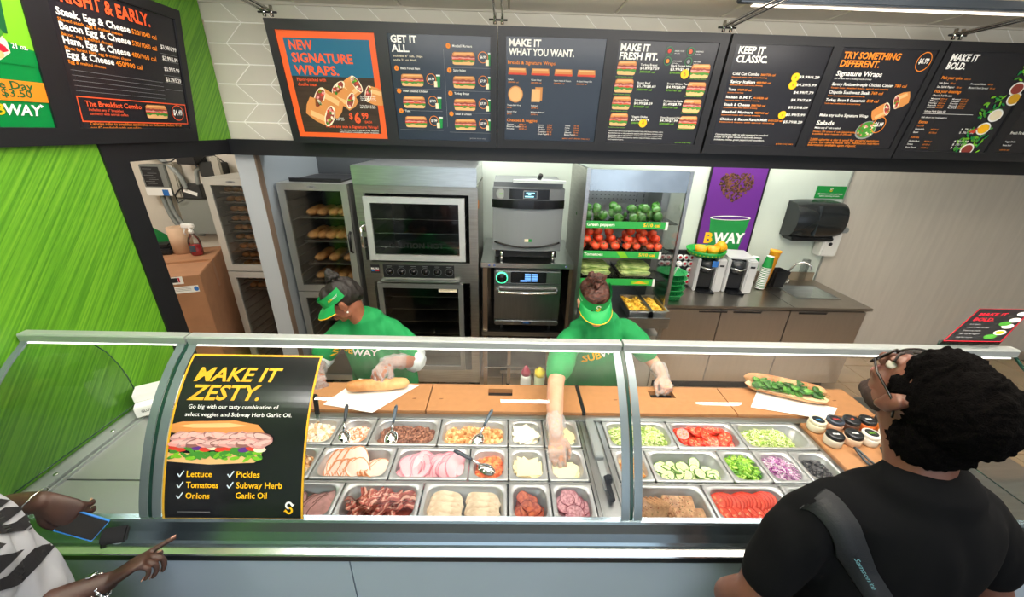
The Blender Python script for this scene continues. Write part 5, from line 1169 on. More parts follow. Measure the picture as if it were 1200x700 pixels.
for lb, pts in (('thin black cable looping from the router to the control box', [(-2.84, 3.52, 1.68), (-2.90, 3.52, 1.64), (-2.94, 3.53, 1.60), (-2.93, 3.53, 1.54), (-2.86, 3.52, 1.57)]), ('black cable slanting from the camera box to the conduit', [(-2.78, 3.48, 1.93), (-2.86, 3.50, 1.89), (-2.95, 3.52, 1.88)]), ('black cable running under the camera box', [(-2.78, 3.48, 1.94), (-2.90, 3.52, 1.94), (-3.0, 3.54, 1.91)]), ('thin blue wire beside the junction box', [(-2.74, 3.60, 1.86), (-2.70, 3.60, 1.80), (-2.67, 3.6, 1.74)]), ('thin black wire looping over the junction box', [(-2.62, 3.52, 1.90), (-2.56, 3.5, 1.94), (-2.48, 3.5, 1.95), (-2.42, 3.52, 1.89)])):
    tag(MB().use(mat('blue_wire', '#3d6c95', .5) if 'blue' in lb else BLACK).tube(pts, .005, 6).build('cable'), lb, 'cable')
# squeeze bottles behind the counter
for lb, x, c1_, c2_ in (('squeeze bottle with a dark red cap behind the cutting board', .135, '#8a1f3d', '#d6d3d0'), ('squeeze bottle with a bright yellow crown cap behind the cutting board', .215, '#e8d21f', '#cdd4b0')):
    t = thing('squeeze_bottle', lb, 'bottle', (x, 1.86, .79))
    MB().use(mat('bottle_' + c2_[1:], c2_, .35)).lathe([(0, 0), (.030, 0), (.031, .01), (.031, .11), (.026, .125), (0, .125)], 18).build('body', t)
    MB().use(mat('cap_' + c1_[1:], c1_, .35)).lathe([(.027, .125), (.027, .145), (.02, .155), (.009, .18), (.004, .185), (0, .185)] if 'red' in lb else [(.030, .12), (.030, .15), (.012, .152), (.010, .172), (0, .172)], 14).build('cap', t)
t = thing('bottle_shelf', 'narrow steel shelf fixed along the workers side of the counter', 'shelf', (.2, 1.81, .785))
MB().use(STEEL).box(-.3, .35, -.058, .10, -.004, .004).build('shelf', t)
# ================================================================== pans and their food
PANM = mat('pan_steel', '#c6c7c8', .36, .75)
PZ = .891
LIFT = .012
def pan(x0, x1, y0, y1, label):
    """gastronorm pan: flat rim, rounded mouth, tapering walls"""
    cx, cy = (x0 + x1) / 2, (y0 + y1) / 2; w, d = (x1 - x0) / 2 - .0015, (y1 - y0) / 2 - .0015
    def ring(iw, id_, r, z, n=6):
        P = []
        for sx, sy, a0 in ((1, 1, 0), (-1, 1, PI / 2), (-1, -1, PI), (1, -1, 3 * PI / 2)):
            for k in range(n + 1):
                a = a0 + PI / 2 * k / n; P.append((sx * (iw - r) + r * math.cos(a), sy * (id_ - r) + r * math.sin(a), z))
        return P
    rings = [ring(w, d, .008, -.006), ring(w, d, .008, 0), ring(w - .003, d - .003, .012, .0015), ring(w - .014, d - .012, .042, .0015), ring(w - .018, d - .016, .041, -.004), ring(w - .019, d - .017, .040, -.018), ring(w - .022, d - .020, .040, -.020), ring(w - .030, d - .028, .036, -.105), ring(w - .04, d - .04, .022, -.115)]
    n = len(rings[0]); vs = [v for r in rings for v in r]
    fs = [(j * n + i, j * n + (i + 1) % n, (j + 1) * n + (i + 1) % n, (j + 1) * n + i) for j in range(len(rings) - 1) for i in range(n)] + [tuple(range((len(rings) - 1) * n, len(rings) * n))]
    o = MB().use(PANM).add(vs, fs, None, True).build('food_pan'); o.location = (cx, cy, PZ - .0015)
    tag(o, label, 'food pan')
    return (x0 + .022, x1 - .022, y0 + .022, y1 - .022)
Y3, Y2, Y1 = (.956, 1.130), (1.143, 1.316), (1.328, 1.502)
def mound(x0, x1, y0, y1, zb, zt, seed=0, nx=16, ny=10, amp=.006):
    """bed surface height function"""
    def h(x, y):
        u = (x - x0) / (x1 - x0) * 2 - 1; v = (y - y0) / (y1 - y0) * 2 - 1
        k = (1 - abs(u) ** 4) * (1 - abs(v) ** 4)
        return zb + (zt - zb) * k + amp * noise.noise(Vector((x * 28 + seed, y * 28, seed * .7))) * 2
    return h
def bed(b, box_, h, m, nx=18, ny=12):
    x0, x1, y0, y1 = box_; b.use(m)
    b.grid(lambda u, v: (x0 + (x1 - x0) * u, y0 + (y1 - y0) * v, h(x0 + (x1 - x0) * u, y0 + (y1 - y0) * v)), nx, ny)
def heap(name, label, box_, zb, zt, mats, n, piece, seed=0, bedm=None):
    h = mound(*box_, zb, zt, seed); b = MB(); bed(b, box_, h, bedm or mats[0]); rr = random.Random(seed + 100); x0, x1, y0, y1 = box_
    for i in range(n):
        x, y = rr.uniform(x0 + .006, x1 - .006), rr.uniform(y0 + .006, y1 - .006); b.use(mats[i % len(mats)]); piece(b, x, y, h(x, y) + .002, rr)
    return tag(b.build(name), label, 'food', kind='stuff')
def shred(l, r, curl=.4, n=5):
    def f(b, x, y, z, rr):
        a = rr.random() * 2 * PI; L = l * rr.uniform(.6, 1.2); c = rr.uniform(-curl, curl); P = []
        for k in range(4):
            t = k / 3 - .5; P.append((x + math.cos(a + c * t * 4) * L * t, y + math.sin(a + c * t * 4) * L * t, z + .004 + .006 * (.25 - t * t) * 4 * rr.random() + rr.uniform(0, .003)))
        b.tube(P, r * rr.uniform(.7, 1.2), n)
    return f
_ic = None
def chunk(s, jag=.3, flat_=1.0):
    base = bmesh.new(); bmesh.ops.create_icosphere(base, subdivisions=1, radius=1); V = [v.co.copy() for v in base.verts]; Fc = [[v.index for v in f.verts] for f in base.faces]; base.free()
    def f(b, x, y, z, rr):
        k = s * rr.uniform(.6, 1.25); Rm = RZ(rr.random() * 6) @ RX(rr.uniform(-.8, .8)); o = Vector((x, y, z))
        vs = [o + Rm @ Vector((v.x * k * rr.uniform(1 - jag, 1 + jag), v.y * k * rr.uniform(1 - jag, 1 + jag), v.z * k * flat_ * rr.uniform(1 - jag, 1 + jag))) for v in V]
        b.add(vs, Fc, None, jag > .22)
    return f
def cube(s, m2=None):
    def f(b, x, y, z, rr):
        k = s * rr.uniform(.7, 1.2); M = T(x, y, z + k * .3) @ RZ(rr.random() * 6) @ RX(rr.uniform(-.5, .5)) @ RY(rr.uniform(-.5, .5))
        q = [rr.uniform(.75, 1.2) for _ in range(3)]; b.box(-k * q[0], k * q[0], -k * q[1], k * q[1], -k * q[2], k * q[2], M, c=k * .25)
    return f
def slice_mesh(rx, ry, th, m, edge=None, wob=.04, wave=.004, seed=0, n=20, fold=0, name='slice', rings=4):
    """thin disc, wavy; edge = rind material"""
    b = MB().use(m)
    def P(i, k, top):
        a = 2 * PI * i / n; q = k / rings; w = 1 + wob * math.sin(a * 2 + seed) + wob * .6 * math.sin(a * 5 + seed * 3)
        x, y = rx * q * w * math.cos(a), ry * q * w * math.sin(a); z = wave * math.sin(x / rx * 2.4 + seed) * math.cos(y / ry * 2 + seed) + wave * .7 * math.sin(a * 3 + seed) * q * q + fold * (x / rx) ** 2 * rx
        return (x, y, z + (th if top else 0))
    for top in (1, 0):
        vs = [P(0, 0, top)] + [P(i, k, top) for k in range(1, rings + 1) for i in range(n)]
        fs = [(0, 1 + i, 1 + (i + 1) % n) for i in range(n)] + [(1 + (k - 1) * n + i, 1 + k * n + i, 1 + k * n + (i + 1) % n, 1 + (k - 1) * n + (i + 1) % n) for k in range(1, rings) for i in range(n)]
        b.add(vs, fs if top else [f[::-1] for f in fs], None, True)
    b.use(edge or m); vs = [P(i, rings, 1) for i in range(n)] + [P(i, rings, 0) for i in range(n)]; b.add(vs, [(i, n + i, n + (i + 1) % n, (i + 1) % n) for i in range(n)])
    if edge:
        vs = [Vector(P(i, rings, 1)) + Vector((0, 0, .0004)) for i in range(n)]; vi = [Vector((v.x * .93, v.y * .93, v.z)) for v in vs]; b.add(vs + vi, [(i, (i + 1) % n, n + (i + 1) % n, n + i) for i in range(n)], None, True)
    return b.mesh(name)
def lay(name, meshes, spots, label, cat, group, sc=1):
    for k, (x, y, z, rx_, ry_, rz_) in enumerate(spots): inst(name, meshes[k % len(meshes)], (x, y, z + LIFT), (-rx_ * .7, ry_, rz_), scale=sc, label=label, cat=cat, group=group)

M_ = lambda n, c, **k: mat(n, c, k.pop('rough', .45), 0, **k)
# ---------------- row 1 (back), left bay
CHK = [M_('chicken_shred_a', '#f2ddc6'), M_('chicken_shred_b', '#fbeee0'), M_('chicken_shred_c', '#e9b98c')]
bx = pan(-1.098, -.768, *Y1, 'wide steel pan of pale shredded chicken beside the gold-edged poster')
heap('shredded_chicken', 'heap of pale shredded chicken, partly behind the poster', bx, 0.851, 0.880, CHK, 330, chunk(.011, .4, .6), 1)
bx = pan(-.766, -.606, *Y1, 'narrow steel pan of chopped crab with a scoop in it'); heap('chopped_chicken', 'heap of orange-edged chopped chicken under the left scoop', bx, 0.844, 0.870, [M_('crab_a', '#f3cdb4'), M_('crab_b', '#e3895c'), M_('crab_c', '#f6e2d2')], 200, chunk(.009, .4, .6), 2)
bpy.data.objects['food_pan.001']['label'] = 'narrow steel pan of orange-edged chopped chicken in the back row'
bx = pan(-.604, -.294, *Y1, 'steel pan of brown shaved steak in the back row'); heap('chopped_steak', 'heap of brown chopped steak with a scoop on it', bx, 0.846, 0.874, [M_('steak_a', '#8a5a48'), M_('steak_b', '#6f4336'), M_('steak_c', '#a8745c')], 520, chunk(.0085, .42, .55), 3)
bx = pan(-.292, .030, *Y1, 'steel pan of tan diced chicken in the back row'); heap('diced_chicken', 'heap of tan diced chicken cubes with a scoop on it', bx, 0.844, 0.870, [M_('diced_a', '#dba46a'), M_('diced_b', '#c98a54'), M_('diced_c', '#efc994')], 260, cube(.0075), 4)
# cheese pans
CHW = M_('cheese_white', '#f4ecd6'); CHY = M_('cheese_provolone', '#efe2b4'); CHC = M_('cheese_cream', '#f0dfae')
def tri(m, s=.055, seed=0):
    b = MB().use(m); pts = [(-s * .5, -s * .42), (s * .58, -s * .46), (s * .5, s * .1), (-s * .35, s * .55)] if seed % 2 else [(-s * .55, -s * .4), (s * .55, -s * .4), (0, s * .6)]
    return b.prism(pts, 0, .0028).mesh('cheese_slice')
def cheese(bx, m, n, z0, lbl, grp, seed):
    rr = random.Random(seed); ms = [tri(m, .105, k) for k in range(2)]; x0, x1, y0, y1 = bx; cx, cy = (x0 + x1) / 2, (y0 + y1) / 2
    bb = MB(); 
    for i in range(n):
        sp = max(.008, .026 - i * .0007); inst('cheese_slice', ms[i % 2], (cx + rr.uniform(-sp, sp), cy - .006 + rr.uniform(-sp, sp) * .8, z0 + .028 + i * .0031), (rr.uniform(-.05, .05), rr.uniform(-.05, .05), rr.random() * 6), label=lbl, cat='cheese', group=grp)
bx = pan(.032, .198, *Y1, 'square steel pan of white cheese triangles in the back row'); cheese(bx, CHW, 20, .805, 'white cheese triangle piled in the back-row square pan', 'white cheese triangles', 5)
bx = pan(.200, .368, *Y1, 'square steel pan of cheese slices behind the reaching forearm'); cheese(bx, CHC, 14, .805, 'pale cheese slice in the back-row pan behind the reaching arm', 'pale cheese slices behind the arm', 6)
# ---------------- row 2, left bay
bx = pan(-1.098, -.784, *Y2, 'steel pan of chopped chicken mostly hidden by the poster'); heap('chopped_chicken_mix', 'heap of browned chopped chicken mostly hidden by the poster', bx, 0.846, 0.870, [M_('mix_a', '#d9a878'), M_('mix_b', '#8e5a3e'), M_('mix_c', '#f0d3b0')], 220, chunk(.0095, .4, .6), 7)
TURK = M_('turkey_meat', '#f3cfc0', sss=.0, rough=.4); TURKE = M_('turkey_edge', '#cf8355', rough=.5)
bx = pan(-.782, -.462, *Y2, 'steel pan of fanned turkey slices in the middle row')
tm = [slice_mesh(.060, .046, .0028, TURK, TURKE, .05, .004, k, fold=.12, name='turkey_slice') for k in range(3)]
sp = []
for i in range(11): sp.append((-.735 + i * .0115, 1.245, .832 + i * .0026, -.18, -.42, 1.45 + i * .02))
for i in range(9): sp.append((-.695 + i * .012, 1.195, .828 + i * .002, -.05, -.40, 1.5 + i * .03))
for i in range(7): sp.append((-.560 + i * .007, 1.232 - i * .003, .830 + i * .003, -.12, .30, 1.2 + i * .05))
lay('turkey_slice', tm, sp, 'round pale turkey slice fanned in the middle-row pan', 'turkey slice', 'turkey slices in the middle row pan', 1.12)
HAM = M_('ham_meat', '#e6aab3', rough=.35); HAME = M_('ham_edge', '#d8808f', rough=.4)
bx = pan(-.460, -.136, *Y2, 'steel pan of folded pink ham in the middle row')
hm = [slice_mesh(.062, .050, .0028, HAM, HAME, .06, .006, k + 3, fold=.22, name='ham_slice') for k in range(3)]
sp = [(-.395 + i * .010, 1.225, .835 + i * .002, -.25, -.30, .3 * i) for i in range(8)] + [(-.31 + i * .018, 1.222, .838 + i * .0022, -.3, -.25 + .1 * (i % 3), 1.2 + .1 * i) for i in range(8)] + [(-.37 + i * .026, 1.180, .838 + i * .001, -.15, .12, .5 * i) for i in range(8)] + [(-.20, 1.20, .852, -.25, .2, .2), (-.365, 1.225, .858, -.2, .1, 0)]
lay('ham_slice', hm, sp, 'folded pink ham slice in the middle-row pan', 'ham slice', 'ham slices in the middle row pan', 1.15)
bx = pan(-.134, .031, *Y2, 'square steel pan of orange diced buffalo chicken'); heap('orange_diced_chicken', 'heap of orange diced chicken under a scoop', bx, 0.844, 0.874, [M_('buffalo_a', '#e2713a'), M_('buffalo_b', '#cc5524'), M_('buffalo_c', '#f08f4c')], 150, cube(.0085), 8)
bx = pan(.033, .198, *Y2, 'square steel pan of cream cheese slices in the middle row'); cheese(bx, CHC, 18, .800, 'cream-coloured cheese slice in the middle-row square pan', 'cream cheese slices in the middle row', 9)
bx = pan(.200, .368, *Y2, 'square steel pan of cheese where the gloved hand reaches in'); cheese(bx, CHY, 14, .790, 'pale yellow cheese slice under the reaching gloved hand', 'pale yellow cheese slices under the glove', 10)
# ---------------- row 3 (front), left bay
RB = M_('roast_beef', '#b98580', var=.15, vscale=30, rough=.4); RBE = M_('roast_beef_edge', '#6e4038')
bx = pan(-.95, -.622, *Y3, 'steel pan of roast beef slices at the poster edge, front row')
rm = [slice_mesh(.072, .052, .003, RB, RBE, .06, .005, k + 6, name='roast_beef_slice') for k in range(3)]
lay('roast_beef_slice', rm, [(-.70 + .03 * (i % 2), 1.075 - .012 * i, .83 + .005 * i, -.35, .05 * (i % 3), .3 * i) for i in range(6)] + [(-.82, 1.05, .84, -.2, 0, .4), (-.80, 1.02, .845, -.1, .1, 1)], 'brown-edged roast beef slice in the front-row pan by the poster', 'beef slice', 'roast beef slices in the front row pan')
BC = [M_('bacon_red', '#c8685a', rough=.35), M_('bacon_pale', '#efb8a4', rough=.35), M_('bacon_dark', '#a44a3e', rough=.35)]
bx = pan(-.620, -.307, *Y3, 'steel pan of red bacon strips in the front row')
bms = []
for k in range(4):
    b = MB(); L, w = .11, .011
    for q in range(3):
        b.use(BC[(q + k) % 3]); y0_, y1_ = -w + q * w * .667, -w + (q + 1) * w * .667
        for top in (0, 1): b.grid(lambda u, v: ((u - .5) * L, (y0_ + (y1_ - y0_) * v) + .003 * math.sin(u * 9 + k), .006 * math.sin(u * 14 + k * 2) + .004 * math.sin(u * 5 + v * 3) + top * .0022), 12, 1)
    bms.append(b.mesh('bacon_strip'))
rr = random.Random(12); hb = mound(*bx, .825, .855, 12)
sp = []
for i in range(44):
    x, y = rr.uniform(-.55, -.36), rr.uniform(.985, 1.085); sp.append((x, y, hb(x, y) + rr.uniform(0, .012), rr.uniform(-.3, .3), rr.uniform(-.15, .15), rr.uniform(-.7, .7) + (.5 if i % 3 else 1.4)))
lay('bacon_strip', bms, sp, 'wavy red and white bacon strip in the front-row pan', 'bacon', 'bacon strips in the front row pan')
b = MB(); bed(b, bx, lambda x, y: hb(x, y) - .006, BC[2]); tag(b.build('bacon_bed'), 'layer of red bacon lying under the loose strips in the front-row pan', 'bacon', kind='stuff')
CF = M_('chicken_fillet', '#e2c19a', var=.12, vscale=30, rough=.5, bump=.4, bscale=120, col2='#f3dfc2')
bx = pan(-.305, .028, *Y3, 'steel pan of tan chicken fillets in the front row')
def fillet(seed):
    b = MB().use(CF); rr = random.Random(seed)
    b.grid(lambda u, v: ((v - .5) * .125, (.034 + .006 * math.sin(v * 5 + seed)) * (max(0, 1 - abs(2 * v - 1) ** 3.2)) ** .5 * math.cos(u * 2 * PI), .007 + .006 * (max(0, 1 - abs(2 * v - 1) ** 3.2)) ** .5 * math.sin(u * 2 * PI) + .006 * math.sin(v * PI + seed * .3)), 12, 12); return b.mesh('chicken_fillet')
fm = [fillet(k) for k in range(3)]
sp = [(-.215 + .006 * (i % 2), 1.085 - i * .026, .830 + .002 * i, -.50, .03, -.05 * (i % 2)) for i in range(5)] + [(-.07 + .006 * (i % 2), 1.085 - i * .026, .828 + .003 * i, -.55, -.03, .08 + .03 * (i % 2)) for i in range(5)]
lay('chicken_fillet', fm, sp, 'flat tan chicken fillet leaning in the front-row pan', 'chicken', 'chicken fillets in the front row pan', 1.1)
PEPR = M_('pepperoni', '#b2402a', var=.15, vscale=90, rough=.4, col2='#cf6a44'); PEPE = M_('pepperoni_edge', '#7e2418')
bx = pan(.032, .198, *Y3, 'square steel pan of dark red pepperoni in the front row')
pm = [slice_mesh(.030, .030, .0022, PEPR, PEPE, .03, .0025, k, name='pepperoni_slice', fold=.1) for k in range(3)]
rr = random.Random(14); lay('pepperoni_slice', pm, [(.115 + rr.uniform(-.042, .042), 1.043 + rr.uniform(-.052, .042), .812 + i * .0017, rr.uniform(-.35, -.05), rr.uniform(-.25, .25), rr.random() * 6) for i in range(30)], 'dark red pepperoni disc in the front-row square pan', 'pepperoni', 'pepperoni slices in the front row pan')
SAL = M_('salami', '#c77a86', var=.2, vscale=110, rough=.4, col2='#e3abb2'); SALE = M_('salami_edge', '#9b4a58')
bx = pan(.200, .368, *Y3, 'square steel pan of pink salami in the front row')
pm = [slice_mesh(.038, .038, .0022, SAL, SALE, .03, .003, k, name='salami_slice', fold=.08) for k in range(3)]
lay('salami_slice', pm, [(.284 + rr.uniform(-.038, .038), 1.043 + rr.uniform(-.045, .038), .812 + i * .0022, rr.uniform(-.3, -.05), rr.uniform(-.2, .2), rr.random() * 6) for i in range(24)], 'pink salami disc in the front-row square pan', 'salami', 'salami slices in the front row pan')
# ---------------- right bay
LET = [M_('lettuce_a', '#dfe8a8'), M_('lettuce_b', '#b9d06a'), M_('lettuce_c', '#f2f3cf'), M_('lettuce_d', '#8fb545')]
bx = pan(.494, .812, *Y1, 'steel pan of shredded lettuce left of the tomatoes'); heap('shredded_lettuce', 'heap of pale shredded lettuce left of the tomato slices', bx, 0.846, 0.886, LET, 620, shred(.030, .0022), 21)
bx = pan(.814, 1.138, *Y1, 'steel pan of tomato slices in the back row')
def tomato_slice(k):
    b = MB(); rr = random.Random(k); n = 20
    prof_ = [(0, .0055), (.023, .0055), (.027, .005), (.028, .0025), (.027, 0), (0, 0)]
    b.use(M_('tomato_flesh', '#e44a32', rough=.2, coat=.5)).lathe([(0, .0058), (.024, .0058)], n, cap=False); b.use(M_('tomato_rind', '#d5301d', rough=.2)).lathe([(.024, .0058), (.0275, .0045), (.028, .0015), (.027, 0), (0, 0)], n, cap=False)
    for i in range(5):
        a = 2 * PI * i / 5 + k; b.use(M_('tomato_gel', '#f07a55', rough=.15)).lathe([(.0068, 0), (.005, .0006), (0, .0008)], 8, T(.0135 * math.cos(a), .0135 * math.sin(a), .0057) @ RZ(a) @ Matrix.Diagonal((1, .7, 1, 1)))
        b.use(M_('tomato_seed', '#f2b98a', rough=.3)); 
        for q in range(3): b.box(-.0012, .0012, -.0008, .0008, 0, .0012, T((.011 + .003 * q) * math.cos(a + .15 * (q - 1)), (.011 + .003 * q) * math.sin(a + .15 * (q - 1)), .0063) @ RZ(a))
    b.use(M_('tomato_core', '#f28e6c')).lathe([(.004, 0), (0, .0005)], 8, T(0, 0, .0059)); return b.mesh('tomato_slice')
tmm = [tomato_slice(k) for k in range(3)]
rr = random.Random(22); sp = []
for i in range(58):
    u, v = rr.random(), rr.random(); x = .855 + u * .24; y = 1.365 + v * .095; ht = .83 + .03 * math.sin(u * 3.0) * (.5 + .5 * v) * (i / 58) + i * .0002
    sp.append((x, y, ht, rr.uniform(-.45, .1), rr.uniform(-.5, .3), rr.random() * 6))
sp += [(.875, 1.43, .866, -.5, -.1, 0), (.935, 1.44, .868, -.35, .3, 1), (.985, 1.42, .868, -.2, -.3, 2), (1.04, 1.45, .872, -.5, .1, 3), (1.07, 1.41, .866, -.2, .4, 4), (1.0, 1.38, .864, -.3, .1, 5), (.91, 1.375, .86, -.1, .1, 1)]
lay('tomato_slice', tmm, sp, 'red tomato slice heaped in the back-row pan between the lettuce pans', 'tomato slice', 'tomato slices in the back row pan', 1.18)
bx = pan(1.140, 1.472, *Y1, 'steel pan of shredded lettuce next to the seasoning board'); heap('shredded_lettuce', 'heap of pale shredded lettuce right of the tomato slices', (bx[0], bx[1] - .04, bx[2], bx[3]), .83, .878, LET, 620, shred(.030, .0022), 23)
bx = pan(.494, .642, *Y2, 'narrow steel pan of orange shredded cheese beside the glass joint'); heap('shredded_cheese', 'heap of orange shredded cheese beside the glass joint', bx, 0.841, 0.870, [M_('cheddar_a', '#f0a04a'), M_('cheddar_b', '#f6c37c'), M_('cheddar_c', '#f7dda8')], 260, shred(.022, .0016, .2), 24)
bx = pan(.644, .972, *Y2, 'steel pan of cucumber slices in the middle row')
def cuc(k):
    b = MB(); b.use(M_('cucumber_flesh', '#dfeab0', rough=.25, coat=.4)).lathe([(0, .0045), (.020, .0045)], 20, cap=False); b.use(M_('cucumber_rind', '#4f7d2e', rough=.3)).lathe([(.020, .0045), (.0225, .0042), (.023, .002), (.0225, 0), (.020, 0)], 20, cap=False).use(MATS['cucumber_flesh']).lathe([(.020, 0), (0, 0)], 20, cap=False)
    b.use(M_('cucumber_seed', '#c3d488', rough=.3))
    for i in range(9): a = 2 * PI * i / 9; b.lathe([(.0022, 0), (0, .0005)], 6, T(.010 * math.cos(a), .010 * math.sin(a), .0045) @ RZ(a) @ Matrix.Diagonal((1.4, .6, 1, 1)))
    return b.mesh('cucumber_slice')
cm = [cuc(0)]; rr = random.Random(25); sp = []
for i in range(84):
    u = rr.random(); x = .680 + u * .255; y = 1.178 + rr.random() * (.075 - .02 * u); sp.append((x, y, .822 + .030 * (1 - abs(u - .45)) * (i / 62) + rr.uniform(0, .006), rr.uniform(-.5, .3), rr.uniform(-.6, .5), rr.random() * 6))
sp += [(.695, 1.24, .850, -.3, 0, 0), (.745, 1.245, .853, -.35, .1, 0), (.855, 1.262, .856, -.9, 0, 0), (.845, 1.225, .853, -.4, .1, 0), (.80, 1.20, .85, -.3, -.5, 0), (.90, 1.20, .845, -.2, .6, 0), (.93, 1.19, .84, -.2, .6, 0), (.77, 1.19, .85, -.1, .2, 0)]
lay('cucumber_slice', cm, sp, 'green-rimmed cucumber slice in the middle-row pan', 'cucumber slice', 'cucumber slices in the middle row pan', 1.15)
bx = pan(.974, 1.138, *Y2, 'square steel pan of green pepper strips'); heap('green_pepper_strips', 'heap of bright green pepper strips beside the onions', bx, 0.846, 0.884, [M_('gps_a', '#8cc03a', rough=.25), M_('gps_b', '#6ba62c', rough=.25), M_('gps_c', '#b5d968', rough=.25), M_('gps_d', '#4f8a20', rough=.25)], 170, shred(.050, .0042, .8, 6), 26)
bx = pan(1.140, 1.306, *Y2, 'square steel pan of purple onion strips half hidden by the customer'); heap('red_onion_strips', 'heap of purple onion strips beside the customer in black', bx, 0.844, 0.880, [M_('onion_a', '#d9a8d0', rough=.25), M_('onion_b', '#a85c9e', rough=.25), M_('onion_c', '#f0dcea', rough=.25)], 240, shred(.045, .0022, 1.2, 5), 27)
bx = pan(1.308, 1.472, *Y2, 'square steel pan of olives hidden behind the customer'); heap('sliced_olives', 'heap of dark sliced olives hidden behind the customer', bx, 0.844, 0.874, [M_('olive', '#2d2a2c', rough=.3)], 120, chunk(.007, .2, .6), 28)
bx = pan(.494, .818, *Y3, 'steel pan of brown bean patties in the front row')
PAT = M_('veggie_patty', '#c08a62', var=.15, vscale=60, rough=.6, bump=.4, bscale=150, col2='#d9aa80'); PSP = [M_('patty_spot_r', '#a5482c'), M_('patty_spot_g', '#5c6a2c'), M_('patty_spot_d', '#6b3d22')]
def patty(k, L=.105, W_=.062):
    b = MB().use(PAT).box(-L / 2, L / 2, -W_ / 2, W_ / 2, 0, .011, c=.003); rr = random.Random(k)
    for i in range(26): b.use(PSP[i % 3]).box(-.002, .002, -.0014, .0014, 0, .0008, T(rr.uniform(-.45, .45) * L, rr.uniform(-.43, .43) * W_, .0108) @ RZ(rr.random() * 3))
    return b.mesh('bean_patty')
ptm = [patty(k) for k in range(3)]
for k, (x, y, z, a, b_, c_) in enumerate([(.700, 1.055, .846, .30, 0, -.06), (.705, 1.058, .859, .30, 0, -.03), (.715, .998, .836, .24, .02, .05), (.722, .998, .848, .24, .02, .04), (.728, 1.0, .860, .24, .02, .02)]):
    inst('bean_patty', ptm[k % 3], (x, y, z), (a, b_, c_), scale=1.15, label='speckled square bean patty stacked flat in the front-row pan', cat='patty', group='bean patties stacked flat in the pan')
for k in range(4): inst('bean_patty', ptm[k % 3], (.560 + k * .018, 1.03, .850), (.1, -1.05 + .03 * k, .9), scale=1.05, label='bean patty standing on edge at the left of the front-row pan', cat='patty', group='bean patties standing on edge')
bx = pan(.820, 1.142, *Y3, 'steel pan of layered tomato slices in the front row')
sp = [(.862 + i * .0135, 1.065 + .006 * math.sin(i), .853 + .0006 * i, -.35, -.62, .2) for i in range(16)] + [(.858 + i * .026, 1.015, .846, -.2, -.45, .1) for i in range(9)] + [(.865 + i * .03, .985, .846, -.1, -.35, .1) for i in range(8)]
lay('tomato_slice', tmm, sp, 'overlapping tomato slice lined up in the front-row pan', 'tomato slice', 'tomato slices in the front row pan', 1.28)
pan(1.144, 1.472, *Y3, 'steel pan of pickles in the front row, behind the customer')

# ---------------- scoops
GREYH = mat('scoop_handle', '#4a5a68', .4)
def scoop(label, p, ang, tilt_, hm=None, L=.15):
    """bowl centre at p, handle leaves towards angle ang (in plan), rising by tilt_"""
    t = thing('serving_scoop', label, 'scoop', p); t.rotation_euler = (0, -tilt_, ang)
    b = MB().use(CHROME); b.grid(lambda u, v: ((v ** .8) * .040 * math.cos(u * 2 * PI) * 1.0, (v ** .8) * .028 * math.sin(u * 2 * PI), -.0 + .016 * (1 - v * v)), 24, 8)
    b.build('bowl', t)
    MB().use(CHROME).grid(lambda u, v: (((v) * .041 * math.cos(u * 2 * PI)), v * .029 * math.sin(u * 2 * PI), -.0015 + .0005 * v), 20, 1).box(-.012, .012, -.0025, .0025, .0165, .0175).build('bowl_rim', t)
    MB().use(CHROME).tube([(.030, 0, .006), (.055, 0, .012), (.080, 0, .016)], .0055, 8, rs=[.009, .0055, .005]).build('neck', t)
    MB().use(hm or GREYH).tube([(.075, 0, .0155), (.10, 0, .018), (L, 0, .022), (L + .012, 0, .022)], .008, 8, rs=[.006, .0085, .009, .005]).build('handle', t)
    MB().use(BLACK).cyl((L - .004, 0, .030), (L - .004, 0, .0325), .0035, 8).build('hang_hole', t)
scoop('chrome scoop with grey handle lying on the orange-edged chopped chicken', (-.728, 1.375, .885), 1.75, .35, mat('scoop_handle_dark', '#333b44', .4))
scoop('chrome scoop with grey-blue handle lying on the chopped steak', (-.510, 1.375, .885), 1.62, .32)
scoop('chrome scoop with grey-blue handle lying on the tan diced chicken', (-.112, 1.37, .880), 1.10, .35)
scoop('chrome scoop with dark handle pointing left over the orange diced chicken', (-.058, 1.205, .885), 2.75, .12, MATS['scoop_handle_dark'])
t = thing('standing_tongs', 'black upright handle standing in the pale shredded chicken pan', 'utensil', (-.885, 1.47, .865)); t.rotation_euler = (-.35, -.12, 0)
MB().use(CHROME).box(-.008, .008, -.002, .002, -.02, .06).build('blade', t); MB().use(BLACK).box(-.012, .012, -.006, .006, .055, .16, c=.005).build('handle', t)

# ---------------- bread, paper, sandwich, tubs
PAPER = mat('deli_paper', '#f1f0ee', .7)
def paper(name, label, pts, z, curl=.004, seed=0):
    (ax, ay), (bx_, by), (cx, cy), (dx, dy) = pts; b = MB().use(PAPER)
    def f(top): return lambda u, v: ((ax * (1 - u) + bx_ * u) * (1 - v) + (dx * (1 - u) + cx * u) * v, (ay * (1 - u) + by * u) * (1 - v) + (dy * (1 - u) + cy * u) * v, z + curl * (.5 + .5 * math.sin(u * 5 + seed) * math.cos(v * 4 + seed)) + top)
    b.grid(f(.0008), 10, 8); b.grid(f(0), 10, 8); return tag(b.build(name), label, 'paper')
paper('deli_paper', 'white deli paper under the bread roll on the cutting board', [(-.905, 1.575), (-.640, 1.520), (-.455, 1.745), (-.80, 1.80)], .909, .003)
b = MB().use(mat('roll_crust', '#d08c4e', .5, var=.25, vscale=9, col2='#e8b57a', bump=.15))
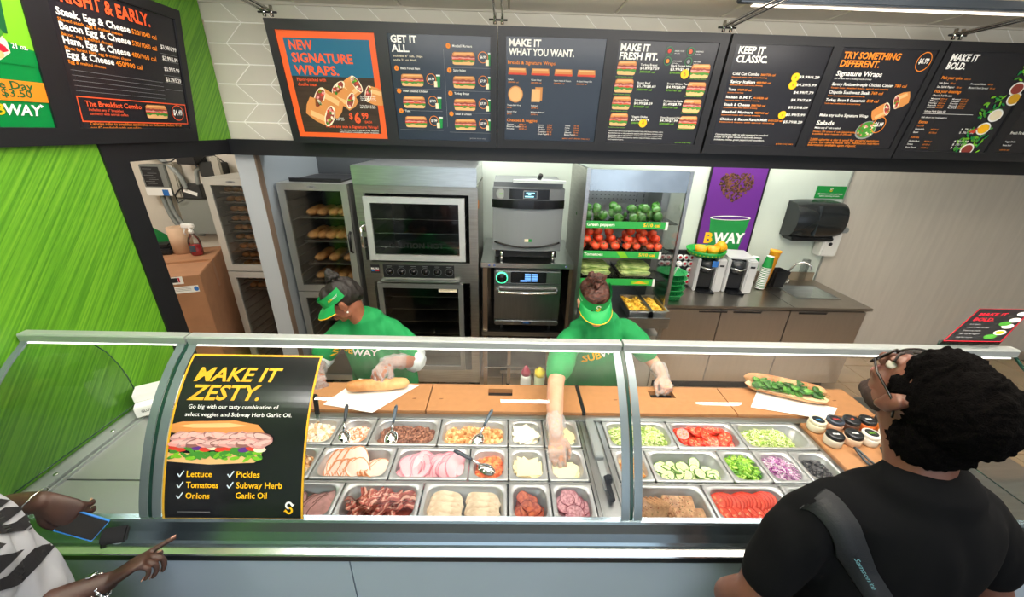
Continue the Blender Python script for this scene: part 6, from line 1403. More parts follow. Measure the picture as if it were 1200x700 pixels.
def roll(L, w, h, split=None):
    def f(u, v):
        t = v * 2 - 1; k = max(0, 1 - abs(t) ** 7) ** .5; a = u * 2 * PI; bump_ = 1 + .03 * math.sin(t * 7)
        return (t * L / 2, w / 2 * k * math.cos(a) * bump_, h / 2 + h / 2 * k * math.sin(a) * bump_ + .003 * noise.noise(Vector((t * 5, a, 0))))
    return f
b.grid(roll(.33, .078, .058), 18, 26)
o = b.build('bread_roll'); o.location = (-.665, 1.705, .914); o.rotation_euler = (0, 0, .13); tag(o, 'long golden bread roll under the gloved hand on the cutting board', 'bread')
# open sandwich
paper('deli_paper', 'white deli paper under the open spinach sandwich', [(1.30, 1.60), (1.655, 1.505), (1.76, 1.60), (1.42, 1.74)], .909, .003, 2)
t = thing('open_sandwich', 'open sandwich heaped with dark green spinach on the far cutting board', 'sandwich', (1.54, 1.695, .914), R(-22))
CR = mat('sandwich_crust', '#bf7f4c', .6, var=.2, vscale=12, col2='#dba878'); CRB = mat('sandwich_crumb', '#e9c49c', .8)
b = MB().use(CR); b.grid(lambda u, v: ((v * 2 - 1) * .20, .045 * max(0, 1 - abs(v * 2 - 1) ** 5) ** .5 * math.cos(PI + u * PI), .030 + .030 * max(0, 1 - abs(v * 2 - 1) ** 5) ** .5 * math.sin(PI + u * PI)), 12, 20); b.build('bottom_bread', t)
b = MB().use(CRB); b.grid(lambda u, v: ((v * 2 - 1) * .198, (u * 2 - 1) * .044 * max(0, 1 - abs(v * 2 - 1) ** 5) ** .5, .031), 6, 20); b.build('crumb', t)
b = MB().use(CR); b.grid(lambda u, v: ((v * 2 - 1) * .20 , .050 + .028 * max(0, 1 - abs(v * 2 - 1) ** 5) ** .5 * math.cos(u * 2 * PI), .040 + .040 * max(0, 1 - abs(v * 2 - 1) ** 5) ** .5 * math.sin(u * 2 * PI)), 14, 20); b.build('top_bread', t)
LF = [mat('spinach_a', '#3f7a2c', .45), mat('spinach_b', '#5f9a3e', .45), mat('spinach_c', '#2c5c22', .45)]
for k in range(3):
    b = MB().use(LF[k]); b.grid(lambda u, v: ((v - .5) * .05, (u - .5) * .034 * math.sin(PI * min(1, v * 1.1 + .02)) ** .7, .004 * math.sin(v * 5) - .010 * (2 * u - 1) ** 2 + .003 * math.sin(u * 9)), 6, 8); b.tube([(.022, 0, 0), (.045, .003, .003)], .001, 4); LF[k] = b.mesh('spinach_leaf')
rr = random.Random(31)
for i in range(75): inst('spinach_leaf', LF[i % 3], (rr.uniform(-.155, .165), rr.uniform(-.035, .045), .042 + rr.uniform(0, .032)), (rr.uniform(-.7, .7), rr.uniform(-.5, .5), rr.random() * 6), parent=t)
# seasoning tubs
def sauce(label, x, y, body, lid, ink):
    t = thing('sauce_tub', label, 'tub', (x, y, .8985))
    MB().use(mat('tub_' + body[1:], body, .4, coat=.2)).lathe([(0, 0), (.031, 0), (.037, .006), (.038, .036), (.034, .042), (0, .042)], 24).build('body', t)
    MB().use(mat('lid_' + lid[1:], lid, .3)).lathe([(.035, .041), (.036, .044), (.036, .056), (.034, .059), (0, .059)], 24).build('lid', t)
    s = Sheet(flat((0, 0, .059), (1, 0, 0), (0, -1, 0))); s.ell(0, 0, .026, .026, I['dark'], .0006, 20); s.text(('oil', 'hot', 'bbq', 'ran', 'mus')[int(x * 100) % 5], 0, .006, .014, mat('ink_' + ink[1:], ink, .5), .04, align='c', h=.0012); s.build('lid_label', t)
sauce('cream tub with a dark blue label, leftmost in the back row of seasoning tubs', 1.535, 1.455, '#e8dfc4', '#e6ddc0', '#2d9bd8')
sauce('tan tub with a dark red-lettered lid, second in the back row of tubs', 1.625, 1.460, '#d9a98a', '#3a4250', '#d83a3a')
sauce('tub with a black orange-lettered lid, third in the back row of tubs', 1.708, 1.462, '#5a3a2c', '#1c1d21', '#e2622d')
sauce('orange tub with a black lid and white script, fourth in the back row of tubs', 1.790, 1.464, '#e0702c', '#16171a', '#f4f4f4')
sauce('orange tub with a black gold-lettered lid, last in the back row of tubs', 1.872, 1.466, '#e08a34', '#1d1e22', '#d8a933')
sauce('clear pale tub with black lid and white mark, leftmost in the front row of tubs', 1.545, 1.360, '#ddd3c0', '#16171a', '#ffffff')
sauce('pinkish tub with black lid and white band, second in the front row of tubs', 1.640, 1.366, '#e0c0a4', '#1a1b1e', '#fefefe')
sauce('white tub with green-lettered dark label, third in the front row of tubs', 1.722, 1.368, '#efe9dc', '#ece6d8', '#6fae2f')
sauce('white tub with a green mark, last in the front row of tubs', 1.805, 1.370, '#f1ede2', '#efeade', '#29a05c')
for k, (x, a) in enumerate(((1.615, .2), (1.72, -.1))):
    t = thing('black_tongs', ('left pair of dark tongs on the seasoning board', 'right pair of dark tongs on the seasoning board')[k], 'tongs', (x, 1.25, .905), a)
    for sx in (-1, 1): MB().use(mat('tong_dark', '#3b4247', .3, .5)).tube([(sx * .014, -.07, 0), (sx * .012, .0, .004), (sx * .005, .05, .018), (0, .062, .02)], .005, 6).build('arm', t)
# ================================================================== people
from mathutils.bvhtree import BVHTree
import numpy as np
class Blob:
    """closed shapes that are fused into one continuous skin by a voxel remesh"""
    def __init__(s): s.b = MB(); s.b.use(WHITE)
    def ell(s, c, r, M=None, n=14):
        M0 = (M or Matrix.Identity(4)); rr = r if hasattr(r, '__len__') else (r, r, r); k = n
        vs = []; fs = []
        for j in range(k + 1):
            th = PI * j / k
            for i in range(k + 2):
                a = 2 * PI * i / (k + 2); vs.append(M0 @ Vector((c[0] + rr[0] * math.sin(th) * math.cos(a), c[1] + rr[1] * math.sin(th) * math.sin(a), c[2] + rr[2] * math.cos(th))))
        w = k + 2
        for j in range(k):
            for i in range(w): fs.append((j * w + i, (j + 1) * w + i, (j + 1) * w + (i + 1) % w, j * w + (i + 1) % w))
        s.b.add(vs, fs, None, True); return s
    def sweep(s, pts, rad, M=None, side=(1, 0, 0), n=16, round_=True):
        M0 = (M or Matrix.Identity(4)); pts = [Vector(p) for p in pts]; rad = [(r if hasattr(r, '__len__') else (r, r)) for r in rad]
        # resample smoothly
        P = []; Q = []
        for i in range(len(pts) - 1):
            a, b, c, d = pts[max(i - 1, 0)], pts[i], pts[i + 1], pts[min(i + 2, len(pts) - 1)]
            for k in range(4):
                u = k / 4; P.append(.5 * ((2 * b) + (c - a) * u + (2 * a - 5 * b + 4 * c - d) * u * u + (3 * b - a - 3 * c + d) * u ** 3)); Q.append((rad[i][0] * (1 - u) + rad[i + 1][0] * u, rad[i][1] * (1 - u) + rad[i + 1][1] * u))
        P.append(pts[-1]); Q.append(rad[-1])
        if round_:
            d0 = (P[0] - P[1]).normalized(); d1 = (P[-1] - P[-2]).normalized(); m0, m1 = min(Q[0]), min(Q[-1])
            for t in (.5, .85, .99): P.insert(0, pts[0] + d0 * m0 * t); k = math.sqrt(1 - t * t); Q.insert(0, (rad[0][0] * k, rad[0][1] * k))
            for t in (.5, .85, .99): P.append(pts[-1] + d1 * m1 * t); k = math.sqrt(1 - t * t); Q.append((rad[-1][0] * k, rad[-1][1] * k))
        sd = Vector(side); vs = []; fs = []; N_ = len(P)
        for i, p in enumerate(P):
            d = (P[min(i + 1, N_ - 1)] - P[max(i - 1, 0)]).normalized(); u = (sd - d * sd.dot(d)).normalized(); w = d.cross(u); sd = u
            for j in range(n): a = 2 * PI * j / n; vs.append(M0 @ (p + u * math.cos(a) * Q[i][0] + w * math.sin(a) * Q[i][1]))
        for i in range(N_ - 1):
            for j in range(n): fs.append((i * n + j, i * n + (j + 1) % n, (i + 1) * n + (j + 1) % n, (i + 1) * n + j))
        fs.append(tuple(range(n))[::-1]); fs.append(tuple(range((N_ - 1) * n, N_ * n))); s.b.add(vs, fs, None, True); return s
    def build(s, name, m, vox=.006, smooth=6, parent=None, fac=.5, disp=None, **k):
        me = s.b.mesh('tmp'); o = bpy.data.objects.new('tmp', me); COL.objects.link(o)
        r = o.modifiers.new('r', 'REMESH'); r.mode = 'VOXEL'; r.voxel_size = vox; r.use_smooth_shade = True
        if smooth: q = o.modifiers.new('s', 'SMOOTH'); q.factor = fac; q.iterations = smooth
        dg = bpy.context.evaluated_depsgraph_get(); ev = o.evaluated_get(dg); out = bpy.data.meshes.new_from_object(ev)
        bpy.data.objects.remove(o); bpy.data.meshes.remove(me)
        out.materials.clear(); out.materials.append(m); out.name = name
        out.polygons.foreach_set('material_index', [0] * len(out.polygons)); out.polygons.foreach_set('use_smooth', [True] * len(out.polygons))
        if disp:
            n_ = len(out.vertices); c_ = np.empty(n_ * 3, 'f'); q_ = np.empty(n_ * 3, 'f'); out.vertices.foreach_get('co', c_); out.vertex_normals.foreach_get('vector', q_)
            c_ = c_.reshape(-1, 3); q_ = q_.reshape(-1, 3); c_ += q_ * disp(c_)[:, None]; out.vertices.foreach_set('co', c_.ravel()); out.update()
        o = bpy.data.objects.new(name, out); COL.objects.link(o)
        if parent is not None: o.parent = parent; o.location = -parent.location
        tag(o, **k); return o
def basis(c, f, u):
    """matrix with local +Y = f (forward), +Z ~ u (up), origin c"""
    f = Vector(f).normalized(); u = Vector(u); u = (u - f * u.dot(f)).normalized(); x = f.cross(u)
    M = Matrix.Identity(4)
    for i in range(3): M[i][0], M[i][1], M[i][2], M[i][3] = x[i], f[i], u[i], c[i]
    return M
def head_blobs(B, M, k=1.0, smile=0):
    S = M @ Matrix.Scale(k, 4)
    B.ell((0, -.015, .030), (.074, .096, .086), S); B.ell((0, .022, -.030), (.060, .068, .076), S); B.ell((0, .060, -.086), (.024, .020, .017), S)
    for sx in (-1, 1):
        B.ell((sx * .045, .020, -.060), (.020, .030, .024), S); B.ell((sx * .034, .064, -.026), (.022, .020, .020), S)
        B.ell((sx * .030, .080, .024), (.024, .010, .008), S); B.ell((sx * .010, .100, -.030), (.009, .010, .008), S)
        B.ell((sx * .080, -.006, -.006), (.010, .020, .031), S); B.ell((sx * .085, -.014, .004), (.009, .012, .023), S); B.ell((sx * .082, .002, -.030), (.008, .010, .011), S)
    B.sweep([(0, .084, .022), (0, .096, -.004), (0, .110, -.026)], [.008, .010, .012], S); B.ell((0, .082, -.056), (.028, .014, .018), S)
def face_parts(t, M, k, skin_lip, open_=False, closed=True, inv=None):
    S = (inv or Matrix.Identity(4)) @ M @ Matrix.Scale(k, 4)
    b = MB().use(skin_lip)
    for z, w, th in ((-.051, .025, .0055), (-.062, .021, .0065)):
        P = [S @ Vector((x * w, .0945 - .012 * x * x, z + (.004 if z > -.055 else -.002) * (1 - x * x) - (.0 if not open_ else (-.004 * x * x)))) for x in (-1, -.6, -.2, .2, .6, 1)]
        b.tube(P, th, 8, rs=[th * .3, th * .8, th, th, th * .8, th * .3])
    b.build('lips', t)
    if open_:
        q = MB().use(mat('teeth', '#f2efe6', .3)).add([S @ Vector((x, .097 - .010 * (x / .018) ** 2, z)) for x, z in ((-.017, -.053), (0, -.0535), (.017, -.053), (.015, -.060), (0, -.0615), (-.015, -.060))], [(0, 1, 4, 5), (1, 2, 3, 4)]); q.build('teeth', t)
    for sx in (-1, 1):
        c = (sx * .030, .076, .004)
        MB().use(mat('eye_white', '#eeeae2', .2)).lathe([(0, -.012), (.008, -.009), (.012, 0), (.008, .009), (0, .012)], 14, S @ T(*c)).use(mat('iris_dark', '#2a1a10', .2)).lathe([(.0055, 0), (0, .0006)], 12, S @ T(c[0], c[1] + .0118, c[2] - .002) @ RX(-PI / 2)).build('eye', t)
        MB().use(mat('brow_hair', '#1b1310', .8)).tube([S @ Vector((sx * x, y, z)) for x, y, z in ((.012, .093, .026), (.030, .089, .032), (.048, .074, .026))], .003, 6).build('eyebrow', t)
def hand(B, W, d, back, thumb_side, curl=(0.35, .45, .5, .55), k=1.0, thumb=(.5, .4), spread=.12, grow=0):
    """W wrist point, d finger direction, back = normal of the back of the hand; thumb_side +-1 along back x d"""
    d = Vector(d).normalized(); z = Vector(back); z = (z - d * z.dot(d)).normalized(); y = z.cross(d) * thumb_side
    M = Matrix.Identity(4)
    for i in range(3): M[i][0], M[i][1], M[i][2], M[i][3] = d[i], y[i], z[i], W[i]
    S = M @ Matrix.Scale(k, 4); g = grow / k
    B.sweep([(-.01, 0, 0), (.03, 0, 0), (.065, 0, .002), (.088, 0, 0)], [(.026 + g, .019 + g), (.034 + g, .017 + g), (.040 + g, .015 + g), (.038 + g, .011 + g)], S, side=(0, 1, 0))
    tips = []
    for i, (y0, L, r) in enumerate(((.029, .072, .0088), (.010, .080, .0090), (-.010, .074, .0086), (-.028, .058, .0078))):
        a = 0; p = Vector((.084 - .004 * abs(i - 1), y0, 0)); P = [Vector((.06, y0 * .9, 0)), p.copy()]; sp_ = spread * (1.5 - i) / 1.5
        for seg, kf in ((.45, 1.0), (.31, 1.15), (.24, .8)):
            a += curl[i] * kf; p = p + Vector((math.cos(a) * math.cos(sp_), math.sin(sp_) * math.cos(a), -math.sin(a))) * L * seg; P.append(p.copy())
        B.sweep(P, [r + g, r * 1.02 + g, r * .98 + g, r * .88 + g, r * .72 + g], S, side=(0, 1, 0), n=10); tips.append((S @ P[-1], (S @ P[-1]) - (S @ P[-2]), r * .72))
    a, c = thumb; P = [Vector((.018, .022, -.004)), Vector((.042, .046, -.012)), Vector((.042 + .034 * math.cos(a), .046 + .030 * math.sin(a), -.012 - .022 * c))]
    P.append(P[-1] + Vector((.028 * math.cos(a - .5), .024 * math.sin(a - .5), -.026 * c)))
    B.sweep(P, [.015 + g, .0125 + g, .0110 + g, .0085 + g], S, side=(0, 0, 1), n=10); tips.append((S @ P[-1], (S @ P[-1]) - (S @ P[-2]), .0085))
    return M, tips
def nails(tips, back, m, par, inv):
    for p, d, r in tips:
        d = d.normalized(); z = Vector(back); z = (z - d * z.dot(d)).normalized(); c = inv @ (p + z * r * .80 - d * .001)
        M = Matrix.Identity(4); y = z.cross(d)
        for i in range(3): M[i][0], M[i][1], M[i][2], M[i][3] = d[i], y[i], z[i], c[i]
        MB().use(m).grid(lambda u, v: tuple(M @ Vector(((v - .4) * .012, (u - .5) * .010, .0016 - .006 * (2 * u - 1) ** 2 * .4))), 4, 3).build('nail', par)
def skin(n, c, c2): return mat(n, c, .5, var=.06, vscale=9, col2=c2, bump=.08, bscale=300, sss=.08)
SK1 = skin('skin_brown', '#8a5540', '#9a6248'); SK2 = skin('skin_tan', '#c98f72', '#d6a085'); SK3 = skin('skin_brown_warm', '#5c382b', '#6a4335'); SK4 = skin('skin_deep', '#37221b', '#432a20')
TEE = mat('green_tee', '#0b8a48', .8, var=.05, vscale=6, bump=.25, bscale=14); VIS = mat('visor_green', '#0fa052', .6)
HAIRB = mat('black_hair', '#17120f', .55, bump=.6, bscale=90, stretch=(1, 1, 5)); HAIRR = mat('auburn_hair', '#331a13', .55, var=.2, vscale=25, col2='#54291d', bump=.7, bscale=80, stretch=(1, 1, 5))
BLK_TEE = mat('black_tee', '#050609', .9, spec=.15, bump=.25, bscale=9); PANTS = mat('black_trousers', '#15161a', .85); SHOE = mat('black_shoe', '#0e0e0f', .5)
GLOVE = glass('clear_glove', (.90, .92, .93), .9, .18, .10)
def glove_mat():
    if 'poly_glove' in MATS: return MATS['poly_glove']
    m = bpy.data.materials.new('poly_glove'); m.use_nodes = True; nt = m.node_tree; N = nt.nodes; L = nt.links; b = N['Principled BSDF']; out = N['Material Output']
    b.inputs['Base Color'].default_value = (.85, .87, .9, 1); b.inputs['Roughness'].default_value = .22
    n = N.new('ShaderNodeTexNoise'); n.inputs['Scale'].default_value = 55; n.inputs['Detail'].default_value = 4; bp = N.new('ShaderNodeBump'); bp.inputs['Strength'].default_value = .9; bp.inputs['Distance'].default_value = .006
    L.new(n.outputs['Fac'], bp.inputs['Height']); L.new(bp.outputs[0], b.inputs['Normal'])
    t = N.new('ShaderNodeBsdfTransparent'); mx = N.new('ShaderNodeMixShader'); r = N.new('ShaderNodeMapRange'); r.inputs['From Min'].default_value = .35; r.inputs['From Max'].default_value = .7; r.inputs['To Min'].default_value = .12; r.inputs['To Max'].default_value = .52
    L.new(n.outputs['Fac'], r.inputs['Value']); L.new(r.outputs[0], mx.inputs[0]); L.new(t.outputs[0], mx.inputs[1]); L.new(b.outputs[0], mx.inputs[2]); L.new(mx.outputs[0], out.inputs[0])
    MATS['poly_glove'] = m; return m
GLV = glove_mat()
def wavy(c, amp, sc, ax=(1, 1, 1), seed=3):
    """smooth pseudo-random relief from a few crossing waves"""
    g = np.random.default_rng(seed); c = c * np.array(ax, 'f') * sc; o = np.zeros(len(c), 'f')
    c = c + .8 * np.sin(c[:, [1, 2, 0]] * 1.3 + 1.1)
    for k in range(7):
        d = g.normal(size=3); d = d / np.linalg.norm(d) * g.uniform(.7, 1.6) * 3.0; o += np.sin(c @ d + g.uniform(0, 6)).astype('f')
    return amp * o * .26
def folds(amp, sc, ax=(1, 1, .45)): return lambda c: wavy(c, amp, sc, ax) + wavy(c, amp * .4, sc * 2.4, ax, 8)
def person(label, loc): return thing('person', label, 'person', loc)

# ------------------------------------------------------------------ worker at the left, handling the bread
t = person('worker in green visor and tee bending over the bread roll, black hair in a bun', (-.76, 2.08, 0))
inv = T(*(-t.location))
H1 = basis((-.895, 1.955, 1.315), (-.80, -.28, -.54), (-.30, -.1, 1))
B = Blob(); head_blobs(B, H1)
B.sweep([H1 @ Vector((0, -.030, -.050)), (-.835, 1.985, 1.215), (-.79, 2.01, 1.13)], [(.050, .052), (.050, .052), (.060, .050)])
B.sweep([(-.79, 2.01, 1.13), (-.78, 2.04, 1.00), (-.765, 2.09, .82), (-.76, 2.11, .62)], [(.135, .045), (.13, .06), (.125, .075), (.13, .08)], side=(1, 0, 0))
aL = [(-.61, 2.0, 1.10), (-.52, 1.955, .975), (-.505, 1.935, .945)]; B.sweep(aL, [.036, .040, .038]); B.sweep([(-.505, 1.935, .945), (-.56, 1.87, .98), (-.632, 1.80, 1.022)], [.040, .036, .026])
aR = [(-.97, 2.0, 1.09), (-1.045, 1.96, .96), (-1.055, 1.94, .935)]; B.sweep(aR, [.036, .040, .038]); B.sweep([(-1.055, 1.94, .935), (-1.05, 1.87, .945), (-1.02, 1.80, .955)], [.038, .034, .026])
hL = dict(W=(-.632, 1.80, 1.022), d=(-.33, -.86, -.30), back=(.10, -.30, 1), thumb_side=1, curl=(.50, .55, .58, .6)); hR = dict(W=(-1.02, 1.80, .955), d=(.35, -.80, -.3), back=(-.3, -.1, 1), thumb_side=-1, curl=(.5, .6, .65, .7))
hand(B, **hL); hand(B, **hR)
body = B.build('body', SK1, .0045, 4, t)
face_parts(t, H1, 1.0, mat('lips_rose', '#8e3f3c', .4), True, inv=inv)
B = Blob(); B.sweep([(-.80, 2.01, 1.165), (-.785, 2.03, 1.08), (-.775, 2.05, .98), (-.765, 2.09, .82), (-.76, 2.11, .66)], [(.115, .085), (.195, .108), (.205, .125), (.195, .135), (.205, .14)], side=(1, 0, 0))
B.sweep([(-.66, 2.01, 1.115), (-.575, 1.985, 1.045), (-.525, 1.955, .985)], [.068, .066, .060]); B.sweep([(-.92, 2.01, 1.115), (-1.0, 1.98, 1.045), (-1.045, 1.96, .985)], [.068, .066, .060])
shirt = B.build('green_shirt', TEE, .008, 5, t, disp=folds(.010, 9))
for P in ([(-.535, 1.962, 1.0), (-.505, 1.938, .950), (-.520, 1.915, .945)], [(-1.035, 1.97, 1.0), (-1.057, 1.945, .945), (-1.057, 1.92, .938)]):
    Blob().sweep(P, [.056, .055, .052]).build('undershirt_cuff', mat('light_grey_knit', '#b9c2c4', .85, bump=.3, bscale=60), .007, 3, t, disp=folds(.006, 30))
B = Blob()
for sx in (-1, 1): B.sweep([(-.76 + sx * .08, 2.12, .66), (-.76 + sx * .09, 2.10, .45), (-.76 + sx * .10, 2.12, .07)], [(.12, .11), (.085, .085), (.065, .065)])
B.build('trousers', PANTS, .014, 3, t)
for sx in (-1, 1): Blob().sweep([(-.76 + sx * .10, 2.15, .045), (-.76 + sx * .11, 2.06, .04), (-.76 + sx * .11, 1.97, .03)], [(.040, .045), (.045, .04), (.04, .03)]).build('shoe', SHOE, .012, 3, t)
# hair, bun, visor
B = Blob(); B.ell((0, -.030, .040), (.084, .096, .088), H1); B.ell((.0, .030, .062), (.068, .05, .055), H1); B.ell((0, -.085, .0), (.055, .04, .05), H1); B.build('hair', HAIRB, .005, 3, t, disp=folds(.004, 40))
B = Blob(); B.ell((0, -.050, .142), (.036, .036, .028), H1); B.ell((.006, -.050, .165), (.022, .022, .012), H1); B.build('hair_bun', HAIRB, .004, 2, t, disp=folds(.010, 60), label='round bun of black hair')
def visor(t, H, k=1.0, em=True, word=1):
    S = inv @ H @ Matrix.Scale(k, 4); b = MB().use(VIS); n = 30
    def P(a, v, off=0): # band wraps forehead; a 0 = front
        rx, ry = .083 + off, .104 + off; tilt_ = -.012 * math.cos(a)
        return (rx * math.sin(a), -.012 + ry * math.cos(a), .034 + .062 * v + tilt_)
    for off in (0, .003): b.grid(lambda u, v: tuple(S @ Vector(P((u - .5) * 3.9, v, off))), n, 3)
    b.build('visor_band', t)
    b = MB().use(VIS)
    def Q(a, v, h): 
        rx, ry = .083, .104; ext = .066 * v * math.cos(a * .80) ** .8 if abs(a * .8) < PI / 2 else 0
        return (rx * math.sin(a) * (1 + .10 * v), -.012 + ry * math.cos(a) + ext, .040 - .012 * math.cos(a) - .030 * v * v - .018 * (math.sin(a) ** 2) * v + h)
    for h in (0, .003): b.grid(lambda u, v: tuple(S @ Vector(Q((u - .5) * 2.7, v, h))), 24, 6)
    br = b.build('visor_brim', t)
    b = MB().use(I['yellow']); b.tube([S @ Vector(Q((i / 24 - .5) * 2.7, 1.0, .0)) for i in range(25)], .0028, 6); b.build('brim_piping', br, label='yellow piping along the brim edge')
    def fn(u, v, h): a = u / .10; return S @ Vector(P(-a, .55 - v / .062, .004 + h))
    fn2 = fn
    s = Sheet(fn2); emblem(s, 0, 0, .025, I['white'], I['yellow'], .001); s.build('emblem', t)
    s = Sheet(fn2); 
    for base in (-.165, .115): wordmark(s, base, .006, .010, h=.001)
    s.build('lettering', t)
visor(t, H1)
MB().use(mat('pearl', '#f0eee8', .15)).ball(tuple(inv @ H1 @ Vector((-.086, -.004, -.042))), .0055).build('earring', t)
MB().use(MATS['pearl']).ball(tuple(inv @ H1 @ Vector((.086, -.004, -.042))), .0055).build('earring', t)
# gloves
for h_, W in ((hL, (-.60, 1.835, 1.004)), (hR, (-1.03, 1.83, .950))):
    B = Blob(); hand(B, **h_, grow=.0025); w = Vector(h_['W']); W = Vector(W); B.sweep([w + (W - w) * -.3, w + (W - w) * .6, w + (W - w) * 1.6], [.031, .038, .046]); B.build('plastic_glove', GLV, .0045, 2, t, disp=folds(.006, 45, (1, 1, 1)), label='crinkled clear plastic glove')
def dense_word(par, shirt, O, size, label=None, rot=0, words=None):
    tr = bvh(shirt)
    # flat word first, then each vertex dropped on the shirt
    s = Sheet(lambda u, v, h: Vector((u, 0, -v))); 
    if words: 
        for (tx, u, v, sz, m, bo, it, w) in words: s.text(tx, u, v, sz, m, bo, it, width=w, h=0)
    else: wordmark(s, 0, 0, size, h=0)
    bm = bmesh.new(); vs = [bm.verts.new(v) for v in s.v]
    for f, m in zip(s.f, s.m):
        try: q = bm.faces.new([vs[i] for i in f]); q.material_index = m
        except ValueError: pass
    bmesh.ops.triangulate(bm, faces=bm.faces[:])
    for _ in range(3):
        L = [e for e in bm.edges if e.calc_length() > size * .25]
        if not L: break
        bmesh.ops.subdivide_edges(bm, edges=L, cuts=1); bmesh.ops.triangulate(bm, faces=bm.faces[:])
    ca, sa = math.cos(rot), math.sin(rot); O = Vector(O)
    for v in bm.verts:
        x, z = v.co.x * ca - v.co.z * sa, v.co.x * sa + v.co.z * ca; p = O + Vector((x, 0, z)); hit = tr.ray_cast(p, Vector((0, 1, 0)))
        v.co = ((hit[0] - Vector((0, .004, 0))) if hit[0] is not None else p + Vector((0, .3, 0)))
    me = bpy.data.meshes.new('lettering'); bm.to_mesh(me); bm.free()
    for m in s.mats: me.materials.append(m)
    # bvh points are in par space + parent offset
    o = bpy.data.objects.new('lettering', me); COL.objects.link(o); o.parent = par
    return o
# the bvh is built from mesh coordinates (world), shirt.location cancels the parent offset
def bvh(o): me = o.data; return BVHTree.FromPolygons([v.co.copy() for v in me.vertices], [tuple(p.vertices) for p in me.polygons])
o = dense_word(t, shirt, (-.985, 1.5, .983), .046); o.location = -t.location

# ------------------------------------------------------------------ worker reaching into the cheese pan
t = person('worker in green visor and tee reaching into the cheese pan, auburn hair in a bun', (.60, 2.12, 0)); inv = T(*(-t.location))
H2 = basis((.500, 1.935, 1.345), (.02, -.90, -.40), (-.08, -.2, 1))
B = Blob(); head_blobs(B, H2)
B.sweep([H2 @ Vector((0, -.035, -.050)), (.535, 1.985, 1.225), (.57, 2.01, 1.15)], [(.050, .052), (.052, .052), (.060, .050)])
B.sweep([(.57, 2.01, 1.15), (.585, 2.05, 1.00), (.60, 2.10, .82), (.60, 2.12, .62)], [(.135, .045), (.13, .06), (.125, .075), (.13, .08)], side=(1, 0, 0))
B.sweep([(.40, 1.97, 1.11), (.33, 1.80, 1.08), (.272, 1.62, 1.035)], [.040, .043, .043]); B.sweep([(.272, 1.62, 1.035), (.252, 1.47, 1.00), (.243, 1.33, .965)], [.043, .041, .029])
B.sweep([(.76, 2.0, 1.11), (.86, 1.95, 1.00), (.895, 1.92, .965)], [.038, .042, .038]); B.sweep([(.895, 1.92, .965), (.90, 1.85, .965), (.895, 1.79, .965)], [.038, .034, .026])
hA = dict(W=(.243, 1.33, .965), d=(.02, -.72, -.62), back=(-.05, -.62, .75), thumb_side=1, curl=(.30, .32, .34, .36), thumb=(.35, .7)); hB = dict(W=(.895, 1.79, .965), d=(.0, -.93, -.25), back=(0, -.25, .95), thumb_side=-1, curl=(.95, 1.0, 1.05, 1.1), thumb=(.2, .8), k=.92)
hand(B, **hA); hand(B, **hB)
body = B.build('body', SK2, .0045, 4, t)
face_parts(t, H2, 1.0, mat('lips_pink', '#b5645c', .4), False, inv=inv)
B = Blob(); B.sweep([(.565, 2.01, 1.185), (.575, 2.03, 1.10), (.585, 2.06, .98), (.60, 2.10, .82), (.60, 2.12, .66)], [(.12, .085), (.195, .108), (.195, .122), (.185, .135), (.20, .14)], side=(1, 0, 0))
B.sweep([(.45, 2.0, 1.13), (.37, 1.89, 1.105), (.315, 1.76, 1.075), (.290, 1.69, 1.055)], [.070, .074, .070, .067]); B.sweep([(.71, 2.01, 1.13), (.80, 1.985, 1.075), (.85, 1.96, 1.015)], [.070, .070, .064])
shirt = B.build('green_shirt', TEE, .008, 5, t, disp=folds(.010, 9))
B = Blob()
for sx in (-1, 1): B.sweep([(.60 + sx * .08, 2.13, .66), (.60 + sx * .09, 2.12, .45), (.60 + sx * .10, 2.14, .07)], [(.12, .11), (.085, .085), (.065, .065)])
B.build('trousers', PANTS, .014, 3, t)
for sx in (-1, 1): Blob().sweep([(.60 + sx * .10, 2.17, .045), (.60 + sx * .11, 2.08, .04), (.60 + sx * .11, 1.99, .03)], [(.040, .045), (.045, .04), (.04, .03)]).build('shoe', SHOE, .012, 3, t)
B = Blob(); B.ell((0, -.030, .040), (.084, .096, .088), H2); B.ell((.0, .030, .062), (.068, .05, .055), H2)
for sx in (-1, 1): B.sweep([(sx * .070, .02, .03), (sx * .078, .018, -.02), (sx * .072, .015, -.06)], [.012, .010, .006], H2)
B.build('hair', HAIRR, .005, 3, t, disp=folds(.006, 40))
B = Blob(); B.ell((0, -.030, .138), (.046, .044, .032), H2); B.ell((.012, -.030, .160), (.030, .028, .016), H2); B.build('hair_bun', HAIRR, .004, 2, t, disp=folds(.016, 50), label='messy bun of auburn hair')
visor(t, H2)
for h_, W in ((hA, (.246, 1.375, .975)), (hB, (.897, 1.83, .966))):
    B = Blob(); hand(B, **h_, grow=.0025); w = Vector(h_['W']); W = Vector(W); B.sweep([w + (W - w) * -.3, w + (W - w) * .6, w + (W - w) * 1.5], [.033, .041, .047]); B.build('plastic_glove', GLV, .0045, 2, t, disp=folds(.006, 45, (1, 1, 1)), label='crinkled clear plastic glove')
o = dense_word(t, shirt, (.485, 1.5, .940), .046, rot=.50); o.location = -t.location
B = Blob()

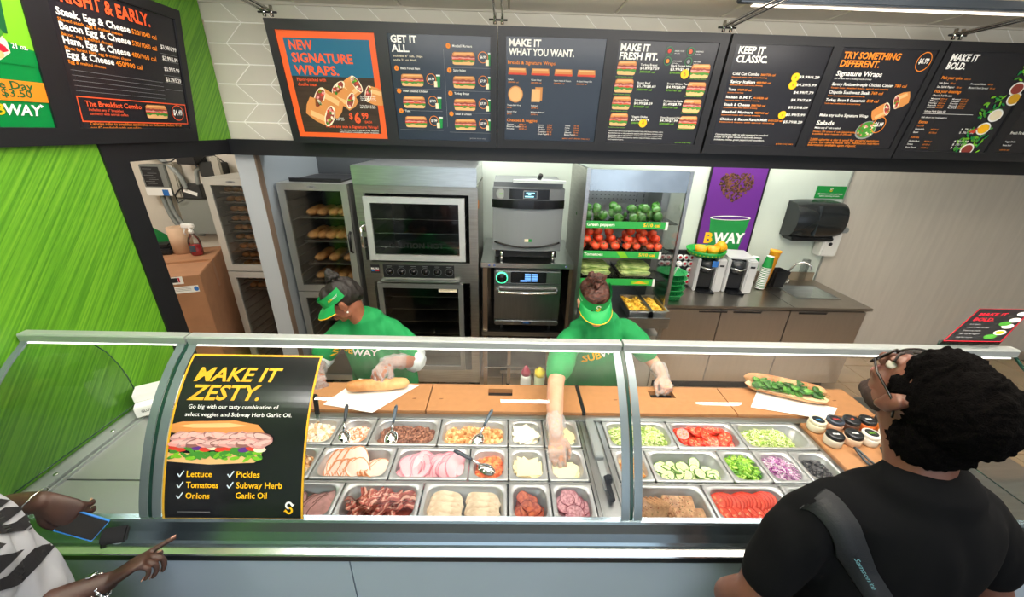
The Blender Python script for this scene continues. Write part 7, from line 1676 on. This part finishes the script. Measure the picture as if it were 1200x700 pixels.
# ------------------------------------------------------------------ customer in black at the right, head tipped back towards the boards
t = person('customer in black tee seen from behind, head tipped back, glasses and short dark hair', (.95, .60, 0)); inv = T(*(-t.location))
H3 = basis((.935, .680, 1.685), (-.06, .845, .534), (0, -.53, .845))
B = Blob(); head_blobs(B, H3, 1.02)
B.sweep([H3 @ Vector((0, -.020, -.050)), (.945, .650, 1.565), (.95, .610, 1.46)], [(.058, .062), (.062, .062), (.065, .052)])
B.sweep([(.95, .61, 1.43), (.95, .60, 1.30), (.95, .60, 1.08), (.95, .60, .90)], [(.09, .04), (.14, .06), (.12, .06), (.12, .07)], side=(1, 0, 0))
B.sweep([(.80, .63, 1.385), (.715, .63, 1.25), (.665, .60, 1.12)], [.045, .046, .048]); B.sweep([(.665, .60, 1.12), (.655, .65, 1.02), (.70, .70, .93)], [.048, .044, .030])
B.sweep([(1.10, .63, 1.385), (1.20, .61, 1.25), (1.255, .58, 1.13)], [.045, .046, .048]); B.sweep([(1.255, .58, 1.13), (1.24, .63, 1.02), (1.20, .68, .93)], [.048, .044, .030])
hand(B, W=(.70, .70, .93), d=(.55, .45, -.5), back=(-.6, .2, .5), thumb_side=1); hand(B, W=(1.20, .68, .93), d=(-.5, .45, -.5), back=(.6, .2, .5), thumb_side=-1)
body = B.build('body', SK3, .005, 4, t)
face_parts(t, H3, 1.02, mat('lips_brown', '#6d3c34', .4), False, inv=inv)
B = Blob(); B.sweep([(.95, .605, 1.478), (.95, .605, 1.43), (.95, .60, 1.34), (.95, .59, 1.08), (.95, .60, .86)], [(.115, .080), (.190, .100), (.190, .120), (.175, .120), (.18, .13)], side=(1, 0, 0))
B.sweep([(.815, .615, 1.405), (.755, .625, 1.335), (.710, .62, 1.235), (.690, .61, 1.185)], [.066, .072, .070, .067]); B.sweep([(1.095, .62, 1.405), (1.165, .61, 1.335), (1.21, .60, 1.24)], [.066, .072, .070])
shirt = B.build('black_shirt', BLK_TEE, .009, 5, t, disp=folds(.010, 8))
B = Blob()
for sx in (-1, 1): B.sweep([(.95 + sx * .085, .60, .90), (.95 + sx * .10, .60, .50), (.95 + sx * .11, .60, .07)], [(.12, .125), (.09, .09), (.07, .07)])
B.build('trousers', mat('dark_jeans', '#1d222c', .85), .015, 3, t)
for sx in (-1, 1): Blob().sweep([(.95 + sx * .11, .55, .045), (.95 + sx * .115, .66, .04), (.95 + sx * .12, .76, .03)], [(.042, .045), (.048, .04), (.042, .03)]).build('shoe', SHOE, .012, 3, t)
# hair: short and dense, beard shadow along the jaw
AFRO = mat('short_afro_hair', '#060505', 1.0, spec=.05, bump=1.0, bscale=260)
B = Blob(); B.ell((0, -.036, .048), (.084, .106, .094), H3); B.ell((0, .018, .066), (.072, .062, .062), H3); B.ell((0, -.082, -.040), (.076, .064, .074), H3); B.ell((0, -.070, -.070), (.056, .034, .030), H3)
for sx in (-1, 1): B.ell((sx * .064, .012, .020), (.018, .030, .030), H3)
B.build('hair', AFRO, .005, 3, t, disp=lambda c: wavy(c, .0035, 110) + wavy(c, .003, 40, seed=5))
B = Blob()
B.ell((0, .0605, -.088), (.026, .0215, .0175), H3 @ Matrix.Scale(1.02, 4))
for sx in (-1, 1): B.ell((sx * .0465, .021, -.064), (.0205, .031, .022), H3 @ Matrix.Scale(1.02, 4)); B.sweep([(sx * .046, .03, -.070), (sx * .02, .058, -.090)], [.017, .019], H3 @ Matrix.Scale(1.02, 4))
B.build('beard', mat('stubble', '#2a1b15', .9), .004, 4, t, disp=lambda c: wavy(c, .001, 200))
# glasses
GL = mat('glasses_frame', '#15110f', .25); S = inv @ H3 @ Matrix.Scale(1.02, 4); gl = bpy.data.objects.new('glasses', None); COL.objects.link(gl); gl.parent = t
for sx in (-1, 1):
    P = [S @ Vector((sx * .036 + .029 * math.cos(a) * (1.1 if math.cos(a) * sx > 0 else 1), .108 - .010 * (1 + sx * math.cos(a)) * .9, .004 + .024 * math.sin(a))) for a in [2 * PI * i / 24 for i in range(24)]]
    MB().use(GL).tube(P, .0022, 6, closed=True).build('rim', gl)
    c = sum(P, Vector()) / 24; MB().use(glass('sun_lens', (.35, .30, .28), 1.3, .02, .12)).add([c] + P, [(0, 1 + i, 1 + (i + 1) % 24) for i in range(24)]).build('lens', gl)
    MB().use(GL).tube([S @ Vector((sx * x, y, z)) for x, y, z in ((.070, .090, .010), (.083, .060, .010), (.088, .0, .010), (.086, -.020, .000), (.083, -.034, -.018))], .0026, 6).build('temple_arm', gl)
MB().use(GL).tube([S @ Vector((x, .108 - abs(x) * .3, .010)) for x in (-.009, 0, .009)], .002, 6).build('bridge', gl)
# bag strap across the back
tr = bvh(shirt); STR = mat('strap_webbing', '#0d1218', .7, bump=.2, bscale=200)
b = MB().use(STR); rows = []; dv = Vector((.83, 0, .56)) * .024
def cast_from(c, d): return tr.ray_cast(Vector(c) + Vector(d) * .6, -Vector(d))[0]
for i in range(14):                                                  # over the shoulder, front to back
    th = R(100) - R(100) * i / 13; x = .735 + .055 * i / 13; d = Vector((0, -math.cos(th), math.sin(th))); c = Vector((x, .62, 1.345))
    q = [cast_from(c + Vector((sx * .025, 0, sx * .012 * (i / 13))), d) for sx in (-1, 1)]
    if None not in q: rows.append((q[0] + d * .006, q[1] + d * .006))
for i in range(1, 22):
    x, z = .790 + .26 * i / 21, 1.345 - .37 * i / 21; d = Vector((0, -1, 0)); q = [cast_from(Vector((x, .62, z)) + dv * sx, d) for sx in (-1, 1)]
    if None not in q: rows.append((q[0] + d * .006, q[1] + d * .006))
vs = [p for r in rows for p in r] + [p + Vector((0, -.003, .002)) for r in rows for p in r]; n = len(rows)
fs = [(2 * i, 2 * i + 1, 2 * i + 3, 2 * i + 2) for i in range(n - 1)] + [(2 * n + 2 * i, 2 * n + 2 * i + 2, 2 * n + 2 * i + 3, 2 * n + 2 * i + 1) for i in range(n - 1)] + [(2 * i, 2 * i + 2, 2 * n + 2 * i + 2, 2 * n + 2 * i) for i in range(n - 1)] + [(2 * i + 1, 2 * n + 2 * i + 1, 2 * n + 2 * i + 3, 2 * i + 3) for i in range(n - 1)]
sbag = thing('sling_bag', 'black shoulder bag strap crossing the back of the customer in black', 'bag', (.95, .45, 1.0)); si = T(*(-sbag.location))
b.add([si @ v for v in vs], fs, None, True); strap = b.build('strap', sbag)
MB().use(STR).box(.09, .33, -.045, .03, -.24, .02, c=.02).build('bag_body', sbag)
a, c = rows[12]; a2, c2 = rows[17]
O = si @ ((a + c) / 2 + Vector((0, -.010, .004))); U = (((a2 + c2) / 2) - (a + c) / 2).normalized(); V_ = (a - c).normalized()
s = Sheet(flat(O, U, V_)); s.text('Samsonite', 0, .006, .010, mat('strap_ink', '#5f8f98', .6), .02, width=.075, h=.0); s.build('lettering', strap)

# ------------------------------------------------------------------ customer at the left edge: white tee, two hands
t = person('customer in white tee with black script, pointing with one hand, phone in the other', (-1.36, .60, 0)); inv = T(*(-t.location))
H4 = basis((-1.37, .62, 1.66), (.2, .95, -.15), (0, 0, 1))
B = Blob(); head_blobs(B, H4)
B.sweep([(-1.37, .60, 1.60), (-1.37, .59, 1.50), (-1.37, .58, 1.42)], [(.055, .055), (.056, .056), (.065, .052)])
B.sweep([(-1.37, .59, 1.40), (-1.36, .60, 1.20), (-1.36, .60, 1.0), (-1.36, .60, .88)], [(.13, .045), (.13, .06), (.12, .06), (.12, .07)], side=(1, 0, 0))
B.sweep([(-1.22, .57, 1.36), (-1.20, .50, 1.20), (-1.225, .50, 1.075)], [.042, .044, .042]); B.sweep([(-1.225, .50, 1.075), (-1.150, .60, 1.055), (-1.080, .672, 1.030)], [.042, .038, .026])
B.sweep([(-1.52, .60, 1.36), (-1.58, .66, 1.22), (-1.52, .72, 1.13)], [.042, .044, .042]); B.sweep([(-1.52, .72, 1.13), (-1.40, .765, 1.19), (-1.285, .775, 1.215)], [.042, .038, .027])
hA = dict(W=(-1.080, .672, 1.030), d=(.66, .50, .22), back=(-.45, .15, .9), thumb_side=1, curl=(.04, .75, .85, .9), thumb=(.25, .3), k=.98, spread=.08)
hB = dict(W=(-1.285, .775, 1.215), d=(.62, .02, -.55), back=(.2, -.62, .55), thumb_side=-1, curl=(.55, .6, .65, .7), thumb=(.1, .35), k=.98)
_, tA_ = hand(B, **hA); _, tB_ = hand(B, **hB)
body = B.build('body', SK4, .0042, 3, t)
nails(tA_, hA['back'], mat('nail', '#b98a7a', .3), t, inv); nails(tB_, hB['back'], MATS['nail'], t, inv)
face_parts(t, H4, 1.0, mat('lips_deep', '#54302a', .4), False, inv=inv)
B = Blob(); B.ell((0, -.034, .046), (.084, .100, .090), H4); B.ell((0, .018, .066), (.070, .062, .058), H4); B.build('hair', AFRO, .006, 3, t)
WT = mat('white_tee', '#a2a7b0', .85, bump=.2, bscale=10)
B = Blob(); B.sweep([(-1.37, .59, 1.43), (-1.37, .59, 1.38), (-1.36, .60, 1.25), (-1.36, .605, 1.05), (-1.36, .60, .86)], [(.12, .085), (.20, .115), (.212, .135), (.205, .135), (.20, .135)], side=(1, 0, 0))
B.sweep([(-1.22, .59, 1.385), (-1.18, .55, 1.30), (-1.185, .52, 1.21)], [.070, .072, .068]); B.sweep([(-1.52, .59, 1.385), (-1.56, .63, 1.30), (-1.575, .66, 1.22)], [.070, .072, .068])
shirt = B.build('white_shirt', WT, .008, 5, t, disp=folds(.012, 9))
B = Blob()
for sx in (-1, 1): B.sweep([(-1.36 + sx * .085, .60, .90), (-1.36 + sx * .10, .60, .50), (-1.36 + sx * .11, .60, .07)], [(.12, .125), (.09, .09), (.07, .07)])
B.build('trousers', MATS['dark_jeans'], .015, 3, t)
for sx in (-1, 1): Blob().sweep([(-1.36 + sx * .11, .55, .045), (-1.36 + sx * .115, .66, .04), (-1.36 + sx * .12, .76, .03)], [(.042, .045), (.048, .04), (.042, .03)]).build('shoe', SHOE, .012, 3, t)
# script print on the shirt side that faces the lens
WD = Vector((-.70, .45, -.56)).normalized()
def side_word(par, shirt, O, U, V, words):
    tr = bvh(shirt); O, U, V = Vector(O), Vector(U).normalized(), Vector(V).normalized()
    s = Sheet(lambda u, v, h: Vector((u, v, 0)))
    for (tx, u, v, sz, m, bo, it, w) in words: s.text(tx, u, v, sz, m, bo, it, width=w, h=0)
    bm = bmesh.new(); vs = [bm.verts.new(v) for v in s.v]
    for f, m in zip(s.f, s.m):
        try: q = bm.faces.new([vs[i] for i in f]); q.material_index = m
        except ValueError: pass
    bmesh.ops.triangulate(bm, faces=bm.faces[:])
    for _ in range(4):
        L = [e for e in bm.edges if e.calc_length() > .007]
        if not L: break
        bmesh.ops.subdivide_edges(bm, edges=L, cuts=1); bmesh.ops.triangulate(bm, faces=bm.faces[:])
    dead = []
    for v in bm.verts:
        p = O + U * v.co.x + V * v.co.y; hit = tr.ray_cast(p, WD)
        if hit[0] is None: dead.append(v); continue
        v.co = hit[0] + hit[1] * .0045
    bmesh.ops.delete(bm, geom=dead, context='VERTS')
    me = bpy.data.meshes.new('lettering'); bm.to_mesh(me); bm.free()
    for m in s.mats: me.materials.append(m)
    o = bpy.data.objects.new('lettering', me); COL.objects.link(o); o.parent = par; o.location = -par.location; return o
BI = mat('shirt_ink', '#15161c', .7)
side_word(t, shirt, tuple(Vector((-1.27, .62, 1.46)) - WD * .35), (.60, .45, -.50), (-.25, -.45, -.8), [('Gull', .00, .11, .075, BI, .06, .35, .30), ('Su', .03, .23, .10, BI, .07, .35, .22)])
# bracelets and ring
def bangle(c, ax, r, m, th, name, lbl=None, n=28, beads=0):
    M = inv @ T(*c) @ Vector(ax).to_track_quat('Z', 'Y').to_matrix().to_4x4(); b = MB().use(m)
    P = [M @ Vector((r * math.cos(2 * PI * i / n), r * .86 * math.sin(2 * PI * i / n), .001 * math.sin(i * 2.1))) for i in range(n)]
    b.tube(P, th, 6, closed=True)
    for i in range(beads):
        a = 2 * PI * i / beads; b.ball(M @ Vector((r * math.cos(a), r * .86 * math.sin(a), 0)), (.006, .006, .0045), sub=1)
    return b.build(name, t, label=lbl)
SIL = mat('silver', '#d8dade', .18, 1)
ax = Vector((.66, .50, .22)); W0 = Vector((-1.080, .672, 1.030))
bangle(W0 + ax * -.012, ax, .034, SIL, .0030, 'bracelet', 'chunky silver chain bracelet', beads=16); bangle(W0 + ax * -.028, ax, .034, SIL, .0035, 'bracelet', 'chunky silver chain bracelet', beads=14); bangle(W0 + ax * -.042, ax, .035, SIL, .0022, 'bracelet')
bangle(W0 + ax * -.105, ax, .040, SIL, .0022, 'bracelet'); bangle(W0 + ax * -.115, ax, .0405, SIL, .0022, 'bracelet')
MB().use(SIL).lathe([(.0, 0), (.012, 0), (.014, .003), (.010, .005), (0, .005)], 16, inv @ T(*(W0 + Vector((-.024, -.004, .034)))) @ RX(-.3) @ RY(-.4)).build('charm', t)
bangle((-1.300, .772, 1.222), (.62, .02, -.40), .037, SIL, .0018, 'bracelet', 'thin silver bangle')
bangle(Vector(W0) + Vector((.066, .052, -.004)) + Vector((-.0, -.0, .0)), (.5, .4, -.5), .0115, SIL, .0035, 'ring', 'wide silver ring')
# phone and key fob, held
ph = thing('phone', 'black phone with a bright blue edge held by the customer in the white tee', 'phone', (-1.205, .770, 1.125))
M = basis((0, 0, 0), (.55, .15, -.62), (.35, -.75, .55)); b = MB().use(RUBBER); M = M @ Matrix.Diagonal((.80, .66, 1, 1)); b.box(-.036, .036, -.070, .070, -.004, .004, M, c=.003); b.build('body', ph)
MB().use(mat('phone_blue', '#2f7fd6', .3)).box(-.0375, -.0355, -.0715, .0715, -.0048, .0048, M).box(-.0375, .0375, .0695, .0715, -.0048, .0048, M).box(.0355, .0375, -.0715, .0715, -.0048, .0048, M).build('edge', ph, label='bright blue metal edge')
fb = thing('key_pouch', 'small black pouch with a green strap hanging below the phone', 'pouch', (-1.140, .775, 1.075))
M = basis((0, 0, 0), (.80, .2, -.05), (.1, -.6, .7)); MB().use(BLACK).box(-.022, .022, -.030, .035, -.008, .008, M, c=.005).build('pouch', fb)
MB().use(mat('olive_strap', '#3d4a35', .7)).tube([(-.02, 0, 0), (-.045, 0, -.02), (-.055, .0, -.055), (-.045, 0, -.05), (-.03, 0, -.015)], .005, 6).build('strap', fb)
MB().use(mat('clear_ring', '#c7d3da', .2)).tube([(0 + .02 * math.cos(a), -.005, -.018 + .012 * math.sin(a)) for a in [2 * PI * i / 16 for i in range(16)]], .002, 6, closed=True).build('ring', fb)
